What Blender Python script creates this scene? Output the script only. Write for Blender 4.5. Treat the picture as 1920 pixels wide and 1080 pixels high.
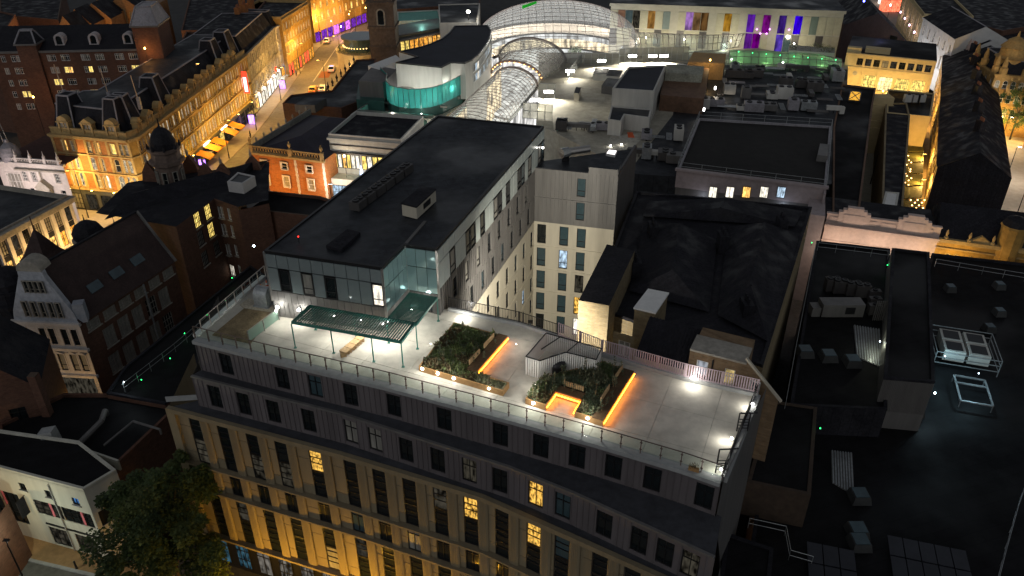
import bpy, math, random
from mathutils import Vector as V, Matrix
scene = bpy.context.scene
for o in list(bpy.data.objects): bpy.data.objects.remove(o)
R = random.Random(11)
# ---------------------------------------------------------------- camera
TH = math.radians(31.0); FPX = 1480.0; CAMH = 60.0
cam_d = bpy.data.cameras.new('camera'); cam = bpy.data.objects.new('camera', cam_d)
scene.collection.objects.link(cam); scene.camera = cam
cam.location = (0, 0, CAMH); cam.rotation_euler = (math.pi/2 - TH, 0, 0)
cam_d.sensor_width = 36; cam_d.lens = 36*FPX/1920; cam_d.clip_end = 6000; cam_d.clip_start = 0.5
# ---------------------------------------------------------------- night sky and moon
world = bpy.data.worlds.new('World'); scene.world = world; world.use_nodes = True
wn = world.node_tree.nodes; bg = wn['Background']
sky = wn.new('ShaderNodeTexSky'); sky.sky_type = 'NISHITA'; sky.sun_disc = False
SUN_EL, SUN_AZ = math.radians(35), math.radians(200)
sky.sun_elevation = SUN_EL; sky.sun_rotation = SUN_AZ
hs = wn.new('ShaderNodeHueSaturation'); hs.inputs['Saturation'].default_value = .25
world.node_tree.links.new(sky.outputs[0], hs.inputs['Color']); world.node_tree.links.new(hs.outputs[0], bg.inputs[0]); bg.inputs[1].default_value = 0.046
sd = bpy.data.lights.new('moon', 'SUN'); sd.energy = 0.02; sd.angle = math.radians(10); sd.color = (.8, .88, 1)
so = bpy.data.objects.new('moon', sd); scene.collection.objects.link(so)
so.rotation_euler = (math.pi/2 - SUN_EL, 0, math.pi - SUN_AZ)
scene.view_settings.view_transform = 'Standard'; scene.view_settings.look = 'None'
scene.view_settings.exposure = 0; scene.view_settings.gamma = 1
scene.render.engine = 'CYCLES'
cy = scene.cycles
cy.use_denoising = True; cy.max_bounces = 6; cy.diffuse_bounces = 2; cy.glossy_bounces = 3
cy.transmission_bounces = 4; cy.transparent_max_bounces = 12; cy.sample_clamp_indirect = 4
cy.use_light_tree = True; cy.caustics_reflective = False; cy.caustics_refractive = False
# ---------------------------------------------------------------- pixel -> place
_c, _s = math.cos(TH), math.sin(TH)
def ray(px, py):
    dx = (px-960)/FPX; dy = (540-py)/FPX
    return V((dx, _c+dy*_s, -_s+dy*_c))
def u(px, py, z):
    d = ray(px, py); t = (z-CAMH)/d.z
    return V((d.x*t, d.y*t, z))
def us(z, *pp): return [u(a, b, z) for a, b in pp]
class Wall:
    """vertical plane; P0 is its left end seen from outside"""
    def __init__(s, P0, P1):
        s.o = V((P0[0], P0[1])); e = V((P1[0], P1[1])); s.L = (e-s.o).length
        s.d = (e-s.o)/s.L; s.n = V((s.d.y, -s.d.x)); s.rz = math.atan2(s.d.y, s.d.x)
    def p(s, a, z, out=0.0):
        q = s.o + s.d*a + s.n*out
        return V((q.x, q.y, z))
    def hit(s, px, py):
        d = ray(px, py); t = (s.o.x*s.n.x + s.o.y*s.n.y)/(d.x*s.n.x + d.y*s.n.y)
        q = V((d.x*t, d.y*t)) - s.o
        return q.dot(s.d), CAMH + d.z*t
# ---------------------------------------------------------------- materials
MATS = {}
def mat(name, col, rough=.8, var=.25, scale=3.0, bump=0.0, metal=0.0, spec=.3, streak=False, det=6, laps=0):
    if name in MATS: return MATS[name]
    m = bpy.data.materials.new(name); m.use_nodes = True; nt = m.node_tree; b = nt.nodes['Principled BSDF']
    b.inputs['Roughness'].default_value = rough; b.inputs['Metallic'].default_value = metal
    b.inputs['Specular IOR Level'].default_value = spec
    tc = nt.nodes.new('ShaderNodeTexCoord'); mp = nt.nodes.new('ShaderNodeMapping')
    nt.links.new(tc.outputs['Object'], mp.inputs[0])
    if streak: mp.inputs['Scale'].default_value = (1, 1, .12)
    nz = nt.nodes.new('ShaderNodeTexNoise'); nz.inputs['Scale'].default_value = scale; nz.inputs['Detail'].default_value = det
    nz.inputs['Roughness'].default_value = .65
    nt.links.new(mp.outputs[0], nz.inputs['Vector'])
    rp = nt.nodes.new('ShaderNodeValToRGB'); e = rp.color_ramp.elements
    c = V(col[:3]); lo = c*(1-var); hi = c*(1+var)
    e[0].position = .3; e[1].position = .72; e[0].color = (*lo, 1); e[1].color = (*[min(x, .95) for x in hi], 1)
    nt.links.new(nz.outputs[0], rp.inputs[0])
    nz2 = nt.nodes.new('ShaderNodeTexNoise'); nz2.inputs['Scale'].default_value = scale*.13; nz2.inputs['Detail'].default_value = 3
    nt.links.new(mp.outputs[0], nz2.inputs['Vector'])
    mr = nt.nodes.new('ShaderNodeMapRange'); mr.inputs[1].default_value = .3; mr.inputs[2].default_value = .7
    mr.inputs[3].default_value = 1-var*.8; mr.inputs[4].default_value = 1+var*.5
    nt.links.new(nz2.outputs[0], mr.inputs[0])
    mx = nt.nodes.new('ShaderNodeVectorMath'); mx.operation = 'SCALE'
    nt.links.new(rp.outputs[0], mx.inputs[0]); nt.links.new(mr.outputs[0], mx.inputs['Scale'])
    nt.links.new(mx.outputs[0], b.inputs['Base Color'])
    if laps:
        # lapped sheets: fine lines every `laps` metres and patches of dull and damp surface
        wv = nt.nodes.new('ShaderNodeTexBrick'); wv.inputs['Scale'].default_value = 1; wv.inputs['Brick Width'].default_value = laps*7; wv.inputs['Row Height'].default_value = laps
        wv.inputs['Mortar Size'].default_value = .025*min(1, laps); wv.inputs['Color1'].default_value = (1, 1, 1, 1); wv.inputs['Color2'].default_value = (.8, .8, .82, 1); wv.inputs['Mortar'].default_value = (.45, .45, .5, 1)
        rt = nt.nodes.new('ShaderNodeMapping'); rt.inputs['Rotation'].default_value = (0, 0, -.32); nt.links.new(tc.outputs['Object'], rt.inputs[0]); nt.links.new(rt.outputs[0], wv.inputs['Vector'])
        ml = nt.nodes.new('ShaderNodeVectorMath'); ml.operation = 'MULTIPLY'; nt.links.new(mx.outputs[0], ml.inputs[0]); nt.links.new(wv.outputs[0], ml.inputs[1]); nt.links.new(ml.outputs[0], b.inputs['Base Color'])
        rm_ = nt.nodes.new('ShaderNodeMapRange'); rm_.inputs[1].default_value = .35; rm_.inputs[2].default_value = .6; rm_.inputs[3].default_value = max(.3, rough-.4); rm_.inputs[4].default_value = min(.95, rough+.1); nt.links.new(nz2.outputs[0], rm_.inputs[0]); nt.links.new(rm_.outputs[0], b.inputs['Roughness'])
    if bump:
        bp = nt.nodes.new('ShaderNodeBump'); bp.inputs['Strength'].default_value = bump; bp.inputs['Distance'].default_value = .03
        nt.links.new(nz.outputs[0], bp.inputs['Height']); nt.links.new(bp.outputs[0], b.inputs['Normal'])
    MATS[name] = m; return m
def emit(name, col, st, var=0.0, scale=1.5):
    if name in MATS: return MATS[name]
    m = bpy.data.materials.new(name); m.use_nodes = True; nt = m.node_tree
    nt.nodes.remove(nt.nodes['Principled BSDF']); e = nt.nodes.new('ShaderNodeEmission')
    e.inputs[0].default_value = (*col, 1); e.inputs[1].default_value = st
    nt.links.new(e.outputs[0], nt.nodes['Material Output'].inputs[0])
    if var:
        tc = nt.nodes.new('ShaderNodeTexCoord'); oi = nt.nodes.new('ShaderNodeObjectInfo')
        ad = nt.nodes.new('ShaderNodeVectorMath'); ad.operation = 'MULTIPLY_ADD'
        ad.inputs[1].default_value = (2.2, 2.2, .9)
        nt.links.new(tc.outputs['Object'], ad.inputs[0])
        cm = nt.nodes.new('ShaderNodeMath'); cm.operation = 'MULTIPLY'; cm.inputs[1].default_value = 47
        nt.links.new(oi.outputs['Random'], cm.inputs[0]); nt.links.new(cm.outputs[0], ad.inputs[2])
        nz = nt.nodes.new('ShaderNodeTexNoise'); nz.inputs['Scale'].default_value = scale; nz.inputs['Detail'].default_value = 3
        nt.links.new(ad.outputs[0], nz.inputs['Vector'])
        mr = nt.nodes.new('ShaderNodeMapRange'); mr.inputs[1].default_value = .35; mr.inputs[2].default_value = .65
        mr.inputs[3].default_value = st*(1-var); mr.inputs[4].default_value = st*(1+var)
        nt.links.new(nz.outputs[0], mr.inputs[0]); nt.links.new(mr.outputs[0], e.inputs[1])
    MATS[name] = m; return m
def glass(name, tint, mixf=.12, rough=.02, dens=None):
    """thin clear sheet: mostly transparent with a coat of reflection; dens adds a tinted film"""
    if name in MATS: return MATS[name]
    m = bpy.data.materials.new(name); m.use_nodes = True; nt = m.node_tree; nt.nodes.remove(nt.nodes['Principled BSDF'])
    tr = nt.nodes.new('ShaderNodeBsdfTransparent'); tr.inputs[0].default_value = (*tint, 1)
    gl = nt.nodes.new('ShaderNodeBsdfGlossy'); gl.inputs['Roughness'].default_value = rough
    fr = nt.nodes.new('ShaderNodeLayerWeight'); pw = nt.nodes.new('ShaderNodeMath'); pw.operation = 'POWER'; pw.inputs[1].default_value = 4
    nt.links.new(fr.outputs['Facing'], pw.inputs[0])
    ma = nt.nodes.new('ShaderNodeMath'); ma.operation = 'MULTIPLY_ADD'; ma.inputs[1].default_value = .4; ma.inputs[2].default_value = mixf*.35; nt.links.new(pw.outputs[0], ma.inputs[0])
    mx = nt.nodes.new('ShaderNodeMixShader'); nt.links.new(ma.outputs[0], mx.inputs[0])
    nt.links.new(tr.outputs[0], mx.inputs[1]); nt.links.new(gl.outputs[0], mx.inputs[2])
    out = mx
    if dens:
        df = nt.nodes.new('ShaderNodeBsdfDiffuse'); df.inputs[0].default_value = (*dens[0], 1)
        tl = nt.nodes.new('ShaderNodeBsdfTranslucent'); tl.inputs[0].default_value = (*dens[0], 1)
        m3 = nt.nodes.new('ShaderNodeMixShader'); m3.inputs[0].default_value = .5
        nt.links.new(df.outputs[0], m3.inputs[1]); nt.links.new(tl.outputs[0], m3.inputs[2])
        m2 = nt.nodes.new('ShaderNodeMixShader'); m2.inputs[0].default_value = dens[1]
        nt.links.new(mx.outputs[0], m2.inputs[1]); nt.links.new(m3.outputs[0], m2.inputs[2]); out = m2
    nt.links.new(out.outputs[0], nt.nodes['Material Output'].inputs[0])
    MATS[name] = m; return m
def brickmat(name, c1, c2, mortar, scale=1.0):
    if name in MATS: return MATS[name]
    m = mat(name, c1, .85, .22, 2.0); nt = m.node_tree; b = nt.nodes['Principled BSDF']
    src = b.inputs['Base Color'].links[0].from_socket
    ge = nt.nodes.new('ShaderNodeNewGeometry'); tc = nt.nodes.new('ShaderNodeTexCoord'); sp = nt.nodes.new('ShaderNodeSeparateXYZ'); nt.links.new(tc.outputs['Object'], sp.inputs[0])
    ad = nt.nodes.new('ShaderNodeMath'); nt.links.new(sp.outputs[0], ad.inputs[0]); nt.links.new(sp.outputs[1], ad.inputs[1])
    cb = nt.nodes.new('ShaderNodeCombineXYZ'); nt.links.new(ad.outputs[0], cb.inputs[0]); nt.links.new(sp.outputs[2], cb.inputs[1])
    bk = nt.nodes.new('ShaderNodeTexBrick'); bk.inputs['Scale'].default_value = scale
    bk.inputs['Color1'].default_value = (1, 1, 1, 1); bk.inputs['Color2'].default_value = (.72, .7, .68, 1)
    bk.inputs['Mortar'].default_value = (*[a/b_ for a, b_ in zip(mortar, c1)], 1)
    bk.inputs['Brick Width'].default_value = .45; bk.inputs['Row Height'].default_value = .15; bk.inputs['Mortar Size'].default_value = .015
    nt.links.new(cb.outputs[0], bk.inputs['Vector'])
    mu = nt.nodes.new('ShaderNodeVectorMath'); mu.operation = 'MULTIPLY'
    nt.links.new(src, mu.inputs[0]); nt.links.new(bk.outputs[0], mu.inputs[1]); nt.links.new(mu.outputs[0], b.inputs['Base Color'])
    return m
def leafmat(name, col):
    m = mat(name, col, .6, .4, 4); nt = m.node_tree; b = nt.nodes['Principled BSDF']; src = b.inputs['Base Color'].links[0].from_socket
    tl = nt.nodes.new('ShaderNodeBsdfTranslucent'); mx = nt.nodes.new('ShaderNodeMixShader'); mx.inputs[0].default_value = .45
    nt.links.new(src, tl.inputs[0]); nt.links.new(b.outputs[0], mx.inputs[1]); nt.links.new(tl.outputs[0], mx.inputs[2]); nt.links.new(mx.outputs[0], nt.nodes['Material Output'].inputs[0]); return m
roofblk = mat('roof_membrane', (.036, .040, .046), .75, .45, 1.2, .3, laps=1.1)
slate = mat('slate', (.024, .024, .029), .85, .4, 4, .5, spec=.12, laps=.35)
leadm = mat('lead', (.26, .25, .27), .5, .25, 3)
zinc = mat('zinc', (.15, .145, .14), .5, .18, 1.2, 0, .2, streak=True)
zincd = mat('zinc_dark', (.085, .08, .078), .5, .2, 1.2, 0, .2, streak=True)
zincp = mat('zinc_plum', (.135, .12, .125), .5, .2, 1.0, 0, .15, streak=True)
cream = mat('cream_render', (.50, .46, .37), .85, .1, 1.5, .15, streak=True)
conc = mat('deck_concrete', (.49, .465, .405), .75, .2, .8, .2)
stoneD = mat('parapet_stone', (.30, .31, .31), .8, .15, 2, .2)
precast = mat('precast_panel', (.20, .165, .105), .8, .13, 1.8, .2, streak=True)
ledge = mat('ledge_membrane', (.05, .052, .06), .7, .3, 1.5)
darkm = mat('dark_metal', (.03, .03, .032), .4, .1, 3, 0, .5)
steel = mat('steel', (.35, .34, .33), .35, .1, 5, 0, .8)
galv = mat('galvanised', (.32, .34, .35), .45, .25, 4, 0, .5)
whitep = mat('white_paint', (.72, .72, .70), .6, .08, 2)
offw = mat('offwhite_clad', (.5, .49, .45), .7, .12, 1.5, streak=True)
teal = mat('teal_paint', (.05, .2, .165), .45, .12, 3)
timber = mat('timber', (.42, .28, .14), .7, .3, 6, .2)
soil = mat('soil', (.045, .033, .022), .95, .4, 4, .6)
gravel = mat('gravel', (.20, .15, .085), .95, .45, 9, 1.0, det=10)
pglass = mat('window_glass', (.012, .016, .018), .08, .5, .6, spec=.6)
pglassb = mat('window_glass_blue', (.05, .085, .10), .12, .35, .5, spec=.6)
curtain = mat('curtain_pane', (.30, .29, .26), .35, .45, 2.5, streak=True, spec=.5)
stoneY = mat('hotel_stone', (.38, .27, .12), .85, .25, 2.2, .4)
stoneG = mat('grey_stone', (.30, .28, .24), .85, .28, 2.2, .4)
stoneW = mat('white_faience', (.56, .52, .49), .55, .15, 2.0, .2)
hbrick = brickmat('hotel_brick', (.36, .125, .03), (0, 0, 0), (.3, .2, .1))
rbrick = brickmat('red_brick', (.42, .13, .03), (0, 0, 0), (.3, .2, .1))
dbrick = brickmat('dark_brick', (.13, .06, .04), (0, 0, 0), (.1, .07, .05))
ybrick = brickmat('buff_brick', (.26, .20, .11), (0, 0, 0), (.2, .17, .12))
asph = mat('asphalt', (.05, .05, .05), .85, .3, 2.5, .3)
pave = mat('paving', (.24, .22, .19), .85, .22, 1.5, .2)
L_warm = emit('lit_warm', (1, .55, .14), 1.3, .8)
L_yel = emit('lit_yellow', (1, .72, .18), 1.2, .6)
L_org = emit('lit_orange', (1, .42, .06), 1.2, .7)
L_whi = emit('lit_white', (1, .93, .78), 1.2, .5)
L_cool = emit('lit_cool', (.6, .8, 1), .7, .7)
L_room = emit('lit_room', (1, .55, .1), .75, .9, 3)
L_dim = emit('lit_dim', (.9, .8, .6), .03, .9)
lampW = emit('lamp_white', (1, .97, .9), 30)
lampO = emit('lamp_orange', (1, .55, .12), 25)
# ---------------------------------------------------------------- mesh building
COL = scene.collection
class MB:
    def __init__(s): s.v = []; s.f = []; s.m = []
    def poly(s, pts, m=0):
        n = len(s.v); s.v += [tuple(p) for p in pts]; s.f.append(tuple(range(n, n+len(pts)))); s.m.append(m)
    def prism(s, pts, z0, z1, m=0, mt=None, top=True, bot=False):
        a = [(p[0], p[1], z0) for p in pts]; b = [(p[0], p[1], z1) for p in pts]; k = len(pts)
        for i in range(k): s.poly([a[i], a[(i+1) % k], b[(i+1) % k], b[i]], m)
        if top: s.poly(b, m if mt is None else mt)
        if bot: s.poly(a[::-1], m)
        return s
    def hexa(s, q, m=0):
        """8 points: bottom 4, top 4"""
        for f in ((0, 1, 5, 4), (1, 2, 6, 5), (2, 3, 7, 6), (3, 0, 4, 7), (4, 5, 6, 7), (3, 2, 1, 0)):
            s.poly([q[i] for i in f], m)
        return s
    def box(s, x0, x1, y0, y1, z0, z1, m=0):
        return s.hexa([(x0, y0, z0), (x1, y0, z0), (x1, y1, z0), (x0, y1, z0), (x0, y0, z1), (x1, y0, z1), (x1, y1, z1), (x0, y1, z1)], m)
    def wbox(s, W, a0, a1, z0, z1, o0, o1, m=0):
        """box on a wall: along a, height z, outward o"""
        return s.hexa([W.p(a0, z0, o1), W.p(a1, z0, o1), W.p(a1, z0, o0), W.p(a0, z0, o0), W.p(a0, z1, o1), W.p(a1, z1, o1), W.p(a1, z1, o0), W.p(a0, z1, o0)], m)
    def beam(s, a, b, w, h=None, m=0):
        a = V(a); b = V(b); h = h or w; d = (b-a).normalized()
        x = d.cross(V((0, 0, 1)));
        if x.length < 1e-4: x = V((1, 0, 0))
        x.normalize(); y = x.cross(d).normalized(); x *= w/2; y *= h/2
        return s.hexa([a-x-y, b-x-y, b+x-y, a+x-y, a-x+y, b-x+y, b+x+y, a+x+y], m)
    def tube(s, a, b, r, n=6, m=0, r2=None):
        a = V(a); b = V(b); d = (b-a).normalized(); r2 = r if r2 is None else r2
        x = d.cross(V((0, 0, 1)));
        if x.length < 1e-4: x = V((1, 0, 0))
        x.normalize(); y = x.cross(d)
        A = [a+(x*math.cos(2*math.pi*i/n)+y*math.sin(2*math.pi*i/n))*r for i in range(n)]
        B = [b+(x*math.cos(2*math.pi*i/n)+y*math.sin(2*math.pi*i/n))*r2 for i in range(n)]
        for i in range(n): s.poly([A[i], A[(i+1) % n], B[(i+1) % n], B[i]], m)
        s.poly(B, m); s.poly(A[::-1], m); return s
    def lathe(s, prof, c=(0, 0, 0), n=10, m=0, a0=0.0):
        rings = [[(c[0]+r*math.cos(a0+2*math.pi*i/n), c[1]+r*math.sin(a0+2*math.pi*i/n), c[2]+z) for i in range(n)] for r, z in prof]
        for A, B in zip(rings, rings[1:]):
            for i in range(n): s.poly([A[i], A[(i+1) % n], B[(i+1) % n], B[i]], m)
        s.poly(rings[-1], m); s.poly(rings[0][::-1], m); return s
    def mesh(s, name, mats, smooth=False):
        me = bpy.data.meshes.new(name); me.from_pydata(s.v, [], s.f)
        for x in (mats if isinstance(mats, (list, tuple)) else [mats]): me.materials.append(x)
        if any(s.m): me.polygons.foreach_set('material_index', s.m)
        if smooth: me.polygons.foreach_set('use_smooth', [True]*len(s.f))
        me.update(); return me
    def build(s, name, mats, parent=None, smooth=False, **kw):
        return put(name, s.mesh(name, mats, smooth), parent, **kw)
def put(name, me, parent=None, loc=None, rz=0, kind=None, label=None):
    o = bpy.data.objects.new(name, me); COL.objects.link(o)
    if parent is not None:
        o.parent = parent
        if loc is None or parent.type == 'EMPTY': o.matrix_parent_inverse = Matrix.Translation(-parent.location)
    if loc is not None: o.location = loc
    if rz: o.rotation_euler.z = rz
    if kind: o['kind'] = kind
    if label: o['label'] = label
    return o
def tag(o, label, cat, group=None):
    o['label'] = label; o['category'] = cat
    if group: o['group'] = group
    return o
def thing(name, label, cat, loc=(0, 0, 0), group=None):
    o = bpy.data.objects.new(name, None); COL.objects.link(o); o.location = (loc[0], loc[1], loc[2])
    o.empty_display_size = .5
    return tag(o, label, cat, group)
def struct(name, mb, m, parent=None):
    o = mb.build(name, m, parent)
    if parent is None: o['kind'] = 'structure'
    return o
def light(kind, name, loc, power, col, parent=None, size=.25, target=None, spot=None, blend=.6):
    d = bpy.data.lights.new(name, kind); d.energy = power; d.color = col
    if kind in ('POINT', 'SPOT'): d.shadow_soft_size = size
    if kind == 'AREA': d.size = size
    o = bpy.data.objects.new(name, d); COL.objects.link(o); o.location = loc
    if target is not None: o.rotation_euler = (V(target)-V(loc)).to_track_quat('-Z', 'Y').to_euler()
    if spot: d.spot_size = math.radians(spot); d.spot_blend = blend
    if parent is not None:
        o.parent = parent; o.matrix_parent_inverse = Matrix.Translation(-parent.location)
        if name in ('front_fill', 'facade_fill', 'purple_glow', 'church_fill', 'wall_fill', 'panel_fill', 'shop_light', 'terrace_glow', 'restaurant_light', 'stair_light', 'blue_glow'):  # lights with no fixture of their own, mostly fill for building fronts
            q = V(loc); k = MB(); k.tube((q.x, q.y, parent.location.z), q+V((0, 0, .75)), .05, 5); k.build('lamp_post', darkm, parent)  # invented post under the bare light
            k = MB(); k.lathe([(.06, .55), (.16, .62), (.12, .85), (.03, .95)], q, 8); k.build('lantern', lampO if col[2] < .4 else lampW, parent)  # invented lantern body, added so the bare light has a source
    return o
ORD = ['first', 'second', 'third', 'fourth', 'fifth', 'sixth', 'seventh', 'eighth', 'ninth', 'tenth', 'eleventh', 'twelfth', 'thirteenth', 'fourteenth', 'fifteenth', 'sixteenth', 'seventeenth', 'eighteenth']
# ---------------------------------------------------------------- windows and facades
WIN = {}
def win_mesh(w, h, bars='c', arch=False, sur=0.0, sill=False, fw=.07, split=False):
    key = (round(w, 2), round(h, 2), bars, arch, sur, sill, fw, split)
    if key in WIN: return WIN[key]
    f = MB(); p = MB() if split else f
    pm = 0 if split else 1
    y0, y1, yp = .06, .17, .14
    def arc(r, zc, n=8): return [(-r*math.cos(math.pi*i/n), zc+r*math.sin(math.pi*i/n)) for i in range(n+1)]
    if arch:
        r = w/2; hs = h - r
        pts = [(-r, 0), (r, 0)] + [(x, z) for x, z in arc(r, hs)][::-1]
        p.poly([(x, yp, z) for x, z in pts], pm)
        a, b = arc(r, hs), arc(r-fw, hs)
        for i in range(8):
            f.poly([(a[i][0], y0, a[i][1]), (a[i+1][0], y0, a[i+1][1]), (b[i+1][0], y0, b[i+1][1]), (b[i][0], y0, b[i][1])])
        top = h - r
        # spandrels closing the square opening
        for sgn in (-1, 1):
            half = [q for q in a if q[0]*sgn >= -1e-6]
            half = half if sgn < 0 else half[::-1]
            f.poly([(sgn*r, .02, h)] + [(x, .02, z) for x, z in half], 2)
        if sur:
            c = arc(r+sur, hs); 
            for i in range(8):
                q = [(a[i][0], a[i][1]), (a[i+1][0], a[i+1][1]), (c[i+1][0], c[i+1][1]), (c[i][0], c[i][1])]
                f.poly([(x, -.07, z) for x, z in q], 2)
                f.poly([(a[i][0], -.07, a[i][1]), (a[i+1][0], -.07, a[i+1][1]), (a[i+1][0], .05, a[i+1][1]), (a[i][0], .05, a[i][1])], 2)
                f.poly([(c[i][0], -.07, c[i][1]), (c[i+1][0], -.07, c[i+1][1]), (c[i+1][0], .0, c[i+1][1]), (c[i][0], .0, c[i][1])], 2)
    else:
        top = h
        p.poly([(-w/2, yp, 0), (w/2, yp, 0), (w/2, yp, h), (-w/2, yp, h)], pm)
        f.box(-w/2, w/2, y0, y1, h-fw, h)
        if sur: f.box(-w/2-sur, w/2+sur, -.06, .05, h, h+sur, 2)
    f.box(-w/2, w/2, y0, y1, 0, fw)
    for sg in (-1, 1):
        f.box(min(sg*w/2, sg*(w/2-fw)), max(sg*w/2, sg*(w/2-fw)), y0, y1, fw, top-(0 if arch else fw))
        if sur: f.box(min(sg*w/2, sg*(w/2+sur)), max(sg*w/2, sg*(w/2+sur)), -.06, .05, 0, top, 2)
    iz0, iz1 = fw, top-(0 if arch else fw); yb0, yb1 = y0+.01, y1-.01
    def vb(x): f.box(x-fw*.35, x+fw*.35, yb0, yb1, iz0, iz1 + (w*.4 if arch else 0)*(1-abs(x)*2/w))
    def hb(z): f.box(-w/2+fw, w/2-fw, yb0+.004, yb1+.004, z-fw*.35, z+fw*.35)
    if bars == 's': hb(h*.5)
    elif bars == 'c': vb(0); hb(top*.68)
    elif bars == 't': hb(top*.3)
    elif bars == 'v': vb(0)
    elif bars == 'g':
        vb(-w/6); vb(w/6); hb(h/3); hb(h*2/3)
    elif bars == 'G':
        for k in range(1, 4): vb(-w/2+w*k/4)
        for k in range(1, 3): hb(h*k/3)
    elif bars == 'tall':
        hb(h*.33); hb(h*.55); hb(h*.8)
    if sill: f.box(-w/2-.12, w/2+.12, -.14, .05, -.14, 0, 2)
    res = (f, p if split else None)
    key_f = (f, p)
    WIN[key] = key_f if split else (f, None)
    return WIN[key]
WMESH = {}
def window(root, W, a, z, w, h, style=('c', False, 0, False), pane=None, frame=None, trim=None, split=False, name='window', out=0.0):
    pane = pane or pglass; frame = frame or whitep; trim = trim or stoneG
    bars, arch, sur, sill = style
    key = (round(w, 2), round(h, 2), style, split, frame.name, trim.name)
    if key not in WMESH:
        f, p = win_mesh(round(w, 2), round(h, 2), bars, arch, sur, sill, .07 if w > .7 else .05, split)
        WMESH[key] = (f.mesh(name, [frame, pane, trim]), p.mesh('pane', [pane]) if p else None)
    fm, pm = WMESH[key]
    o = put(name, fm, root, loc=W.p(a, z, out), rz=W.rz)
    if split:
        c = bpy.data.objects.new('pane', pm); COL.objects.link(c); c.parent = o
        c.material_slots[0].link = 'OBJECT'; c.material_slots[0].material = pane
    else:
        o.material_slots[1].link = 'OBJECT'; o.material_slots[1].material = pane
    return o
def holed(mb, W, z0, z1, holes, a0=0.0, a1=None, depth=.2, m=0, out=0.0):
    """wall sheet with rectangular openings and reveals; holes (a0,a1,z0,z1)"""
    a1 = W.L if a1 is None else a1
    hs = [(max(h[0], a0), min(h[1], a1), max(h[2], z0), min(h[3], z1)) for h in holes]
    hs = [h for h in hs if h[1]-h[0] > .01 and h[3]-h[2] > .01]
    zs = sorted({z0, z1, *[h[2] for h in hs], *[h[3] for h in hs]})
    for za, zb in zip(zs, zs[1:]):
        if zb-za < 1e-5: continue
        row = sorted([h for h in hs if h[2] <= za+1e-6 and h[3] >= zb-1e-6])
        x = a0
        for h in row:
            if h[0] > x+1e-6: mb.poly([W.p(x, za, out), W.p(h[0], za, out), W.p(h[0], zb, out), W.p(x, zb, out)], m)
            x = max(x, h[1])
        if x < a1-1e-6: mb.poly([W.p(x, za, out), W.p(a1, za, out), W.p(a1, zb, out), W.p(x, zb, out)], m)
    for h in hs:
        for (p, q) in (((h[0], h[2]), (h[1], h[2])), ((h[0], h[3]), (h[1], h[3])), ((h[0], h[2]), (h[0], h[3])), ((h[1], h[2]), (h[1], h[3]))):
            mb.poly([W.p(p[0], p[1], out), W.p(q[0], q[1], out), W.p(q[0], q[1], out-depth), W.p(p[0], p[1], out-depth)], m)
def facade(root, W, z0, z1, wins, wm, a0=0.0, a1=None, name='wall', **kw):
    """wins: list of dict(a,z,w,h,style,pane)"""
    mb = MB()
    holed(mb, W, z0, z1, [(d['a']-d['w']/2, d['a']+d['w']/2, d['z'], d['z']+d['h']) for d in wins], a0, a1)
    o = mb.build(name, wm, root)
    for d in wins:
        window(root, W, d['a'], d['z'], d['w'], d['h'], d.get('style', kw.get('style', ('c', False, 0, False))), d.get('pane', kw.get('pane')), kw.get('frame'), kw.get('trim'), kw.get('split', False))
    return o
def pick(*opts):
    """weighted choice of pane material: (mat, weight)..."""
    t = sum(w for _, w in opts); x = R.random()*t
    for m, w in opts:
        x -= w
        if x <= 0: return m
    return opts[-1][0]
def center(pts):
    return V((sum(p[0] for p in pts)/len(pts), sum(p[1] for p in pts)/len(pts), 0))
def inset(pts, d):
    """shrink a convex/concave xy polygon (ccw or cw) by d along edge normals"""
    n = len(pts); out = []
    A = sum(pts[i][0]*pts[(i+1) % n][1]-pts[(i+1) % n][0]*pts[i][1] for i in range(n)); sg = 1 if A > 0 else -1
    for i in range(n):
        p0, p1, p2 = V(pts[i-1][:2]), V(pts[i][:2]), V(pts[(i+1) % n][:2])
        e1 = (p1-p0).normalized(); e2 = (p2-p1).normalized()
        n1 = V((-e1.y, e1.x))*sg; n2 = V((-e2.y, e2.x))*sg
        b = (n1+n2); k = max(.35, b.length_squared/2); q = p1 + b*(d/k)/1.0
        out.append((q.x, q.y))
    return out
def parapet(mb, pts, z0, z1, t=.3, m=0):
    ins = inset(pts, t); n = len(pts)
    for i in range(n):
        j = (i+1) % n
        a, b, c, d = pts[i], pts[j], ins[j], ins[i]
        mb.poly([(a[0], a[1], z0), (b[0], b[1], z0), (b[0], b[1], z1), (a[0], a[1], z1)], m)
        mb.poly([(a[0], a[1], z1), (b[0], b[1], z1), (c[0], c[1], z1), (d[0], d[1], z1)], m)
        mb.poly([(d[0], d[1], z0), (c[0], c[1], z0), (c[0], c[1], z1), (d[0], d[1], z1)], m)
def block(name, label, cat, pts, zt, z0=0.0, wm=None, rm=None, par=.4, pm=None, group=None, walls=True):
    """flat-roofed building: wall, roof, parapet"""
    c = center(pts); t = thing(name, label, cat, (c.x, c.y, z0), group)
    wm = wm or dbrick; rm = rm or roofblk
    if walls: MB().prism(pts, z0, zt, 0, top=False).build('wall', wm, t)
    r = MB(); r.poly([(p[0], p[1], zt) for p in inset(pts, .03)]); r.build('roof', rm, t)
    if par:
        p = MB(); parapet(p, pts, zt, zt+par, .3); p.build('parapet', pm or wm, t)
    return t
# ================================================================ ground
g = MB(); g.poly([(-1500, -300, 0), (1500, -300, 0), (1500, 2500, 0), (-1500, 2500, 0)])
struct('ground', g, asph)
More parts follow.
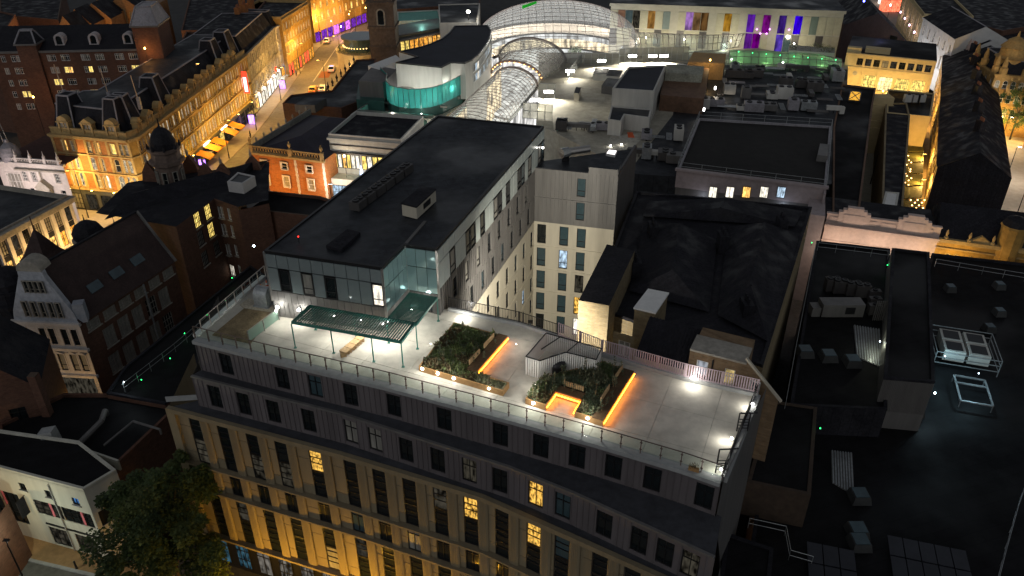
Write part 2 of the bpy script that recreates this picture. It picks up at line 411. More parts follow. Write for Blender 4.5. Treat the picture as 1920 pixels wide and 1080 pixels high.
# ================================================================ main building: apartment block with roof terrace
ZD = 25.0
TL, TR0, IN, TR, FR, FL = [u(*p, 31) for p in ((495, 472), (716, 504), (759, 461), (818, 469), (1020, 238), (820, 218))]
Dl = [(-24.63, 50.45), (-18.55, 48.14), (-9.15, 44.78), (0, 41.07), (5.54, 38.75), (10.65, 36.42), (12.78, 35.27)]
Tl = [(-25.23, 49.77), (-12.62, 45.25), (-.25, 39.69), (3.94, 37.33), (10.38, 33.19), (12.1, 32.05)]
Fl = [(-27.7, 49.8), (-12.81, 44.46), (-1.99, 40.1), (3.8, 36.71), (10.47, 32.75), (12.3, 31.5)]
back = [u(*p, ZD) for p in ((1420, 740), (1285, 710), (1130, 665), (975, 612), (843, 580))]
leftb = [u(497, 515, ZD), V((-15.5, 88, ZD))]
apt = thing('apartment_block', 'large apartment block with floodlit white roof terrace and black-roofed upper tower', 'building', (0, 45, 0))
def segs(line): return [Wall(a, b) for a, b in zip(line, line[1:])]
def onseg(ws, px, py):
    for w in ws:
        s, z = w.hit(px, py)
        if -.02 <= s <= w.L+.02: return w, s, z
    return None
# --- deck slabs (cut on a grid along the terrace front)
deck = Dl + [(p.x, p.y) for p in back] + [(IN.x+.2, IN.y+.5), (TL.x, TL.y+.6)] + [(leftb[0].x, leftb[0].y)]
def clip(poly, n, c):
    out = []
    for i in range(len(poly)):
        p, q = V(poly[i][:2]), V(poly[(i+1) % len(poly)][:2]); a = p.dot(n)-c; b = q.dot(n)-c
        if a <= 0: out.append((p.x, p.y))
        if a*b < 0:
            r = p+(q-p)*(a/(a-b)); out.append((r.x, r.y))
    return out
base = MB(); base.prism(deck, 24.72, ZD-.06, top=True); base.build('deck_base', stoneD, apt)
e1 = V((.92, -.392)).normalized(); e2 = V((.392, .92)).normalized(); GS = 3.6
for i in range(-12, 12):
    for j in range(6, 24):
        q = [tuple(p) for p in deck]
        for n_, c_ in ((e1, (i+1)*GS-.012), (-e1, -(i*GS+.012)), (e2, (j+1)*GS-.012), (-e2, -(j*GS+.012))):
            q = clip(q, n_, c_) if len(q) > 2 else []
        if len(q) > 2:
            m_ = MB(); m_.prism(q, ZD-.055, ZD); m_.build('deck_slab', conc, apt)
# left strip beside the tower
ls = MB(); ls.prism([(leftb[0].x, leftb[0].y), (TL.x, TL.y), (FL.x, FL.y), (leftb[1].x, leftb[1].y)], 20, ZD-.03); ls.build('side_roof', ledge, apt)
# body under the deck, end wall
bodyp = Fl + [(18.0, 44.2), (9, 50), (-4.6, 56.2), (-16, 90), (-24, 90), (-28.6, 56)]
b_ = MB(); b_.prism(Fl + [(17.9, 43.9), (12.78, 47), (-4.9, 55.9), (-10, 58), (-24.9, 56)], 19, 21.94, 1, top=False)
endw = Wall((12.3, 31.5), (18.0, 44.2))
e_ = MB(); e_.poly([(12.3, 31.5, 0), (18, 44.2, 0), (18, 44.2, 25.3), (12.9, 35.25, 25.3), (12.85, 35.2, 22), (12.3, 31.5, 22)]); e_.build('end_wall', zinc, apt)
# back wall of the podium
bw = MB()
bk = [(p.x, p.y) for p in back]
for a, b in zip(bk, bk[1:]): bw.poly([(a[0], a[1], 0), (b[0], b[1], 0), (b[0], b[1], ZD-.01), (a[0], a[1], ZD-.01)])
bw.build('podium_back_wall', cream, apt)
# terrace coping strip outside the balustrade
def offset(line, d):
    out = []
    for i, p in enumerate(line):
        a = V(line[max(0, i-1)]); b = V(line[min(len(line)-1, i+1)]); t = (b-a).normalized(); q = V(p)+V((t.y, -t.x))*d
        out.append((q.x, q.y))
    return out
def strip(mb, l0, l1, z, th, m=0):
    for i in range(len(l0)-1):
        mb.hexa([(*l1[i], z-th), (*l1[i+1], z-th), (*l0[i+1], z-th), (*l0[i], z-th), (*l1[i], z), (*l1[i+1], z), (*l0[i+1], z), (*l0[i], z)], m)
k_ = MB(); strip(k_, offset(Dl, -.35), offset(Dl, .32), ZD+.10, .3); k_.build('coping', stoneD, apt)
# --- setback tiers
dpx = [(420, 665), (526, 690), (588, 705), (655, 722), (737, 745), (832, 770), (938, 803), (1014, 828), (1082, 852), (1150, 875), (1222, 905), (1318, 942)]
tpx = [(405, 750), (459, 765), (514, 778), (580, 795), (647, 815), (704, 830), (762, 848), (821, 867), (880, 887), (940, 908), (1004, 932), (1070, 962), (1132, 990), (1197, 1020), (1245, 1045), (1291, 1062)]
def tier(line, z0, z1, pxs, seam, nm, lits):
    ws = segs(line); got = {i: [] for i in range(len(ws))}
    for k, (px, py) in enumerate(pxs):
        r = onseg(ws, px, py)
        if not r: continue
        w, s, z = r; s = min(max(s, .65), w.L-.65)
        pane = lits.get(px, pick((pglass, 5), (pglassb, .3), (curtain, .35)))
        got[ws.index(w)].append(dict(a=s, z=z0+.35, w=1.15, h=z1-z0-.85, pane=pane, style=('c', False, 0, False)))
    sm = MB()
    for i, w in enumerate(ws):
        facade(apt, w, z0, z1, got[i], seam, frame=darkm, split=True)
        n = int(w.L/.42)
        for q in range(n+1):
            a = q*w.L/n
            if any(abs(a-d['a']) < d['w']/2+.04 for d in got[i]): continue
            sm.wbox(w, a-.018, a+.018, z0+.02, z1-.12, 0, .05)
    sm.build(nm, seam, apt, kind='stuff')
tier(Dl, 22.0, ZD-.2, dpx, zincp, 'standing_seam', {})
tier(Tl, 19.0, 22.0, tpx, zincp, 'standing_seam', {1004: L_room, 880: L_dim, 1070: L_dim, 1291: L_dim, 1070: pglassb})
l_ = MB(); strip(l_, [(-23.5, 52.5), (-12, 46.5), (.3, 41.2), (5, 39.2), (11, 36.6), (13.2, 35.2)], offset(Tl, .05), 22.05, .12); l_.build('terrace_ledge', ledge, apt)
c_ = MB(); strip(c_, offset(Tl, -.05), offset(Tl, .16), 22.12, .16); c_.build('ledge_coping', zinc, apt)
l_ = MB(); strip(l_, [(-25.2, 50.6), (-12.6, 45.6), (-.2, 40.2), (4, 37.6), (10.4, 33.5), (12.2, 32.2)], offset(Fl, .3), 19.0, .3); l_.build('lower_ledge', ledge, apt)
c_ = MB(); strip(c_, offset(Fl, .05), offset(Fl, .42), 19.06, .42); c_.build('cornice', precast, apt)
rl = MB()
for p, q in (((-27.9, 49.9), (-25.3, 50.2)),): rl.beam((*p, 19.55), (*q, 19.55), .06, .5)
rl.build('end_rail', stoneD, apt)
lw = Wall((-28.2, 57), Fl[0]); m_ = MB(); m_.poly([lw.p(0, 0), lw.p(lw.L, 0), lw.p(lw.L, 19), lw.p(0, 19)]); m_.build('wall', precast, apt)
lw = Wall((-25.6, 57), Tl[0]); m_ = MB(); m_.poly([lw.p(0, 19), lw.p(lw.L, 19), lw.p(lw.L, 22), lw.p(0, 22)])
for q in range(12): m_.wbox(lw, q*.6, q*.6+.04, 19, 22, 0, .05)
m_.build('wall', zinc, apt)
lw = Wall((-24.9, 57), Dl[0]); m_ = MB(); m_.poly([lw.p(0, 22), lw.p(lw.L, 22), lw.p(lw.L, 24.9), lw.p(0, 24.9)])
for q in range(12): m_.wbox(lw, q*.6, q*.6+.04, 22, 24.9, 0, .05)
m_.build('wall', zinc, apt)
# --- street facade: bays of pier, panel and window strip between bands
Fw = segs(Fl)
rows = [(13.3, 18.62, 2), (10.42, 13.12, 1), (4.62, 10.24, 2)]
fpx = [355, 407, 461, 515, 580, 643, 700, 757, 815, 873, 932, 992, 1055, 1117, 1178, 1245]
fpy = {355: 790, 407: 800, 461: 812, 515: 826, 580: 845, 643: 862, 700: 880, 757: 898, 815: 916, 873: 940, 932: 962, 992: 985, 1055: 1015, 1117: 1040, 1178: 1065, 1245: 1095}
lit_f = {(580, 0, 1): L_room, (873, 0, 1): L_room, (992, 0, 1): L_room, (355, 0, 0): L_dim, (515, 0, 0): L_dim, (815, 0, 1): L_dim}
PM = {}
def panel_at(root, W, a, z, w, h, t, m, name='panel', rib=0, out=0.0):
    key = (name, round(w, 2), round(h, 2), t, m.name, rib)
    if key not in PM:
        b = MB(); b.box(-w/2, w/2, -t, 0, 0, h)
        if rib:
            n = int(w/rib)
            for i in range(n): b.box(-w/2+(i+.25)*w/n, -w/2+(i+.75)*w/n, -t-.025, -t, .04, h-.04)
        PM[key] = b.mesh(name, m)
    return put(name, PM[key], root, loc=W.p(a, z, out), rz=W.rz)
pier_mesh = {}
for k, px in enumerate(fpx):
    r = onseg(Fw, px+8, fpy[px]) or (Fw[-1], Fw[-1].L-.6, 0)
    w, s, _ = r; s = min(max(s, .55), w.L-.5)
    nxt = 0
    for ri, (z0, z1, n) in enumerate(rows):
        h = z1-z0; wd = 1.16
        # window strip split by storey
        for q in range(n):
            hz = h/n; pane = lit_f.get((px, ri, q))
            pane = pane or pick((pglass, 5), (pglassb, .4), (curtain, .15), (L_dim, .15))
            window(apt, w, s, z0+q*hz+.02, wd, hz-.04, ('tall' if n == 2 else 'c', False, 0, False), pane, darkm, split=True, out=-.04)
        # pier to the right of the window
        key = round(h, 2)
        if key not in pier_mesh:
            b = MB(); b.prism([(-.42, 0), (-.4, -.08), (-.3, -.15), (.3, -.15), (.4, -.08), (.42, 0)], 0, h)
            for x in (-.2, -.07, .07, .2): b.box(x-.03, x+.03, -.175, -.15, .1, h-.05)
            pier_mesh[key] = b.mesh('pier', precast)
        put('pier', pier_mesh[key], apt, loc=w.p(s+1.0, z0, -.05), rz=w.rz)
        # recessed precast panels to the left of the window
        cuts = [0, .27, .78, 1] if n == 1 else [0, .2, .72, 1]
        cuts = [0, .48, 1] if n == 1 else cuts
        for c0, c1 in zip(cuts, cuts[1:]):
            panel_at(apt, w, s-1.12, z0+c0*h+.012, 1.06, (c1-c0)*h-.05, .1, precast, 'panel', rib=.11 if (k > 5 and ri == 2) or k > 11 else 0, out=-.2)
bb = MB()
for w in Fw:
    bb.poly([w.p(-.05, 4.4, -.35), w.p(w.L+.05, 4.4, -.35), w.p(w.L+.05, 18.9, -.35), w.p(-.05, 18.9, -.35)])
bb.build('backing_wall', precast, apt)
for (z, th) in ((13.28, .17), (10.4, .17), (4.6, .22)):
    c_ = MB(); strip(c_, offset(Fl, -.35), offset(Fl, .36), z, th); c_.build('band', precast, apt)
# corner pier at the far left
c_ = MB(); c_.prism([(-28.1, 49.75), (-27.3, 49.45), (-27.2, 49.8), (-28.0, 50.1)], 4.4, 18.7); c_.build('pier', precast, apt)
# ground floor shopfront
sh = MB()
for w in Fw: sh.poly([w.p(0, 0, -.4), w.p(w.L, 0, -.4), w.p(w.L, 4.4, -.4), w.p(0, 4.4, -.4)])
sh.build('shopfront_wall', darkm, apt)
shopl = emit('shop_glow', (.75, .68, .58), .14, .9, 1.1); shopb = emit('shop_blue', (.15, .42, .6), .14, .9)
for i, w in enumerate(Fw[:3]):
    n = int(w.L/2.2)
    for q in range(n):
        a = (q+.5)*w.L/n
        window(apt, w, a, .5, w.L/n-.8, 3.5, ('g' if q % 2 else 'c', False, 0, False), shopb if (i == 0 and q in (0, 1)) else shopl, darkm, split=True, out=-.22)
# ================================================================ tower on the terrace
panG = mat('spandrel_grey', (.26, .31, .32), .12, .12, .8, metal=.35, spec=.8)
panT = mat('spandrel_teal', (.36, .54, .55), .08, .1, .8, metal=.4, spec=.9)
panL = mat('spandrel_light', (.42, .47, .46), .2, .14, .6, spec=.5)
r_ = MB(); r_.poly([(p.x, p.y, 31.0) for p in (TL, TR0, IN, TR, FR, FL)]); r_.build('tower_roof', roofblk, apt)
tp = [TL, TR0, IN, TR, FR, FL]
p_ = MB(); parapet(p_, [(p.x, p.y) for p in tp], 30.9, 31.12, .22); p_.build('tower_coping', darkm, apt)
for (a, b, d) in ((IN, V((FL.x+5.2, FL.y-1.2, 31)), .08),):
    m_ = MB(); m_.beam(a + V((0, 0, .05)), a + V((1.2, 4.2, .05)), .25, .14); m_.build('roof_upstand', zinc, apt)
Wf1, Wf2, Wf3, Wr, Wl = Wall(TL, TR0), Wall(TR0, IN), Wall(IN, TR), Wall(TR, FR), Wall(FL, TL)
m_ = MB()
for w in (Wf1, Wf2, Wf3): m_.poly([w.p(0, 26.6, -.04), w.p(w.L, 26.6, -.04), w.p(w.L, 30.95, -.04), w.p(0, 30.95, -.04)])
m_.poly([Wl.p(0, 20), Wl.p(Wl.L, 20), Wl.p(Wl.L, 31), Wl.p(0, 31)])
m_.build('tower_wall', darkm, apt)
def curtain_wall(w, n, rows_, mt, wins=(), name='cladding_panel'):
    pw = w.L/n
    for j, (z0, z1) in enumerate(rows_):
        for i in range(n):
            a = (i+.5)*pw
            if (i, j) in wins:
                window(apt, w, a, z0+.06, pw-.06, z1-z0-.12, ('t', False, 0, False), wins[(i, j)], darkm, split=True, out=.17)
            else: panel_at(apt, w, a, z0+.02, pw-.05, z1-z0-.04, .07, mt, name)
curtain_wall(Wf1, 10, ((29.72, 30.88), (27.62, 29.68)), panG, {(1, 1): pglass, (3, 1): curtain, (5, 1): pglass, (9, 1): L_whi})
curtain_wall(Wf2, 5, ((29.3, 30.88), (27.15, 29.26)), panT)
curtain_wall(Wf3, 3, ((29.3, 30.88), (27.0, 29.26)), panT)
m_ = MB()
for w, z in ((Wf1, 27.6), (Wf2, 27.13), (Wf3, 26.98)):
    n = int(w.L/.55)
    for i in range(n): m_.wbox(w, i*w.L/n+.015, (i+1)*w.L/n-.015, 26.6, z-.03, -.05, .06)
m_.build('skirt_panels', zinc, apt, kind='stuff')
# mullion fins at corners
for P in (TL, TR0, IN, TR):
    m_ = MB(); m_.box(P.x-.09, P.x+.09, P.y-.09, P.y+.09, 26.6, 31.0); m_.build('corner_mullion', steel, apt)
# lower storey on the deck, standing-seam zinc, set back under the skirt
lowz = [TL, TR0, IN, TR]; lo_ = [(TL.x+.05, TL.y+.12), (TR0.x-.4, TR0.y+.5), (IN.x+.1, IN.y+.4), (TR.x, TR.y+.0)]
m_ = MB(); sm = MB(); lw_ = segs(lo_)
for w in lw_:
    n = max(1, int(w.L/.4))
    for i in range(n+1): sm.wbox(w, i*w.L/n-.016, i*w.L/n+.016, ZD+.02, 26.6, 0, .045)
holesL = [(2.2, 3.25, ZD+.05, 26.4), (3.6, 4.6, ZD+.5, 26.3), (7, 8.2, ZD+.05, 26.4)]
holed(m_, lw_[0], ZD, 26.62, holesL); holed(m_, lw_[1], ZD, 26.62, [(1, 2, ZD+.05, 26.3)]); holed(m_, lw_[2], ZD, 26.62, [(.6, 2.0, ZD+.05, 26.4)])
m_.build('lower_wall', zinc, apt); sm.build('standing_seam', zinc, apt, kind='stuff')
for h in holesL: window(apt, lw_[0], (h[0]+h[1])/2, h[2], h[1]-h[0], h[3]-h[2], ('p', False, 0, False), curtain, darkm, split=True, name='door' if h[2] < ZD+.1 else 'window')
window(apt, lw_[1], 1.5, ZD+.05, 1, 1.25, ('p', False, 0, False), curtain, darkm, split=True, name='door')
window(apt, lw_[2], 1.3, ZD+.05, 1.4, 1.35, ('p', False, 0, False), pglassb, darkm, split=True, name='door')
# right flank of the tower, dropping into the courtyard
SC = 26.4
ZR = [(27.35, 30.9), (24.2, 27.35), (21.2, 24.2), (0, 21.2)]
nP = 25
winsT = {(i, 1): pick((pglass, 3), (curtain, 1)) for i in range(2, nP, 3)}
winsT.update({(i+1, 1): pick((pglass, 2), (pglassb, 1)) for i in range(5, nP-1, 6)})
curtain_wall(Wr, nP, ((29.72, 30.88), (27.4, 29.68)), panL, winsT)
m_ = MB(); m_.poly([Wr.p(0, 27.3, -.04), Wr.p(Wr.L, 27.3, -.04), Wr.p(Wr.L, 30.95, -.04), Wr.p(0, 30.95, -.04)]); m_.build('tower_wall', darkm, apt)
def rw(rows_, a0, a1, st, panes, w=.85, h=1.95, off=0):
    out = []
    for z in rows_:
        a = a0
        while a < a1:
            out.append(dict(a=a, z=z, w=w, h=h, pane=panes(), style=('t', False, 0, False))); a += st
    return out
pr = lambda: pick((pglass, 3), (pglassb, 1.2), (curtain, .6), (L_cool, .12))
wz = rw([24.75], 3.4, 26, 2.85, pr) + rw([21.75], 7.2, 26, 2.85, pr)
facade(apt, Wr, 21.2, 27.38, wz, zinc, frame=darkm, split=True)
sm = MB(); n = int(Wr.L/.45)
for i in range(n+1):
    a = i*Wr.L/n
    for z0, z1 in ((21.25, 24.15), (24.25, 27.3)):
        if any(abs(a-d['a']) < .48 and z0-.5 < d['z'] < z1 for d in wz): continue
        sm.wbox(Wr, a-.018, a+.018, z0, z1, 0, .05)
sm.build('standing_seam', zincd, apt, kind='stuff')
wc = rw([18.3, 15.35, 12.4, 9.45, 6.5], 8.5, 26, 2.85, pr)
facade(apt, Wr, 0, 21.2, wc, cream, frame=darkm, split=True)
m_ = MB()
for z in (21.2, 18.1, 15.15, 12.2, 9.25): m_.wbox(Wr, 0, SC, z-.03, z+.05, 0, .06)
m_.build('string_course', cream, apt)
# annexe across the end of the courtyard
C0 = Wr.p(SC, 0); ad = V((.969, -.247)); Wa = Wall((C0.x, C0.y), (C0.x+ad.x*8.9, C0.y+ad.y*8.9))
Wb = Wall(Wa.p(Wa.L, 0), Wa.p(Wa.L, 0)+V((3.2, 9, 0)))
def ax(px, py): return Wa.hit(px, py)[0]
cols_ = [ax(1014, 500), ax(1055, 500), ax(1087, 500)]
wa = []
for z in (18.55, 15.6, 12.65, 9.7, 6.75):
    for k, a in enumerate(cols_):
        wa.append(dict(a=a, z=z-.1*k*0, w=1.0, h=2.35, style=('t', False, 0, False), pane={(2, 12.65): L_dim, (2, 9.7): L_room, (1, 15.6): L_cool, (2, 6.75): L_whi}.get((k, z), pick((pglass, 2), (pglassb, 2)))))
facade(apt, Wa, 0, 21.2, wa, cream, frame=darkm, split=True)
wz2 = [dict(a=ax(1090, 350), z=z, w=.95, h=2.1, style=('t', False, 0, False), pane=pglassb) for z in (21.9, 24.7)]
facade(apt, Wa, 21.2, 27.5, wz2, zinc, frame=darkm, split=True)
sm = MB()
for i in range(1, 20):
    a = i*Wa.L/20
    if abs(a-wz2[0]['a']) < .55: continue
    for z0, z1 in ((21.25, 24.1), (24.2, 27.4)): sm.wbox(Wa, a-.02, a+.02, z0, z1, 0, .05)
sm.wbox(Wa, 0, Wa.L, 24.1, 24.2, 0, .06)
for i in range(20): sm.wbox(Wb, i*.5-.02, i*.5+.02, 12, 27.4, 0, .05)
sm.build('standing_seam', zinc, apt, kind='stuff')
m_ = MB()
for z in (18.2, 15.25, 12.3, 9.35): m_.wbox(Wa, 0, Wa.L, z-.03, z+.05, 0, .06)
m_.build('string_course', cream, apt)
m_ = MB(); m_.poly([Wb.p(0, 0), Wb.p(Wb.L, 0), Wb.p(Wb.L, 27.5), Wb.p(0, 27.5)]); m_.build('annexe_side_wall', zincd, apt)
ar = [Wa.p(0, 0), Wa.p(Wa.L, 0), Wb.p(Wb.L, 0), FR]
m_ = MB(); m_.poly([(p[0], p[1], 27.1) for p in ar]); m_.build('annexe_roof', roofblk, apt)
m_ = MB(); m_.wbox(Wa, 5.8, 8.9, 27.5, 28.2, -2.2, .02); m_.build('lift_overrun', zinc, apt)
m_ = MB(); m_.wbox(Wa, 5.75, 8.95, 28.2, 28.24, -2.25, .06); m_.build('overrun_roof', roofblk, apt)
m_ = MB(); m_.wbox(Wa, .1, 5.7, 27.1, 27.5, -.3, -.05); m_.wbox(Wb, .1, Wb.L, 27.1, 27.5, -.3, -.05); m_.build('annexe_parapet', zincd, apt)
# ================================================================ terrace things
clearg = glass('balustrade_glass', (.93, .97, .95), .1)
frostg = glass('frosted_glass', (.75, .9, .84), .15, .1, dens=((.55, .72, .64), .45))
def along(line, st, start=0.0):
    """points every st metres on a polyline with its wall"""
    ws = segs(line); tot = sum(w.L for w in ws); n = int((tot-start)/st); out = []
    for i in range(n+1):
        d = start+i*(tot-start)/n
        for w in ws:
            if d <= w.L+1e-6: break
            d -= w.L
        out.append((w.p(min(d, w.L), 0), w))
    return out
def balustrade(name, label, line, st, z, pm, rail=True, gm=None, post=.035):
    gm = gm or clearg; P = along(line, st)
    t = thing(name, label, 'balustrade', (*line[0], z))
    for p, w in P:
        k = MB(); k.box(-post*.5, post*.5, -post, post, 0, 1.1)
        for q in (.3, .85): k.box(-post*1.6, post*1.6, -post*.7, post*.7, q, q+.06)
        put('post', k.mesh('post', pm), t, loc=(p.x, p.y, z), rz=w.rz)
    r = MB(); g_ = []
    for (p, w), (q, _) in zip(P, P[1:]):
        r.beam((p.x, p.y, z+1.1), (q.x, q.y, z+1.1), .05)
        d = (q-p).normalized()*.07; a, b = p+d, q-d
        k = MB(); k.hexa([(a.x, a.y-.006, z+.12), (b.x, b.y-.006, z+.12), (b.x, b.y+.006, z+.12), (a.x, a.y+.006, z+.12), (a.x, a.y-.006, z+1.04), (b.x, b.y-.006, z+1.04), (b.x, b.y+.006, z+1.04), (a.x, a.y+.006, z+1.04)])
        k.build('pane', gm, t)
    r.build('handrail', pm, t); return t
postm = mat('bronze_post', (.20, .15, .13), .4, .1, 4, 0, .6)
postl = mat('pale_post', (.62, .55, .48), .4, .1, 4, 0, .4)
balustrade('glass_balustrade', 'long glass balustrade with dark posts along the terrace front edge', offset(Dl, -.12), 1.28, ZD+.08, postm, post=.05)
sideL = [(u(380, 625, ZD).x, u(380, 625, ZD).y), (u(499, 521, ZD).x, u(499, 521, ZD).y)]
balustrade('glass_balustrade', 'glass balustrade with pale lit posts on the side of the gravel bed', sideL, 1.05, ZD+.1, postl)
a, b = u(468, 643, ZD), u(524, 600, ZD)
balustrade('glass_screen', 'pale green glass screen dividing gravel bed from white deck', [(a.x, a.y), (b.x, b.y)], 1.5, ZD, steel, gm=frostg)
k = MB(); w = Wall(*[V(p) for p in sideL]); k.wbox(w, -.6, w.L, ZD-.05, ZD+.22, 0, -.42); k.build('kerb', whitep, apt)
k = MB(); k.prism(us(0, ) or [u(*p, ZD) for p in ((398, 629), (458, 579), (512, 587), (470, 645))], ZD+.002, ZD+.06); k.build('gravel_bed', gravel, apt)
# pebble border
k = MB(); q = [u(*p, ZD) for p in ((450, 572), (466, 560), (515, 574), (514, 588), (456, 578))]; k.prism(q, ZD+.001, ZD+.05); k.build('pebble_border', mat('pebbles', (.4, .36, .28), .9, .4, 10, .8), apt)
# vent cowl
t = thing('vent_cowl', 'galvanised half-barrel vent cowl beside the gravel bed', 'vent', u(490, 577, ZD))
Wv = Wall(u(478, 575, ZD), u(506, 580, ZD)); prof = [(0, 0), (0, .9)] + [(.65-.65*math.cos(a_), .9+.65*math.sin(a_)) for a_ in [math.pi*i/8 for i in range(1, 8)]] + [(1.3, .9), (1.3, 0)]
k = MB(); L_ = Wv.L*.85
# barrel axis runs along the wall; profile across depth
pa = [Wv.p(0, ZD+.12+z, -y) for y, z in prof]; pb = [Wv.p(L_, ZD+.12+z, -y) for y, z in prof]
for i in range(len(prof)-1): k.poly([pa[i], pb[i], pb[i+1], pa[i+1]])
k.poly(pa); k.poly(pb[::-1]); k.build('hood', galv, t)
k = MB(); k.wbox(Wv, -.1, L_+.1, ZD, ZD+.14, -1.4, .12); k.build('base', galv, t)
# traffic cones beside the tower
orangep = mat('orange_plastic', (.75, .12, .03), .5, .1, 3); 
for i, (px, py, txt) in enumerate(((491, 546, 'orange and white traffic cone behind the vent cowl'), (501, 538, 'orange traffic cone against the tower corner'))):
    p = u(px, py, ZD); t = thing('traffic_cone', txt, 'traffic cone', p, 'traffic cones by the vent')
    k = MB(); k.box(p.x-.18, p.x+.18, p.y-.18, p.y+.18, ZD, ZD+.04); k.lathe([(.14, .04), (.03, .7)], p, 10); k.build('cone', orangep, t)
    k = MB(); k.lathe([(.108, .25), (.078, .45)], p, 10); k.build('band', whitep, t)
# ---------------------------------------------------------------- pergola
tealS = mat('teal_slat', (.015, .10, .085), .5, .15, 3)
pg = thing('pergola', 'teal steel pergola with slatted roof in front of the tower', 'pergola', u(650, 640, ZD))
ZP = 27.3
def pgpart(q, n, inset_=.0):
    """q: four corners (left-back, left-front, right-front, right-back); slats run back to front"""
    A, B, C, D_ = [V(x) for x in q]
    for i in range(n):
        f = (i+.5)/n; a_ = A.lerp(D_, f); b_ = B.lerp(C, f)
        k = MB(); k.beam(a_, b_, .095, .08); k.build('slat', tealS, pg)
    for a_, b_ in ((A, D_), (B, C), (A, B), (D_, C)):
        k = MB(); k.beam(a_ - V((0, 0, .12)), b_ - V((0, 0, .12)), .12, .2); k.build('beam', teal, pg)
Pm = [u(*p, ZP) for p in ((580, 572), (547, 602), (752, 639), (778, 605))]
pgpart(Pm, 44)
P2 = [u(*p, ZP) for p in ((727, 596), (768, 548), (819, 557), (780, 606))]
A, B, C, D_ = P2
for i in range(24):
    f = (i+.5)/24; k = MB(); k.beam(B.lerp(A, f), C.lerp(D_, f), .06, .06); k.build('slat', tealS, pg)
for a_, b_ in ((A, B), (B, C), (C, D_)):
    k = MB(); k.beam(a_ - V((0, 0, .13)), b_ - V((0, 0, .13)), .11, .2); k.build('beam', teal, pg)
for px, py in ((554, 652), (626, 662), (701, 678), (756, 688), (783, 654), (822, 602), (592, 618), (668, 634), (729, 643)):
    p = u(px, py, ZD); k = MB(); k.box(p.x-.04, p.x+.04, p.y-.04, p.y+.04, ZD, ZP-.1); k.box(p.x-.11, p.x+.11, p.y-.11, p.y+.11, ZD, ZD+.03); k.build('post', teal, pg)
# zigzag bench
bn = thing('bench', 'pale timber modular bench under the front of the pergola', 'bench', u(658, 655, ZD))
a, b = u(646, 668, ZD), u(680, 638, ZD); a = u(643, 669, ZD)
for i in range(4):
    p = a.lerp(b, (i+.02)/4); q = a.lerp(b, (i+.96)/4); k = MB(); k.beam(p+V((0, 0, .43)), q+V((0, 0, .43)), .62, .08); k.build('seat', timber, bn)
    for f in (.12, .75):
        r_ = p.lerp(q, f); k = MB(); k.beam(r_+V((-.2, -.08, .2)), r_+V((.2, .08, .2)), .3, .39); k.build('leg', timber, bn)
# ---------------------------------------------------------------- planters
ledO = emit('led_orange', (1, .3, .018), 26)
def leafy(name, poly, z, n, hmin, hmax, parent, seed, cols, excl=()):
    """low planting: leaf blades scattered in a polygon, taller clumps"""
    rr = random.Random(seed); mb = MB(); xs = [p[0] for p in poly]; ys = [p[1] for p in poly]
    def inside(x, y, P):
        c = False; j = len(P)-1
        for i in range(len(P)):
            if (P[i][1] > y) != (P[j][1] > y) and x < (P[j][0]-P[i][0])*(y-P[i][1])/(P[j][1]-P[i][1])+P[i][0]: c = not c
            j = i
        return c
    cl = [(rr.uniform(min(xs), max(xs)), rr.uniform(min(ys), max(ys)), rr.random()) for _ in range(40)]
    made = 0; tries = 0
    while made < n and tries < n*8:
        tries += 1
        x, y = rr.uniform(min(xs), max(xs)), rr.uniform(min(ys), max(ys))
        if not inside(x, y, poly) or any(inside(x, y, e) for e in excl): continue
        c = min(cl, key=lambda q: (q[0]-x)**2+(q[1]-y)**2); tall = c[2]
        h = (hmin+(hmax-hmin)*tall**1.5)*rr.uniform(.5, 1.25); made += 1
        zz = z+h*rr.uniform(.0, .75) if rr.random() < .7 else z
        a = rr.uniform(0, 6.28); ln = rr.uniform(.10, .24)*(1.5 if tall > .75 else 1); tilt = rr.uniform(-.3, 1.2) if tall < .7 else rr.uniform(.6, 1.5)
        d = V((math.cos(a)*math.cos(tilt), math.sin(a)*math.cos(tilt), math.sin(tilt)))*ln; s_ = V((-math.sin(a), math.cos(a), 0))*ln*rr.uniform(.14, .32)
        o = V((x, y, zz)); m_ = int(c[2]*97) % len(cols) if rr.random() < .75 else rr.randrange(len(cols))
        mb.poly([o, o+d*.5+s_, o+d, o+d*.5-s_], m_)
    return mb.build(name, cols, parent, kind='stuff')
greens = [leafmat('leaf_a', (.15, .20, .08)), leafmat('leaf_b', (.17, .22, .08)), leafmat('leaf_c', (.13, .16, .10)), leafmat('leaf_d', (.2, .2, .12)), leafmat('leaf_e', (.12, .09, .045))]
corten = mat('planter_timber', (.38, .22, .09), .7, .2, 4, .2)
deckbr = mat('bench_deck', (.10, .06, .03), .7, .3, 5)
def planter(label, top, z, seed, n, hmax):
    pts = [u(*p, z) for p in top]; c = center(pts); t = thing('planter', label, 'planter', (c.x, c.y, ZD))
    k = MB(); parapet(k, [(p.x, p.y) for p in pts], ZD, z, .09); k.build('wall', corten, t)
    k = MB(); k.poly([(*p, z-.1) for p in inset([(p.x, p.y) for p in pts], .06)]); k.build('soil', soil, t)
    return t, pts
ZT = 25.48
pA, ptA = planter('left planter with low green planting between pergola and white screen', [(785, 686), (851, 604), (952, 631), (893, 699), (955, 717), (943, 733)], ZT, 3, 9000, .8)
pB, ptB = planter('right planter with taller dark shrubs and a lit seat notch', [(985, 747), (1015, 708), (1130, 677), (1189, 697), (1131, 790), (1077, 772), (1090, 750), (1042, 735), (1024, 760)], ZT, 4, 9000, 1.1)
def shrink(pts, d): return inset([(p.x, p.y) for p in pts], d)
sa = shrink(ptA, .12); sb = shrink(ptB, .12)
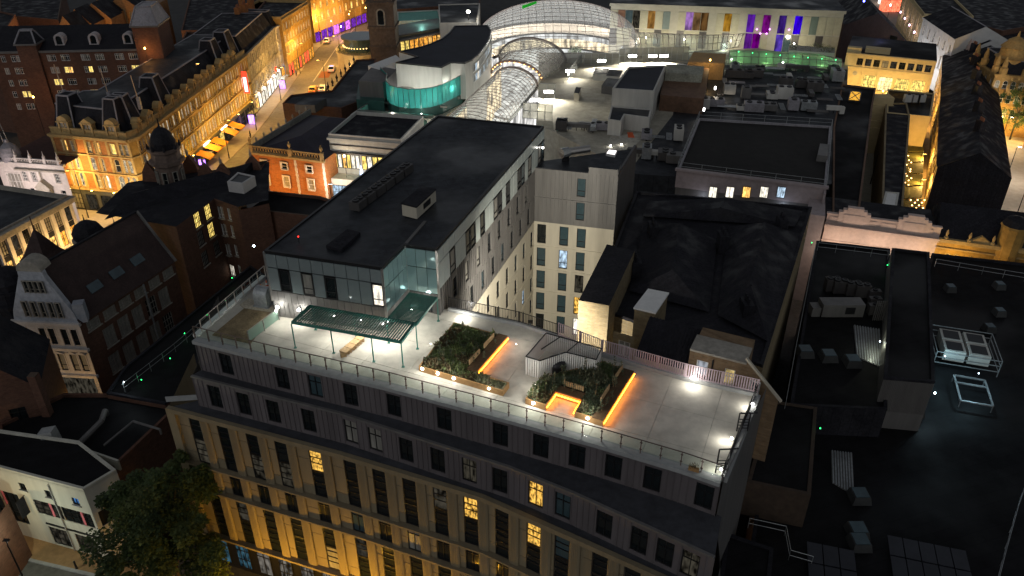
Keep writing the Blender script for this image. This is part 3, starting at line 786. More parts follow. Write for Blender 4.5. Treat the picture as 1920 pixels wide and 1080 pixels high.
# bench strips (dark boards) along lit edges, with backrests
def bench_edge(t, p, q, inner, w=.8):
    """timber seat along p->q (deck level edge), boards inward"""
    d = (q-p); L_ = d.length; d.normalize(); nrm = V((-d.y, d.x, 0)); nrm = nrm if (inner-p).dot(nrm) > 0 else -nrm
    for i in range(5):
        o = p + nrm*(w*(i+.5)/5); k = MB(); k.beam(V((o.x, o.y, ZT+.05)), V((o.x+d.x*L_, o.y+d.y*L_, ZT+.05)), w/5-.015, .05); k.build('board', deckbr, t)
    return d, nrm, L_
cA = V((-3.6, 48, ZT)); cB = V((4.6, 44.6, ZT))
def backrest(t, p, d, nrm, a0, a1, w):
    k = MB(); o = p + nrm*(w+.05); k.beam(o+d*a0+V((0, 0, .3)), o+d*a1+V((0, 0, .3)), .07, .42); k.build('backrest', timber, t)
d, nn, L_ = bench_edge(pA, ptA[2], ptA[3], cA); backrest(pA, V((ptA[2].x, ptA[2].y, ZT)), d, nn, .7, 2.3, .8); backrest(pA, V((ptA[2].x, ptA[2].y, ZT)), d, nn, 3.0, 4.6, .8)
exA = [[(ptA[2].x, ptA[2].y), (ptA[3].x, ptA[3].y), (ptA[3].x+nn.x, ptA[3].y+nn.y), (ptA[2].x+nn.x, ptA[2].y+nn.y)]]
def led(t, p, q, z=ZD+.30, off=.03):
    d = (q-p).normalized(); nrm = V((d.y, -d.x, 0)); k = MB(); a_ = V((p.x, p.y, z)); b_ = V((q.x, q.y, z))
    k.beam(a_+nrm*off, b_+nrm*off, .04, .045)
    k.build('led_strip', ledO, t)
led(pA, ptA[3], ptA[2], off=.06)
d, nn, L_ = bench_edge(pB, ptB[3], ptB[4], cB); backrest(pB, V((ptB[3].x, ptB[3].y, ZT)), d, nn, .2, 1.8, .8); backrest(pB, V((ptB[3].x, ptB[3].y, ZT)), d, nn, 2.8, 4.4, .8)
exB = [[(ptB[3].x, ptB[3].y), (ptB[4].x, ptB[4].y), (ptB[4].x+nn.x, ptB[4].y+nn.y), (ptB[3].x+nn.x, ptB[3].y+nn.y)]]
led(pB, ptB[4], ptB[3], off=.06)
# seat notch in the right planter
for a_, b_ in ((8, 7), (7, 6), (6, 5)): led(pB, ptB[a_], ptB[b_], off=.06)
n7, n6 = ptB[7], ptB[6]; dd = (n6-n7).normalized(); nv = V((-dd.y, dd.x, 0)); nv = nv if nv.y > 0 else -nv
for i in range(6):
    o = n7 + nv*(.12*(i+.5)); k = MB(); k.beam(o+V((0, 0, .05)), o+V((0, 0, .05))+(n6-n7), .105, .05); k.build('board', deckbr, pB)
o = n7 + nv*.85
for i in range(10):
    q = o+(n6-n7)*((i+.5)/10)*.8+dd*.2; k = MB(); k.box(q.x-.05, q.x+.05, q.y-.03, q.y+.03, ZT+.1, ZT+.5); k.build('backrest_slat', timber, pB)
exB.append([(n7.x, n7.y), (n6.x, n6.y), (n6.x+nv.x, n6.y+nv.y), (n7.x+nv.x, n7.y+nv.y)])
leafy('planting', sa, ZT-.1, 12000, .08, .34, pA, 3, greens, exA)
leafy('planting', sb, ZT-.1, 13000, .1, .62, pB, 5, [greens[2], greens[0], greens[3], greens[2], greens[4]], exB)
# shrub stems rising through the planting
rr = random.Random(8)
for t, P, ex, n, hh in ((pA, sa, exA, 22, .6), (pB, sb, exB, 40, 1.15)):
    k = MB(); c = 0
    while c < n:
        x, y = rr.uniform(min(p[0] for p in P), max(p[0] for p in P)), rr.uniform(min(p[1] for p in P), max(p[1] for p in P))
        if len(clip(P, V((1, 0)), x)) < 3: continue
        ok = True; cnt = False; j = len(P)-1
        for i in range(len(P)):
            if (P[i][1] > y) != (P[j][1] > y) and x < (P[j][0]-P[i][0])*(y-P[i][1])/(P[j][1]-P[i][1])+P[i][0]: cnt = not cnt
            j = i
        if not cnt: continue
        c += 1; h = hh*rr.uniform(.5, 1.1); e = V((x+rr.uniform(-.15, .15), y+rr.uniform(-.15, .15), ZT+h)); s0 = V((x, y, ZT-.1)); k.tube(s0, e, .012, 4, 0, .004)
        for q in range(26):
            f = rr.uniform(.25, 1); o = s0.lerp(e, f); a_ = rr.uniform(0, 6.28); ln = rr.uniform(.08, .2)
            v_ = V((math.cos(a_), math.sin(a_), rr.uniform(-.2, .9)))*ln; s_ = V((-math.sin(a_), math.cos(a_), 0))*ln*.3
            k.poly([o, o+v_*.5+s_, o+v_, o+v_*.5-s_], 1)
    k.build('shrub_stems', [timber, greens[2]], t, kind='stuff')
# ---------------------------------------------------------------- slatted plant enclosure
en = thing('plant_enclosure', 'white slatted plant enclosure open at the top behind the right planter', 'enclosure', u(1040, 690, ZD))
ep = [u(*p, 26.65) for p in ((986, 668), (1012, 676), (1061, 660), (1118, 674), (1128, 653), (1024, 624))]
whs = mat('white_slat', (.62, .61, .58), .5, .06, 3)
for i in range(len(ep)):
    w = Wall(ep[i], ep[(i+1) % len(ep)]); n = max(2, int(w.L/.16))
    k = MB()
    for q in range(n): k.wbox(w, q*w.L/n, (q+.62)*w.L/n, ZD+.05, 26.6, -.02, .02)
    k.build('slat_panel', whs, en, kind='stuff')
    k = MB(); k.wbox(w, 0, w.L, 26.6, 26.66, -.04, .03); k.build('top_rail', darkm, en)
k = MB(); k.beam(u(1050, 632, 26.64), u(1015, 655, 26.64), .06); k.build('cross_rail', darkm, en)
k = MB(); k.beam(u(1085, 641, 26.64), u(1064, 659, 26.64), .06); k.build('cross_rail', darkm, en)
t = thing('water_tank', 'black domed tank inside the white slatted enclosure', 'tank', u(1042, 680, ZD)); pc = u(1043, 672, 26.0)
k = MB(); k.lathe([(.75, ZD-26.0+.05), (.75, -.35), (.65, -.15), (.4, 0), (.12, .02)], pc, 16); k.build('body', darkm, t, smooth=True); k = MB(); k.lathe([(.14, .02), (.12, .1)], pc, 8); k.build('lid', darkm, t)
# ---------------------------------------------------------------- fences along the back
bl = [(p.x, p.y) for p in back]; fl2 = [(u(1048, 632, ZD).x, u(1048, 632, ZD).y)]
i0 = [bl[4], (u(975, 606, ZD).x, u(975, 606, ZD).y), fl2[0]]
kb = MB(); full = [bl[4], (u(975, 608, ZD).x, u(975, 608, ZD).y), fl2[0], bl[2], bl[1], bl[0]]
strip(kb, offset(full, -.02), offset(full, .32), ZD+.3, .35); kb.build('kerb', stoneD, apt)
def picket(name, label, line, z, h, sp, m, wd, rails=(.06, .96)):
    t = thing(name, label, 'railing', (*line[0], z)); k = MB(); r = MB()
    for w in segs(line):
        n = int(w.L/sp)
        for i in range(n): k.wbox(w, i*w.L/n, i*w.L/n+wd, z, z+h, -.015, .015)
        for f in rails: r.wbox(w, 0, w.L, z+h*f, z+h*f+.045, -.02, .02)
        np_ = max(1, int(w.L/1.9))
        for i in range(np_+1):
            q = MB(); a_ = min(i*w.L/np_, w.L-.07); q.wbox(w, a_, a_+.06, z-.1, z+h+.02, -.03, .03); q.build('post', m, t)
    k.build('bars', m, t, kind='stuff'); r.build('rail', m, t); return t
pinkm = mat('slat_pink', (.42, .33, .36), .5, .1, 3)
picket('bar_railing', 'dark vertical bar railing along the terrace edge beside the courtyard', [V(p)[:] for p in offset([full[0], full[1], full[2]], .15)], ZD+.28, 1.0, .13, darkm, .03)
picket('slat_fence', 'pinkish grey slat fence along the terrace back edge near the brick houses', offset([full[2], full[3], full[4], full[5]], .15), ZD+.28, 1.15, .17, pinkm, .075)
rb = [(u(1417, 741, ZD).x, u(1417, 741, ZD).y), (u(1356, 890, ZD).x, u(1356, 890, ZD).y)]
picket('bar_railing', 'dark railing with lamps along the narrow end of the terrace', rb, ZD+.05, 1.0, .12, darkm, .025)
k = MB(); w = Wall(V(rb[1]), V(rb[0])); k.wbox(w, -.3, w.L, ZD-.3, ZD+.12, -.1, .35); k.build('kerb', stoneD, apt)
# maintenance davit frames at the end railing
for px, py, top, lab in ((1391, 808, 1.5, 'dark metal step-over frame at the end railing'), (1352, 886, 1.9, 'dark metal davit post at the terrace front corner')):
    p = u(px, py, ZD); t = thing('davit', lab, 'davit', p); k = MB()
    for dx in (-.35, .35): k.tube(p+V((dx, 0, 0)), p+V((dx, 0, top)), .05, 6); 
    k.build('frame_posts', darkm, t); k = MB(); k.tube(p+V((-.35, 0, top)), p+V((.9, .3, top-.2)), .05, 6); k.tube(p+V((-.35, 0, top)), p+V((-.35, -.25, top+.25)), .05, 6); k.build('arm', darkm, t)
    k = MB()
    for q in range(4): k.beam(p+V((-.35, 0, .25+q*.25)), p+V((.35, 0, .25+q*.25)), .04)
    k.build('rungs', darkm, t, kind='stuff')
t = thing('flower_pot', 'small clay trough with dried plant on the front coping', 'plant pot', u(1299, 881, ZD+.1)); p = u(1299, 881, ZD+.1)
k = MB(); k.prism([(p.x-.3, p.y-.02), (p.x+.3, p.y-.28), (p.x+.36, p.y-.1), (p.x-.24, p.y+.16)], ZD+.1, ZD+.35); k.build('trough', orangep and corten, t)
k = MB(); rr = random.Random(2)
for i in range(60):
    o = p+V((rr.uniform(-.25, .3), rr.uniform(-.15, .1), .2)); d = V((rr.uniform(-.2, .2), rr.uniform(-.2, .2), rr.uniform(.1, .3))); k.poly([o, o+d*.6+V((.03, 0, 0)), o+d])
k.build('plant', greens[4], t, kind='stuff')
# ---------------------------------------------------------------- tower roof plant
t = thing('rooftop_unit', 'cream air-handling unit with dark lid on the tower roof', 'air handler', u(775, 400, 31))
q = [u(755, 406, 31), u(782, 413, 31), u(818, 379, 31), u(792, 374, 31)]
k = MB(); k.prism(q, 31.1, 32.15); k.build('casing', cream, t); k = MB(); k.prism(inset([(p.x, p.y) for p in q], -.06), 32.15, 32.25); k.build('lid', slate, t)
k = MB(); w = Wall(q[1], q[2]); k.wbox(w, w.L*.35, w.L*.7, 31.4, 31.9, 0, .03); k.build('grille', darkm, t)
cpts = [(673+(777-673)*i/6.0, 400+(322-400)*i/6.0) for i in range(7)]
for i in range(6):
    a, b = u(*cpts[i], 31), u(*cpts[i+1], 31); w = Wall(a, b)
    t = thing('condenser', f'{ORD[i]} condenser box from the front in the row on the tower roof', 'condenser', (a+b)/2, 'condensers on the tower roof')
    k = MB(); k.wbox(w, .1, w.L-.1, 31.12, 31.85, 0, -1.0); k.build('casing', zincd, t)
    k = MB()
    for f in (.28, .72):
        c = w.p(w.L*f, 31.85, -.5); k.lathe([(.3, 0), (.3, .12), (.24, .14), (.06, .1)], c, 10)
    k.build('fan_cowls', darkm, t)
k = MB(); k.prism([u(*p, 31.02) for p in ((612, 466), (652, 435), (676, 441), (640, 474))], 31.02, 31.3); k.build('roof_hatch', slate, apt)
t = thing('vent_pipe', 'small red warning light on the tower roof', 'light', u(561, 455, 31)); p = u(561, 455, 31)
k = MB(); k.tube(p, p+V((0, 0, .5)), .03); k.build('post', darkm, t); k = MB(); k.lathe([(.05, .5), (.05, .58)], p, 8); k.build('lens', emit('red_lens', (1, .03, .02), 4), t)
# duct fan on annexe roof
t = thing('roof_fan', 'blue-lit cylindrical roof fan with duct on the annexe roof', 'fan', u(1065, 300, 27.1)); p = u(1062, 302, 27.1)
k = MB(); k.tube(p+V((-.6, 0, .9)), p+V((.2, .5, .9)), .55, 12); k.build('casing', galv, t); k = MB(); k.tube(p+V((.2, .5, .9)), p+V((2.6, 1.2, 1.0)), .4, 10); k.build('duct', steel, t)
k = MB(); k.box(p.x-.5, p.x+.3, p.y-.2, p.y+.4, 27.12, 27.5); k.build('stand', darkm, t)
t = thing('roof_light', 'small glowing white rooflight on the annexe corner', 'rooflight', u(1147, 292, 27.12)); q = [u(*p, 27.2) for p in ((1136, 291), (1153, 294), (1157, 286), (1141, 284))]
k = MB(); k.prism(q, 27.12, 27.4); k.build('kerb', whitep, t); k = MB(); k.prism(inset([(p.x, p.y) for p in q], .08), 27.41, 27.45); k.build('pane', emit('rooflight', (1, .92, .9), 2.5, .3), t)
# ---------------------------------------------------------------- terrace lamps
def lamp(px, py, z, power, label, group='terrace lamps', col=(1, .97, .88), loff=(0, -.25, .05), r=.09, name='terrace_lamp', base=None):
    p = u(px, py, z); t = thing(name, label, 'lamp', p, group)
    k = MB(); k.lathe([(r*.3, -r), (r*.9, -r*.5), (r, 0), (r*.8, r*.6), (r*.2, r)], p, 10); k.build('bulb', lampW if col[2] > .5 else lampO, t, smooth=True)
    k = MB(); k.tube(p+V((0, 0, -r*1.2)), p+V((0, .12, -r*1.6)), r*.5, 6); k.build('bracket', darkm, t)
    if power: light('POINT', name, p+V(loff), power*1.35, col, t, .12) if name != 'pergola_lamp' else light('SPOT', name, p+V(loff), power*3.2, col, t, .1, p+V((0, 0, -5)), 150, .4)
    return t
lamp(520, 576, 26.1, 95, 'bright wall lamp at the tower corner beside the glass screen', loff=(0, -.35, 0), r=.13)
lamp(560, 581, 26.1, 75, 'bright wall lamp at the end of the pergola', loff=(0, -.4, 0), r=.13)
for i, (px, py) in enumerate(((626, 592), (678, 601), (718, 607), (728, 604))):
    lamp(px, py, 27.12, 70 if i < 3 else 25, f'{ORD[i]} lamp from the bench end hanging under the pergola slats', 'lamps under the pergola', loff=(0, 0, -.25), r=.07, name='pergola_lamp')
lamp(772, 580, 27.12, 45, 'lamp under the pergola wing beside the glazed corner', 'lamps under the pergola', loff=(0, 0, -.25), r=.06, name='pergola_lamp')
light('POINT', 'alcove_fill', u(785, 575, 26.3), 28, (.95, 1, .95), pg, .2)  # added fill to brighten the glazed panels, no fixture
for i, (px, py, pw) in enumerate(((792, 691, 60), (821, 700, 55), (851, 709, 55), (917, 728, 60), (1000, 756, 75), (1102, 784, 75))):
    lamp(px, py, ZD+.32, pw, (f'{ORD[i]} small floodlight from the pergola on the left planter front' if i < 4 else ['floodlight on the right planter front before the seat notch', 'floodlight on the right planter front past the seat notch'][i-4]), 'planter floodlights', loff=(-.1, -.3, 1.0), r=.11, name='planter_lamp')
lamp(868, 597, ZD+.3, 95, 'low lamp behind the left planter near the courtyard railing', loff=(0, .3, .3), r=.05)
lamp(1003, 722, ZD+.3, 22, 'low lamp on the side of the right planter', 'planter floodlights', loff=(-.3, .1, .9), r=.05, name='planter_lamp')
lamp(808, 645, ZD+.25, 24, 'low lamp on the side of the left planter', 'planter floodlights', loff=(-.35, .1, .9), r=.04, name='planter_lamp')
lamp(968, 645, ZD+.6, 70, 'low lamp in front of the white slatted enclosure', loff=(.2, .4, 1.3), r=.03)
lamp(1301, 708, ZD+.42, 62, 'very bright lamp low on the slat fence', loff=(-.1, -.5, .35), r=.13)
lamp(1411, 757, ZD+.3, 26, 'lamp at the far corner of the end railing', loff=(-.4, -.1, .2))
lamp(1372, 822, ZD+.3, 28, 'lamp half way along the end railing', loff=(-.5, 0, .25))
lamp(1352, 880, ZD+.3, 24, 'lamp at the front corner of the end railing', loff=(-.35, .1, .25))
lamp(1018, 277, 29, 6, 'small cool lamp on the tower flank above the annexe', loff=(.3, -.3, 0), r=.1)
# ================================================================ street lamps below the facade
def street_lamp(p, h, power, label, group, col=(1, .62, .16), arm=(0, 1.2), r=.16, name='street_lamp', spot=None):
    t = thing(name, label, 'street lamp', (p[0], p[1], p[2]), group); b = V(p)
    k = MB(); k.tube(b, b+V((0, 0, h)), .09, 6, 0, .06); k.tube(b, b+V((0, 0, 1)), .12, 6); k.build('post', darkm, t)
    e = b+V((arm[0], arm[1], h)); k = MB(); k.tube(b+V((0, 0, h-.1)), e, .05, 6); k.build('arm', darkm, t)
    k = MB(); k.hexa([e+V(q) for q in ((-.3, -.14, -.06), (.3, -.14, -.06), (.3, .14, -.06), (-.3, .14, -.06), (-.2, -.1, .08), (.2, -.1, .08), (.2, .1, .08), (-.2, .1, .08))]); k.build('head', darkm, t)
    k = MB(); k.box(e.x-.24, e.x+.24, e.y-.1, e.y+.1, e.z-.1, e.z-.065); k.build('lens', lampO if col[2] < .5 else lampW, t)
    light('POINT', name, e+V((0, 0, -.4)), power, col, t, r)
    return t
for i, (x, y, pw, lab) in enumerate(((-21, 42.6, 1300, 'street lamp on the kerb before the block corner'), (-14, 39.6, 2200, 'street lamp on the kerb before the middle of the block facade'), (-6.5, 36.6, 800, 'street lamp on the kerb further along the block facade'))): street_lamp((x, y, 0), 5, pw, lab, 'lamps in the front street', (1, .5, .035), (0, .6))
street_lamp((2, 30, 0), 7, 260, 'street lamp in the road near the far end of the block', 'lamps in the front street', (1, .8, .55))
# courtyard floodlights on the podium back wall
for i, (x, y, z, pw, lab) in enumerate(((1.5, 54.2, 24.2, 900, 'courtyard floodlight fixed under the bar railing'), (4.6, 51.2, 20.5, 500, 'courtyard floodlight low on the podium wall near the brick house'))):
    t = thing('courtyard_lamp', lab, 'lamp', (x, y, z), 'courtyard floodlights'); p = V((x, y, z))
    k = MB(); k.box(x-.2, x+.2, y-.12, y+.08, z-.12, z+.12); k.build('casing', darkm, t); k = MB(); k.box(x-.17, x+.17, y+.085, y+.1, z-.09, z+.09); k.build('lens', lampW, t)
    light('SPOT', 'courtyard_lamp', p+V((0, .3, 0)), pw*12, (1, .93, .78), t, .15, p+V((1.5, 20, -7)), 140, .8)
# ================================================================ left: streets, hotel and neighbours
def sheet(name, pts, z, m, lab=None):
    k = MB(); k.poly([(p[0], p[1], z) for p in pts]); return struct(name, k, m)
kerbpx = [(395, 338), (407, 320), (465, 267), (502, 223), (547, 160), (588, 100), (650, 40), (692, 6)]
KL = [u(*p, 0) for p in kerbpx]
def side(line, d): return offset([(p[0], p[1]) for p in line], d)
# carriageway with centre line and kerbed pavements
roadm = mat('street_asphalt', (.22, .20, .17), .8, .25, 1.2, .2)
rd = side(KL, 14); k = MB()
for i in range(len(KL)-1): k.poly([(KL[i].x, KL[i].y, .004), (*rd[i], .004), (*rd[i+1], .004), (KL[i+1].x, KL[i+1].y, .004)])
struct('road', k, roadm)
pv = side(KL, -9)
k = MB()
for i in range(len(KL)-1): k.hexa([(*pv[i], 0), (KL[i].x, KL[i].y, 0), (KL[i+1].x, KL[i+1].y, 0), (*pv[i+1], 0), (*pv[i], .12), (KL[i].x, KL[i].y, .12), (KL[i+1].x, KL[i+1].y, .12), (*pv[i+1], .12)])
pvm = mat('street_paving', (.40, .35, .29), .8, .15, .9, .1)
struct('pavement', k, pvm)
rl_, rr_ = side(KL, 14), side(KL, 19); k = MB()
for i in range(len(KL)-1): k.hexa([(*rl_[i], 0), (*rr_[i], 0), (*rr_[i+1], 0), (*rl_[i+1], 0), (*rl_[i], .12), (*rr_[i], .12), (*rr_[i+1], .12), (*rl_[i+1], .12)])
struct('pavement', k, pvm)
wline = mat('road_paint', (.6, .56, .48), .7, .2, 3)
k = MB(); strip_ = [u(*p, 0) for p in ((587, 153), (632, 88), (690, 25))]
for a, b in zip(strip_, strip_[1:]): k.beam(V((a.x, a.y, .012)), V((b.x, b.y, .012)), .25, .006)
struct('road_marking', k, wline)
k = MB(); k.prism(us(0, (596, 146), (616, 146), (622, 134), (603, 134)), .005, .012); struct('road_marking', k, mat('red_tarmac', (.28, .09, .03), .8, .2, 2))
# plaza paving in front of the hotel's short side
k = MB(); k.prism(us(0, (120, 388), (300, 402), (290, 440), (240, 470), (130, 430)), 0, .12); struct('pavement', k, pvm)
# --------------------------------------------------------------- grand hotel
HA, HB, HC, HD = u(95, 250, 14), u(238, 262, 14), u(255, 256, 14), u(460, 103, 14)
WA_, WB_, WC_ = Wall(HA, HB), Wall(HB, HC), Wall(HC, HD)
hotel = thing('grand_hotel', 'ornate yellow-lit Victorian hotel with mansard roof on the street corner', 'hotel', (HB.x, HB.y, 0))
hotp = emit('hotel_pane', (1, .86, .62), .42, .8, 2.5)
pH = lambda: pick((curtain, 2), (hotp, 4), (pglass, .8), (L_warm, .3), (L_whi, .25))
hl = []
for px, lit in ((120, L_warm), (136, curtain), (164, curtain), (180, L_warm), (209, L_yel), (224, curtain), (247, curtain)):
    a = min(max(WA_.hit(px, 268)[0], .8), WA_.L-.7)
    hl.append(dict(a=a, z=11.15, w=.95, h=1.85, pane=lit, style=('s', False, .12, True)))
    hl.append(dict(a=a, z=8.0, w=1.0, h=2.3, pane=pH(), style=('s', True, .14, True)))
    hl.append(dict(a=a, z=4.75, w=1.15, h=2.5, pane=pH(), style=('s', True, .2, True)))
facade(hotel, WA_, 4.2, 13.6, hl, hbrick, frame=whitep, trim=stoneY)
hc = []
nb = 20
for i in range(nb):
    c = (i+.5)*WC_.L/nb
    for dx in (-.55, .55):
        hc.append(dict(a=c+dx, z=11.15, w=.7, h=1.85, pane=pH(), style=('s', False, .1, True)))
        hc.append(dict(a=c+dx, z=8.0, w=.72, h=2.3, pane=pH(), style=('s', True, .1, True)))
        hc.append(dict(a=c+dx, z=4.75, w=.8, h=2.5, pane=pick((curtain, 2), (hotp, 3)), style=('s', True, .12, True)))
hsand = mat('hotel_sandstone', (.36, .22, .06), .85, .25, 1.6, .4)
facade(hotel, WC_, 4.2, 13.6, hc, hsand, frame=whitep, trim=stoneY)
facade(hotel, WB_, 4.2, 13.6, [], hsand)
k = MB(); 
for w in (WA_, WB_, WC_): k.poly([w.p(0, 0), w.p(w.L, 0), w.p(w.L, 4.2), w.p(0, 4.2)])
k.build('ground_floor_wall', mat('shop_dark', (.07, .075, .085), .6, .3, 2), hotel)
for w, n in ((WA_, 5), (WC_, 17)):
    for i in range(n):
        window(hotel, w, (i+.5)*w.L/n, .4, w.L/n-.9, 2.9, ('g', False, 0, False), pick((L_dim, 3), (L_warm, .5 if w is WC_ else 0), (curtain, 1), (L_yel, .4 if w is WC_ else 0)), darkm, out=.2)
HW = (WA_, WB_, WC_)
for nm, z0, z1, o in (('string_course', 4.15, 4.5, .3), ('string_course', 7.45, 7.75, .35), ('string_course', 10.6, 10.85, .22), ('cornice', 13.45, 13.75, .35), ('cornice', 13.75, 14.1, .7)):
    k = MB()
    for w in HW: k.wbox(w, -.2, w.L+.2, z0, z1, -.1, o)
    k.build(nm, stoneY, hotel)
k = MB()
for w in (WA_,):
    for i in range(8): k.wbox(w, i*w.L/7.0-.22, i*w.L/7.0+.22, 4.5, 13.4, 0, .1)
for i in range(nb+1): k.wbox(WC_, i*WC_.L/nb-.2, i*WC_.L/nb+.2, 4.5, 13.4, 0, .12)
k.build('pilasters', stoneY, hotel, kind='stuff')
k = MB()
for w in HW: k.wbox(w, 0, w.L, 14.1, 15.0, -.4, -.1); k.wbox(w, -.05, w.L+.05, 15.0, 15.15, -.48, -.02)
k.build('parapet', stoneY, hotel)
# dormers on the parapet: round-headed and triangular pediments
def dormer(w, a, wd, tri, zz=14.1, h=2.0):
    k = MB(); z1 = zz+h
    for s_ in (-1, 1): k.wbox(w, a+s_*wd/2-.16, a+s_*wd/2+.16, zz, z1, -.9, .08)
    k.wbox(w, a-wd/2, a+wd/2, zz, zz+.35, -.5, .02); k.wbox(w, a-wd/2-.3, a+wd/2+.3, z1, z1+.18, -1.0, .2)
    if tri:
        f = [w.p(a-wd/2-.3, z1+.18, .15), w.p(a+wd/2+.3, z1+.18, .15), w.p(a, z1+1.0, .15)]; b = [w.p(a-wd/2-.3, z1+.18, -1.0), w.p(a+wd/2+.3, z1+.18, -1.0), w.p(a, z1+1.0, -1.0)]
    else:
        q = [(a+(wd/2+.1)*math.cos(math.pi*i/8), z1+.18+(wd/2+.1)*math.sin(math.pi*i/8)) for i in range(9)]
        f = [w.p(x, z, .12) for x, z in q]; b = [w.p(x, z, -1.0) for x, z in q]
    k.poly(f); n = len(f)
    for i in range(n): k.poly([f[i], f[(i+1) % n], b[(i+1) % n], b[i]])
    o = k.build('dormer', stoneY, hotel)
    k = MB(); k.poly([w.p(a-wd/2+.16, zz+.35, -.2), w.p(a+wd/2-.16, zz+.35, -.2), w.p(a+wd/2-.16, z1, -.2), w.p(a-wd/2+.16, z1, -.2)]); k.build('pane', curtain, o)
    k = MB(); k.wbox(w, a-.06, a+.06, zz+.35, z1, -.18, -.1); k.build('mullion', stoneY, o)
for px, t_ in ((117, 0), (160, 1), (204, 0)): dormer(WA_, WA_.hit(px, 230)[0], 1.7, t_)
for i, (px, py, t_, wd) in enumerate(((262, 238, 0, 1.2), (281, 222, 1, 2.0), (302, 208, 0, 1.5), (324, 193, 0, .9), (337, 182, 0, .9), (352, 173, 0, .9), (365, 163, 0, .9), (377, 153, 0, .9), (389, 143, 0, .9), (400, 134, 0, 1.1), (415, 121, 1, 1.8), (427, 113, 0, 1.5), (437, 105, 1, 2.0))):
    s_, z_ = WC_.hit(px, py); dormer(WC_, min(max(s_, 1), WC_.L-1), wd, t_, h=1.7)
# mansard roof with pavilion caps
k = MB(); 
def ring(z, d):
    P = [WA_.p(-.0, 0, -d), WB_.p(WB_.L*.5, 0, -d*1.1), WC_.p(WC_.L, 0, -d)]; Q = [WC_.p(WC_.L, 0, -14+d), WC_.p(11+0, 0, -14+d), WA_.p(0, 0, -13+d)]
    return [V((p.x, p.y, z)) for p in P+Q]
r0, r1 = ring(14.4, 1.0), ring(18.2, 2.9)
for i in range(6): k.poly([r0[i], r0[(i+1) % 6], r1[(i+1) % 6], r1[i]])
k.build('mansard', slate, hotel); k = MB(); k.poly(r1); k.build('roof', roofblk, hotel)
k = MB()
for i in range(6): k.beam(r1[i], r1[(i+1) % 6], .3, .18)
k.build('ridge_lead', leadm, hotel)
def pavilion(w, a, wd, z0=14.5, z1=20.0, d0=.7, d1=5.5):
    q0 = [w.p(a-wd/2, z0, -d0), w.p(a+wd/2, z0, -d0), w.p(a+wd/2, z0, -d1), w.p(a-wd/2, z0, -d1)]
    i_ = wd*.2; q1 = [w.p(a-wd/2+i_, z1, -d0-1.3), w.p(a+wd/2-i_, z1, -d0-1.3), w.p(a+wd/2-i_, z1, -d1+1.3), w.p(a-wd/2+i_, z1, -d1+1.3)]
    k = MB(); k.hexa(q0+q1); o = k.build('pavilion_roof', slate, hotel)
    for i in range(4):
        k = MB(); k.beam(q0[i], q1[i], .2); k.build('hip_lead', leadm, o); k = MB(); k.beam(q1[i], q1[(i+1) % 4], .22); k.build('cap_lead', leadm, o)
pavilion(WA_, 2.6, 3.4); pavilion(WA_, 11.2, 3.2); pavilion(WC_, 3.2, 3.4); pavilion(WC_, 14.5, 4.2); pavilion(WC_, 41, 4.2); pavilion(WC_, 48.5, 4.5)
for px, py, h in ((262, 205, 5), (207, 197, 5.5), (124, 195, 6)):
    p = u(px, py-8, 18.2); k = MB(); k.box(p.x-.25, p.x+.25, p.y-.25, p.y+.25, 17.5, 17.8+h*.35); k.build('flagpole_base', leadm, hotel)
    k = MB(); k.tube(p, p+V((-.3, 0, h)), .08, 6); k.build('flagpole', mat('pole_tan', (.5, .36, .25), .5, .1, 2), hotel)
# far side walls so the block is closed
k = MB(); q = ring(0, 0)
for a, b in ((2, 3), (3, 4), (4, 5), (5, 0)): k.poly([(q[a].x, q[a].y, 0), (q[b].x, q[b].y, 0), (q[b].x, q[b].y, 14.5), (q[a].x, q[a].y, 14.5)])
k.build('rear_wall', dbrick, hotel)
# vertical red and white sign at the far end of the long front
t = thing('hanging_sign', 'tall red and white illuminated vertical sign on the hotel front', 'sign', WC_.p(44.5, 6, 1)); s_ = WC_.hit(454, 160)[0]
k = MB(); k.wbox(WC_, s_-.15, s_+.15, 6.8, 11.6, .35, 1.35); k.build('cabinet', emit('sign_red', (1, .05, .02), 2.2), t)
k = MB(); k.wbox(WC_, s_-.17, s_-.155, 7.2, 10.4, .5, 1.2); k.build('panel', emit('sign_white', (1, .92, .88), 2.6), t)
for i in range(7):
    k = MB(); k.wbox(WC_, s_-.19, s_-.175, 7.35+i*.43, 7.55+i*.43, .6, 1.1); k.build('letter', emit('sign_ink', (.5, .03, .1), .3), t)
light('POINT', 'sign_glow', WC_.p(s_-1, 9, 1.2), 50, (1, .08, .04), t, .4)
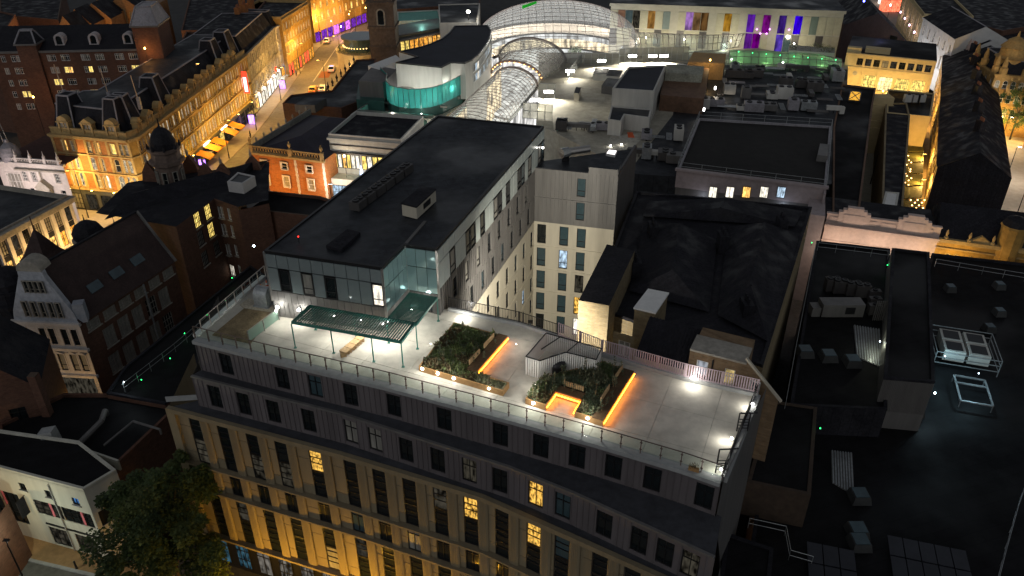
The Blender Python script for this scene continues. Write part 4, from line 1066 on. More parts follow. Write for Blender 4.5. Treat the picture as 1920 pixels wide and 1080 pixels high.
# awnings
awm = mat('orange_canvas', (.85, .33, .03), .7, .08, 2)
for i, (px, py) in enumerate(((383, 293), (395, 279), (406, 268), (427, 249), (438, 238))):
    p = u(px, py, 2.6); s_ = (V((p.x, p.y))-WC_.o).dot(WC_.d)
    t = thing('awning', f'{ORD[i]} orange canvas awning along the hotel front counted from the corner', 'awning', WC_.p(s_, 0, 1), 'orange awnings on the hotel front')
    k = MB(); k.poly([WC_.p(s_-1.35, 3.4, .05), WC_.p(s_+1.35, 3.4, .05), WC_.p(s_+1.35, 2.55, 2.7), WC_.p(s_-1.35, 2.55, 2.7)]); k.poly([WC_.p(s_-1.35, 2.55, 2.7), WC_.p(s_+1.35, 2.55, 2.7), WC_.p(s_+1.35, 2.3, 2.72), WC_.p(s_-1.35, 2.3, 2.72)]); k.build('canvas', awm, t)
    for q in (-1.3, 1.3):
        k = MB(); k.beam(WC_.p(s_+q, 3.0, .05), WC_.p(s_+q, 2.55, 2.65), .05); k.build('arm', darkm, t)
    if i in (1, 3):
        k = MB(); k.wbox(WC_, s_-1.3, s_+1.5, 3.6, 3.85, .05, .35); k.build('light_bar', emit('bar_light', (1, .8, .6), 5), t); light('POINT', 'awning_light', WC_.p(s_, 3.9, 1.4), 60, (1, .7, .35), t, .3)
# --------------------------------------------------------------- generic period building
def period(name, label, P0, P1, zt, depth, rows_, n, wm, trim, rm=None, zb=0.0, panes=None, roof='flat', rise=3.5, pil=True, cat='building', group=None, shop=None, frame=None, sidew=None, back=True):
    w = Wall(P0, P1); t = thing(name, label, cat, (w.p(w.L/2, zb)), group); panes = panes or pH; wins = []
    for (z, h, ww, st) in rows_:
        for i in range(n): wins.append(dict(a=(i+.5)*w.L/n, z=z, w=min(ww, w.L/n*.8), h=h, style=st, pane=panes()))
    facade(t, w, zb, zt, wins, wm, frame=frame or whitep, trim=trim)
    q = [w.p(0, 0), w.p(w.L, 0), w.p(w.L, 0, -depth), w.p(0, 0, -depth)]
    for nm, (i, j) in (('side_wall', (1, 2)), ('rear_wall', (2, 3)), ('side_wall', (3, 0))):
        w2 = Wall(q[i], q[j]); wi = []
        if sidew and nm == 'side_wall' and (sidew[0] == 'r') == (i == 1):
            n2 = sidew[1]
            for (z, h, ww, st) in rows_:
                for a_ in range(n2): wi.append(dict(a=(a_+.5)*w2.L/n2, z=z, w=min(ww, w2.L/n2*.8), h=h, style=st, pane=panes()))
        facade(t, w2, zb, zt, wi, wm, name=nm, frame=frame or whitep, trim=trim)
    k = MB()
    if pil:
        for i in range(n+1): k.wbox(w, i*w.L/n-.14, i*w.L/n+.14, zb+.5, zt-.3, 0, .12)
        k.build('pilasters', trim, t, kind='stuff'); k = MB()
    k.wbox(w, -.2, w.L+.2, zt-.35, zt, -.2, .4); k.build('cornice', trim, t)
    for (z, h, ww, st) in rows_[1:]:
        k = MB(); k.wbox(w, 0, w.L, z-.42, z-.2, 0, .16); k.build('string_course', trim, t)
    rm = rm or slate
    if roof == 'flat':
        k = MB(); k.poly([(p.x, p.y, zt) for p in q]); k.build('roof', rm, t); k = MB(); parapet(k, [(p.x, p.y) for p in q], zt, zt+.6, .25); k.build('parapet', trim, t)
    elif roof == 'gable':
        a, b = w.p(0, zt+rise, -depth/2), w.p(w.L, zt+rise, -depth/2); f0, f1, b0, b1 = w.p(-.2, zt, .3), w.p(w.L+.2, zt, .3), w.p(-.2, zt, -depth-.3), w.p(w.L+.2, zt, -depth-.3)
        k = MB(); k.poly([f0, f1, b, a]); k.poly([b1, b0, a, b]); k.build('roof', rm, t); k = MB(); k.poly([w.p(0, zt), w.p(0, zt, -depth), a]); k.build('gable_wall', wm, t); k = MB(); k.poly([w.p(w.L, zt), w.p(w.L, zt, -depth), b]); k.build('gable_wall', wm, t)
        k = MB(); k.beam(a, b, .25, .15); k.build('ridge', leadm, t)
    elif roof == 'mansard':
        i0, i1 = [w.p(-.0, zt, -.5), w.p(w.L, zt, -.5), w.p(w.L, zt, -depth+.3), w.p(0, zt, -depth+.3)], [w.p(1.2, zt+rise, -2.2), w.p(w.L-1.2, zt+rise, -2.2), w.p(w.L-1.2, zt+rise, -depth+2), w.p(1.2, zt+rise, -depth+2)]
        k = MB(); k.hexa(i0+i1); k.build('roof', rm, t)
        for i in range(4):
            k = MB(); k.beam(i1[i], i1[(i+1) % 4], .22); k.build('ridge', leadm, t)
    if shop:
        for i in range(n): window(t, w, (i+.5)*w.L/n, zb+.3, w.L/n-.5, shop[0], ('v', False, 0, False), shop[1](), darkm, out=.2)
    return t, w
arch = ('s', True, .12, True); rect = ('s', False, .1, True)
# row of stone fronts up the street (lit white below)
shopW = lambda: pick((emit('shop_white', (1, .95, .82), 1.6, .5), 2), (L_warm, 1), (L_whi, 1))
P = [u(466, 97, 14), u(507, 62, 14)]
t, w = period('stone_house', 'grey stone Victorian front lit white at street level beside the hotel', u(462, 100, 14), u(513, 46, 14.5), 14, 14, [(10.9, 1.9, .8, arch), (7.9, 2.0, .8, rect), (4.6, 2.2, .9, arch)], 9, stoneG, stoneG, roof='mansard', panes=lambda: pick((curtain, 2), (pglass, 2), (L_dim, 1)), shop=(2.9, shopW))
for i in range(5):
    p = w.p(w.L*(.1+.19*i), 3.9, .5); l = thing('shop_lamp', f'{ORD[i]} bright lantern on the stone front above its shops', 'lamp', p, 'lanterns on the stone front'); k = MB(); k.lathe([(.1, -.2), (.2, 0), (.1, .25)], p, 8); k.build('lantern', lampW, l); k = MB(); k.tube(p+V((0, 0, .25)), w.p(w.L*(.1+.19*i), 4.2, .0), .03); k.build('bracket', darkm, l); light('POINT', 'shop_lamp', p+V((w.n.x*.6, w.n.y*.6, 0)), 120, (1, .9, .72), l, .2)
t, w = period('stone_house', 'narrow pale stone house with corner bay further up the street', u(513, 44, 14.5), u(527, 36, 14.5), 13.5, 12, [(10.2, 1.8, .9, rect), (7.3, 1.9, .9, rect), (4.4, 1.9, .9, arch)], 2, stoneW, stoneW, roof='mansard', shop=(2.8, lambda: L_org))
t, w = period('stone_house', 'orange-lit sandstone front with red shop signs up the street', u(527, 36, 15), u(576, 2, 15.5), 15, 14, [(12, 1.7, .8, rect), (9, 1.9, .8, arch), (6, 1.9, .8, rect)], 10, hsand, stoneY, roof='flat', shop=(3.0, lambda: pick((L_org, 2), (L_warm, 2), (emit('shop_red', (1, .12, .05), 2, .4), 1))))
t, w = period('stone_house', 'yellow-lit stone building across the top of the street with purple shopfront', u(582, 5, 12), u(692, -32, 12), 13, 14, [(9.6, 1.9, 1.1, rect), (6.2, 2.2, 1.1, arch)], 10, hsand, stoneY, roof='flat', panes=lambda: pick((curtain, 1), (L_warm, 2), (L_yel, 1)), shop=(2.9, lambda: pick((emit('shop_purple', (.3, .05, .8), .6, .9), 3), (emit('shop_violet', (.8, .2, 1), 1.3, .8), 1), (L_whi, .8), (L_org, .8))))
for i in range(3): light('POINT', 'facade_fill', w.p(w.L*(.15+.3*i), 5.2, 3), 550, (1, .55, .2), t, .3)  # fill lights added to brighten this front
light('POINT', 'purple_glow', w.p(w.L*.3, 2.5, 3), 700, (.5, .1, 1), t, .5)
# --------------------------------------------------------------- dark brick hotel behind
DA, DB_ = u(-20, 98, 20), u(262, 92, 20)
t = thing('brick_hotel', 'dark brick hotel with slate roof, round dormers and capped towers', 'hotel', ((DA.x+DB_.x)/2, DA.y, 0)); w = Wall(DA, DB_)
wins = []; rowsz = [18.0, 15.6, 13.2, 10.9, 8.4]
colpx = [27, 35, 91, 104, 117, 129, 155, 166, 181, 192, 219, 229, 244, 254]; 
colp = [5, 24, 34, 92, 100, 118, 126, 156, 164, 183, 191, 220, 228, 246, 254]
litD = {(2, 92): L_yel, (2, 100): L_yel, (1, 118): L_yel, (1, 126): L_warm, (1, 156): L_dim, (1, 164): L_yel, (3, 24): L_yel, (3, 34): L_yel, (1, 246): L_yel, (1, 254): L_yel, (3, 92): L_dim, (3, 100): L_yel, (3, 156): L_yel, (3, 164): L_warm}
for ri, z in enumerate(rowsz):
    for px in colp: wins.append(dict(a=w.hit(px, 107)[0], z=z, w=.85, h=1.25, style=('c', False, 0, False), pane=litD.get((ri, px), pick((curtain, 3), (L_dim, 2), (pglass, 2)))))
facade(t, w, 0, 20, wins, dbrick, frame=whitep)
k = MB(); k.wbox(w, 0, w.L, 19.7, 20.1, -.1, .3); k.build('eaves', zinc, t)
k = MB(); q = [w.p(0, 20, .2), w.p(w.L, 20, .2), w.p(w.L, 23.2, -8), w.p(0, 23.2, -8)]; k.poly(q); k.poly([w.p(0, 23.2, -8), w.p(w.L, 23.2, -8), w.p(w.L, 20, -16), w.p(0, 20, -16)]); k.build('roof', slate, t)
for px in (107, 172, 237):
    a, z = w.hit(px, 72); a *= 1; o = None
    a = w.hit(px, 90)[0]
    k = MB(); 
    for s_ in (-1, 1): k.wbox(w, a+s_*.75-.18, a+s_*.75+.18, 20.8, 21.9, -3.4, -1.6)
    for i in range(8):
        a0, a1 = math.pi*i/8, math.pi*(i+1)/8
        k.hexa([w.p(a+r_*math.cos(x), 21.9+r_*math.sin(x), o_) for o_ in (-1.6, -3.4) for (r_, x) in ((.93, a0), (.93, a1), (.57, a1), (.57, a0))])
    k.wbox(w, a-.93, a+.93, 20.6, 20.8, -3.4, -1.55)
    o = k.build('dormer', mat('dormer_white', (.42, .38, .38), .7, .1, 2), t)
    k = MB(); k.poly([w.p(a-.6, 20.8, -1.8), w.p(a+.6, 20.8, -1.8), w.p(a+.6, 22.3, -1.8), w.p(a-.6, 22.3, -1.8)]); k.build('pane', pglass, o)
def capped(label_, px0, px1, pyb, ztop, d, capz, parent):
    a0, a1 = w.hit(px0, pyb)[0], w.hit(px1, pyb)[0]
    k = MB(); k.wbox(w, a0, a1, 0, ztop, -d, .6); k.build('tower_wall', dbrick, parent)
    k = MB(); k.wbox(w, a0-.3, a1+.3, ztop, ztop+.3, -d-.3, .9); k.build('tower_cornice', zinc, parent)
    i_ = (a1-a0)*.22; q0 = [w.p(a0-.1, ztop+.3, .7), w.p(a1+.1, ztop+.3, .7), w.p(a1+.1, ztop+.3, -d), w.p(a0-.1, ztop+.3, -d)]; q1 = [w.p(a0+i_, capz, -1), w.p(a1-i_, capz, -1), w.p(a1-i_, capz, -d+1.2), w.p(a0+i_, capz, -d+1.2)]
    k = MB(); k.hexa(q0+q1); o = k.build('tower_roof', slate if capz < 26 else leadm, parent)
    for i in range(4):
        k = MB(); k.beam(q0[i], q1[i], .28); k.build('hip_lead', leadm, o); k = MB(); k.beam(q1[i], q1[(i+1) % 4], .3); k.build('cap_lead', leadm, o)
capped('', 36, 73, 97, 21.3, 3, 23.8, t); capped('', 258, 306, 92, 24.3, 7, 27.8, t)
light('POINT', 'wall_fill', w.p(w.hit(280, 90)[0], 20, 2.5), 260, (1, .42, .1), t, .2)
light('POINT', 'wall_fill', w.p(w.L*.3, 12, 6), 300, (1, .42, .12), t, .4)  # sourceless fill on the brick wall, like the one above
street_lamp((-60, 150, 18), 1.2, 60, 'small lamp on the flat roof behind the hotel mansard', 'roof lamps', (1, .5, .15))
# orange-lit church beyond
ch = thing('church', 'orange-lit brick church gables far behind the dark brick hotel', 'church', u(190, 40, 0))
obrick = brickmat('church_brick', (.36, .19, .07), (0, 0, 0), (.25, .16, .1))
for i, (px, pk, wd, zb) in enumerate(((117, 30, 2.4, 12), (137, 18, 3.4, 12), (171, 6, 4, 12), (181, -2, 4, 12), (200, -14, 5.5, 12), (222, -8, 5, 12))):
    p = u(px, pk, 19); w = Wall(p - V((wd, -.6*(i % 2), 0)), p + V((wd, .6*(i % 2), 0)))
    k = MB(); f = [w.p(0, 0), w.p(w.L, 0), w.p(w.L, 15.2), w.p(w.L/2, 19), w.p(0, 15.2)]; b = [x+V((0, 7, 0)) for x in f]
    k.poly(f)
    for a_, b_ in ((0, 4), (1, 2)): k.poly([f[a_], f[b_], b[b_], b[a_]])
    o = k.build('gable', obrick, ch); k = MB(); k.poly([f[2], f[3], b[3], b[2]]); k.poly([f[3], f[4], b[4], b[3]]); k.build('gable_roof', slate, o)
    for q in (-.22, .0, .22) if wd > 3 else (0,):
        window(ch, w, w.L*(.5+q), 10.5, w.L*.13, 5.2-abs(q)*4, ('g', True, .1, False), curtain, stoneY, stoneY, out=.2)
p = u(250, 30, 12); k = MB(); k.box(p.x-6, p.x+7, p.y-2, p.y+8, 0, 15); k.build('nave', obrick, ch); k = MB(); k.box(p.x-6.2, p.x+7.2, p.y-2.2, p.y-1.9, 12, 12.6); k.build('string_course', stoneY, ch)
for x, y, pw in ((-100, 185, 5000), (-88, 178, 5000), (-112, 190, 4000)): light('POINT', 'church_fill', (x, y+6, 9), pw, (1, .5, .14), ch, .5)  # added fill for the gables, no lamp known here
# --------------------------------------------------------------- white faience clock building
FA_, FB = u(-10, 300, 10.4), u(118, 309, 10.4); w = Wall(FA_, FB)
ck = thing('faience_shop', 'white faience shop with balustrade, small dome and large projecting clock', 'building', (FA_.x, FA_.y, 0))
wn_ = [dict(a=w.hit(px, 325)[0], z=7.0, w=.9, h=1.7, pane=pglass, style=('g', False, .12, True)) for px in (45, 62, 105)] + [dict(a=w.hit(px, 330)[0], z=4.3, w=.9, h=1.4, pane=pglass, style=('s', False, .1, True)) for px in (52, 66, 110)] + [dict(a=w.hit(26, 330)[0], z=3.6, w=2.6, h=4.6, pane=curtain, style=('G', False, .2, True))]
facade(ck, w, 0, 10.2, wn_, stoneW, frame=whitep, trim=stoneW)
k = MB(); k.wbox(w, 0, w.L+.2, 10.0, 10.4, -.3, .45); k.build('cornice', stoneW, ck); k = MB(); k.wbox(w, w.hit(30, 320)[0], w.L, 9.0, 9.25, 0, .4); k.build('ledge', stoneG, ck)
n = int((w.L-2.5)/.3); k = MB()
for i in range(n): c = w.p(2.5+i*.3, 10.4, .1); k.lathe([(.06, 0), (.09, .25), (.05, .6)], c, 5)
k.build('balusters', stoneW, ck, kind='stuff'); k = MB(); k.wbox(w, 2.4, w.L, 11.0, 11.15, -.05, .25); k.build('rail', stoneW, ck)
for px in (31, 58, 84, 109):
    c = w.p(w.hit(px, 300)[0], 10.4, .1); k = MB(); k.box(c.x-.22, c.x+.22, c.y-.22, c.y+.22, 10.4, 11.3); k.lathe([(.2, .9), (.26, 1.2), (.08, 1.6), (.03, 2.2)], c, 8); k.build('finial', stoneW, ck)
c = w.p(w.hit(14, 300)[0], 10.2, -1); k = MB(); k.lathe([(1.5, 0), (1.5, .8), (1.6, .9), (1.5, 1.6), (1.15, 2.4), (.6, 2.9), (.35, 3.1), (.3, 3.6)], c, 16); k.build('dome', leadm, ck, smooth=True)
for dx, h in ((-.5, 9), (.3, 6)):
    k = MB(); k.tube(c+V((dx, 0, 3)), c+V((dx-.4, 0, 3+h*.7)), .07, 6); k.build('flagpole', steel, ck)
k = MB(); q = [w.p(0, 10.2), w.p(w.L, 10.2), w.p(w.L, 10.2, -14), w.p(0, 10.2, -14)]; k.poly(q); k.build('roof', mat('dark_red_roof', (.05, .022, .02), .8, .3, 2), ck)
street_lamp(tuple(w.p(w.L*.72, 0, 6)), 7, 1500, 'lamp post before the white faience shop', 'plaza lamps', (1, .84, .78), (0, .4)); street_lamp(tuple(w.p(w.L*.2, 0, 6)), 7, 1200, 'lamp post before the dome of the faience shop', 'plaza lamps', (1, .78, .72), (0, .4))
t = thing('clock', 'large dark-framed street clock with white face on the faience shop', 'clock', w.p(w.hit(83, 340)[0], 4.5, .6)); a = w.hit(83, 340)[0]
k = MB(); k.wbox(w, a-1.25, a+1.25, 3.0, 6.2, .1, .9); o_ = [w.p(a-1.5, 6.2, 1), w.p(a+1.5, 6.2, 1), w.p(a, 7.6, 1)]; i_ = [w.p(a-1.5, 6.2, 0), w.p(a+1.5, 6.2, 0), w.p(a, 7.6, 0)]
k.poly(o_); [k.poly([o_[i], o_[(i+1) % 3], i_[(i+1) % 3], i_[i]]) for i in range(3)]; k.wbox(w, a-.1, a+.1, 7.6, 9, .4, .6); k.build('case', stoneG, t)
k = MB(); k.poly([w.p(a+1.0*math.cos(math.pi*i/10), 4.6+1.0*math.sin(math.pi*i/10), .93) for i in range(20)]); k.build('face', emit('clock_face', (.8, .72, .66), .35, .2), t)
for an, ln in ((.4, .6), (2.2, .85)):
    k = MB(); k.beam(w.p(a, 4.6, .96), w.p(a+ln*math.cos(an), 4.6+ln*math.sin(an), .96), .07, .03); k.build('hand', darkm, t)
# --------------------------------------------------------------- deco building with tall pilasters
EA, EB = u(-15, 443, 10.5), u(128, 368, 10.5); w = Wall(EA, EB)
de = thing('deco_shop', 'pale stone building with tall pilasters and orange-lit windows at picture edge', 'building', (EA.x, EA.y, 0)); wn_ = []
nb_ = 7
for i in range(nb_):
    a = (i+.5)*w.L/nb_; ww = w.L/nb_-.75
    wn_.append(dict(a=a, z=6.9, w=ww, h=2.2, style=('g', False, 0, False), pane=pick((curtain, 2), (L_dim, 1), (pglass, 1)))); wn_.append(dict(a=a, z=3.6, w=ww, h=2.4, style=('c', False, 0, False), pane=pick((L_org, 2), (L_warm, 2))))
    wn_.append(dict(a=a, z=.4, w=ww, h=2.3, style=('v', False, 0, False), pane=pick((L_org, 2), (L_warm, 1))))
facade(de, w, 0, 10, wn_, stoneW, frame=darkm)
k = MB()
for i in range(nb_): k.wbox(w, (i+.5)*w.L/nb_-w.L/nb_/2+.4, (i+.5)*w.L/nb_+w.L/nb_/2-.4, 6.05, 6.85, 0, .04)
k.build('spandrels', slate, de, kind='stuff')
for i in range(nb_+1):
    k = MB(); k.wbox(w, max(0, i*w.L/nb_-.3), min(w.L, i*w.L/nb_+.3), 3.3, 9.4, 0, .3); k.build('pilaster', stoneW, de)
k = MB(); k.wbox(w, -.2, w.L+.4, 9.5, 10.1, -.2, .6); k.wbox(w, -.2, w.L+.5, 10.1, 10.4, -.4, .85); k.build('cornice', stoneG, de)
k = MB(); k.wbox(w, 0, w.L+.3, 2.9, 3.25, 0, .8); k.build('canopy', stoneW, de)
k = MB(); q = [w.p(0, 10), w.p(w.L, 10), w.p(w.L, 10, -16), w.p(0, 10, -16)]; k.poly(q); k.build('roof', roofblk, de); w2 = Wall(q[1], q[2]); k = MB(); k.poly([w2.p(0, 0), w2.p(w2.L, 0), w2.p(w2.L, 10.1), w2.p(0, 10.1)]); k.build('side_wall', stoneG, de)
k = MB(); parapet(k, [(p.x, p.y) for p in q], 10, 10.7, .3); k.build('parapet', stoneG, de)
for i in range(3): light('POINT', 'canopy_light', w.p(w.L*(.2+.3*i), 4.5, 3.2), 900, (1, .6, .2), de, .3)
# --------------------------------------------------------------- stone gabled house with long brick flank
GC = V((-48.9, 74.3, 0)); GL = u(22, 600, 10.7); GR = u(326, 488, 10.7); WG, WH = Wall(GL, GC), Wall(GC, GR)
gb = thing('gabled_house', 'gabled stone-fronted building with long brick flank and steep dark roof', 'building', (GC.x, GC.y, 0))
wn_ = []
for a in (1.0, 3.2, 4.3, 5.8, 7.0): wn_.append(dict(a=min(a, WG.L-.8), z=7.6, w=.75, h=2.2, style=('t', False, .1, False), pane=pglass))
for a in (1.2, 3.4, 4.4, 5.9, 7.0): wn_.append(dict(a=min(a, WG.L-.8), z=3.9, w=.8, h=2.5, style=('t', False, .12, False), pane=pick((curtain, 2), (L_warm, 1))))
facade(gb, WG, 0, 10.7, wn_, stoneW, frame=darkm, trim=stoneW)
for z, nm in ((10.4, 'cornice'), (6.9, 'string_course'), (3.1, 'string_course')):
    k = MB(); k.wbox(WG, -.1, WG.L+.2, z, z+.35, -.1, .35); k.build(nm, stoneW, gb)
for a, wd in ((3.9, 1.2), (5.9, .7), (7.0, .7)):
    f = [WG.p(a-wd, 6.45, .3), WG.p(a+wd, 6.45, .3), WG.p(a, 6.9, .3)]; k = MB(); k.poly(f); b = [p-V((WG.n.x*.3, WG.n.y*.3, 0)) for p in f]; [k.poly([f[i], f[(i+1) % 3], b[(i+1) % 3], b[i]]) for i in range(3)]; k.build('pediment', stoneW, gb)
k = MB(); k.poly([WG.p(.5, .3, .05), WG.p(WG.L-.5, .3, .05), WG.p(WG.L-.5, 2.9, .05), WG.p(.5, 2.9, .05)]); k.build('shop_glazing', L_dim, gb)
RZ = 17.2; gm = stoneW; ga = WG.L/2+.3
gp = [WG.p(.3, 10.75), WG.p(WG.L, 10.75), WG.p(WG.L-.2, 12.0), WG.p(ga+1.5, 16.6), WG.p(ga+1.4, 17.3), WG.p(ga-1.4, 17.3), WG.p(ga-1.5, 16.6), WG.p(.6, 12.0)]
k = MB(); b = [p-V((WG.n.x*.6, WG.n.y*.6, 0)) for p in gp]; k.poly(gp); [k.poly([gp[i], gp[(i+1) % 8], b[(i+1) % 8], b[i]]) for i in range(8)]; k.build('gable_wall', mat('gable_stone', (.36, .38, .42), .8, .25, 2, .3), gb)
q_ = [(ga+1.4*math.cos(math.pi*i/10), 17.3+1.3*math.sin(math.pi*i/10)) for i in range(11)]; f = [WG.p(x, z, .1) for x, z in q_]; b = [WG.p(x, z, -1.8) for x, z in q_]; k = MB(); k.poly(f); [k.poly([f[i], f[i+1], b[i+1], b[i]]) for i in range(10)]; k.build('curved_pediment', stoneG, gb)
for a, z, h in ((ga-.9, 14.6, 1.5), (ga-.3, 14.6, 1.5), (ga+.3, 14.6, 1.5), (ga+.9, 14.6, 1.5), (ga-1.9, 11.4, 2.0), (ga-.9, 11.4, 2.0), (ga+.1, 11.4, 2.0), (ga+1.1, 11.4, 2.0), (ga+2.0, 11.4, 2.0)): window(gb, WG, a, z, .5, h, ('t', False, .08, False), pglass, stoneG, stoneG, out=.2)
rp0, rp1 = WG.p(ga, RZ, -.6), WG.p(ga, RZ, -.6)+V((WH.d.x*WH.L, WH.d.y*WH.L, 0)); e0, e1 = WH.p(0, 10.6, .25), WH.p(WH.L, 10.6, .25); fl0 = WG.p(0, 10.6, -.6); fl1 = fl0+V((WH.d.x*WH.L, WH.d.y*WH.L, 0))
k = MB(); k.poly([e0, e1, rp1, rp0]); k.poly([fl1, fl0, rp0, rp1]); k.build('roof', mat('dark_tile', (.05, .032, .03), .8, .3, 5, .5), gb)
k = MB(); k.beam(rp0, rp1, .3, .2); k.build('ridge', slate, gb); k = MB(); k.beam(e1, rp1, .35, .3); k.build('verge', zinc, gb)
wn_ = []
for px, py, ww, h in ((178, 597+6, 1.5, 1.3),): pass
flank = [(8.0, 2.0, 1.5, .7, 10), (1, 1, 1, 1, 1)]
for i in range(6): wn_.append(dict(a=1.8+i*(WH.L-3.2)/5, z=9.0, w=1.9, h=1.2, style=('G', False, 0, True), pane=curtain))
for i in range(5): wn_.append(dict(a=3.4+i*(WH.L-5)/4.6, z=5.6, w=1.7, h=2.5, style=('G', False, 0, True), pane=pick((curtain, 2), (pglass, 1))))
for i in range(5): wn_.append(dict(a=3.0+i*(WH.L-5)/4.6, z=2.0, w=1.7, h=2.5, style=('G', False, 0, True), pane=pick((curtain, 2), (pglass, 1))))
facade(gb, WH, 0, 10.6, wn_, dbrick, frame=stoneG, trim=stoneG, name='flank_wall')
k = MB(); a = WH.hit(262, 520)[0]; k.tube(WH.p(a, 10.4, .25), WH.p(a, 1, .25), .12, 8); k.build('downpipe', galv, gb)
for i, (px, py) in enumerate(((195, 535), (230, 513), (263, 492))):
    f = .3; p = e0.lerp(e1, (i+1.3)/4.6); q = rp0.lerp(rp1, (i+1.3)/4.6); c = p.lerp(q, .28); d = (e1-e0).normalized()*.9; up = (q-p).normalized()*1.1; nn = d.cross(up).normalized(); nn = nn if nn.z > 0 else -nn
    k = MB(); k.hexa([c-d+nn*.02, c+d+nn*.02, c+d+up+nn*.02, c-d+up+nn*.02, c-d+nn*.12, c+d+nn*.12, c+d+up+nn*.12, c-d+up+nn*.12]); k.build('rooflight', pglassb, gb)
k = MB(); p = WG.p(WG.L-.2, 0, -.6); k.prism([p+V(q) for q in ((-.1, -.5, 0), (1.0, -.2, 0), (.7, .9, 0), (-.4, .6, 0))], 10.6, 13.0); k.build('chimney', mat('chimney_stone', (.3, .32, .36), .8, .2, 2), gb)
street_lamp((-53, 68, 0), 4, 230, 'street lamp lighting the stone gabled front', 'lamps by the gabled house', (1, .6, .22))
# turrets along the ridge of the gabled house and its neighbour
for lab, px, py, zt_, r_ in (('dark octagonal turret with domed cap behind the gabled roof', 166, 440, 14.5, 1.7), ('dark domed turret at picture edge beside the gabled house', 12, 530, 14.2, 2.0)):
    p = u(px, py, zt_); p.z = 0; t = thing('turret', lab, 'turret', p, 'domed turrets'); k = MB(); k.lathe([(r_, 0), (r_, zt_-2.6), (r_*1.25, zt_-2.4), (r_*1.25, zt_-2.0), (r_, zt_-1.9), (r_, zt_-.8), (r_*1.2, zt_-.7), (r_*1.2, zt_-.3)], p, 10); k.build('drum', stoneG if px > 100 else slate, t)
    k = MB(); k.lathe([(r_*1.05, zt_-.3), (r_*1.1, zt_+.5), (r_*.85, zt_+1.3), (r_*.4, zt_+1.8), (.1, zt_+2.0), (.05, zt_+2.8)], p, 12); k.build('dome', slate, t, smooth=True)
t = thing('spire_roof', 'dark pyramidal roof with finial in front of the lit pilaster building', 'roof', u(85, 480, 12)); p = u(88, 500, 11); k = MB(); k.lathe([(4.2, 0), (2.0, 2.2), (.5, 4.6), (.1, 5.2), (.05, 7)], p, 4, a0=.6); k.build('roof', mat('dark_tile', (0, 0, 0)), t); k = MB(); k.lathe([(3.9, -11), (3.9, 0)], p, 4, a0=.6); k.build('wall', dbrick, t)
# --------------------------------------------------------------- dark offices with yellow windows and turret
OA, OB_, OC = u(330, 425, 15), u(402, 372, 15), u(446, 388, 15); WL_, WR_ = Wall(OA, OB_), Wall(OB_, OC)
of = thing('dark_offices', 'dark brick office block with a few yellow-lit gridded windows', 'building', (OB_.x, OB_.y, 0)); wn_ = []
for (px, py, lit) in ((371, 413, L_yel), (391, 398, L_yel), (377, 447, curtain), (397, 432, L_yel), (385, 485, curtain), (407, 465, curtain)):
    a, z = WL_.hit(px, py); wn_.append(dict(a=min(a, WL_.L-.75), z=z-1.0, w=1.35, h=2.1, style=('G', False, 0, True), pane=lit))
facade(of, WL_, 0, 15, wn_, dbrick, frame=darkm, trim=stoneG); wn_ = []
for (px, py, lit) in ((405, 396, curtain), (417, 399, curtain), (430, 402, curtain), (410, 428, curtain), (423, 431, curtain), (436, 434, curtain), (417, 465, curtain), (430, 468, curtain), (443, 470, curtain), (425, 503, L_whi), (437, 508, L_whi), (450, 508, L_dim)):
    a, z = WR_.hit(px, py); wn_.append(dict(a=min(max(a, .5), WR_.L-.45), z=z-.85, w=.62, h=1.75, style=('t', False, 0, True), pane=lit))
facade(of, WR_, 0, 15, wn_, dbrick, frame=whitep, trim=stoneG)
w3 = Wall(OC, OC+V((3.5, 2.2, 0))); facade(of, w3, 0, 14.5, [], dbrick)
k = MB(); q = [OA, OB_, OC, OC+V((3.5, 2.2, 0)), OC+V((0, 16, 0)), OA+V((-12, 14, 0)), OA+V((-12, 4, 0))]; k.poly([(p.x, p.y, 15) for p in q]); k.build('roof', slate, of)
k = MB(); rz_ = 16.2; A_, B_ = OA+V((-10, 2, 0)), OB_+V((1, 6, 0)); A2, B2 = A_+V((2, 10, 0)), B_+V((3, 8, 0)); m0, m1 = (A_+A2)/2, (B_+B2)/2
k.poly([(A_.x, A_.y, 15), (B_.x, B_.y, 15), (m1.x, m1.y, rz_), (m0.x, m0.y, rz_)]); k.poly([(A2.x, A2.y, 15), (B2.x, B2.y, 15), (m1.x, m1.y, rz_), (m0.x, m0.y, rz_)]); k.poly([(A_.x, A_.y, 15), (A2.x, A2.y, 15), (m0.x, m0.y, rz_)]); k.poly([(B_.x, B_.y, 15), (B2.x, B2.y, 15), (m1.x, m1.y, rz_)]); k.build('pitched_roof', slate, of)
k = MB(); w4 = Wall(u(238, 400, 13), OA); k.poly([w4.p(0, 0), w4.p(w4.L, 0), w4.p(w4.L, 15), w4.p(0, 13)]); k.build('flank_wall', dbrick, of)
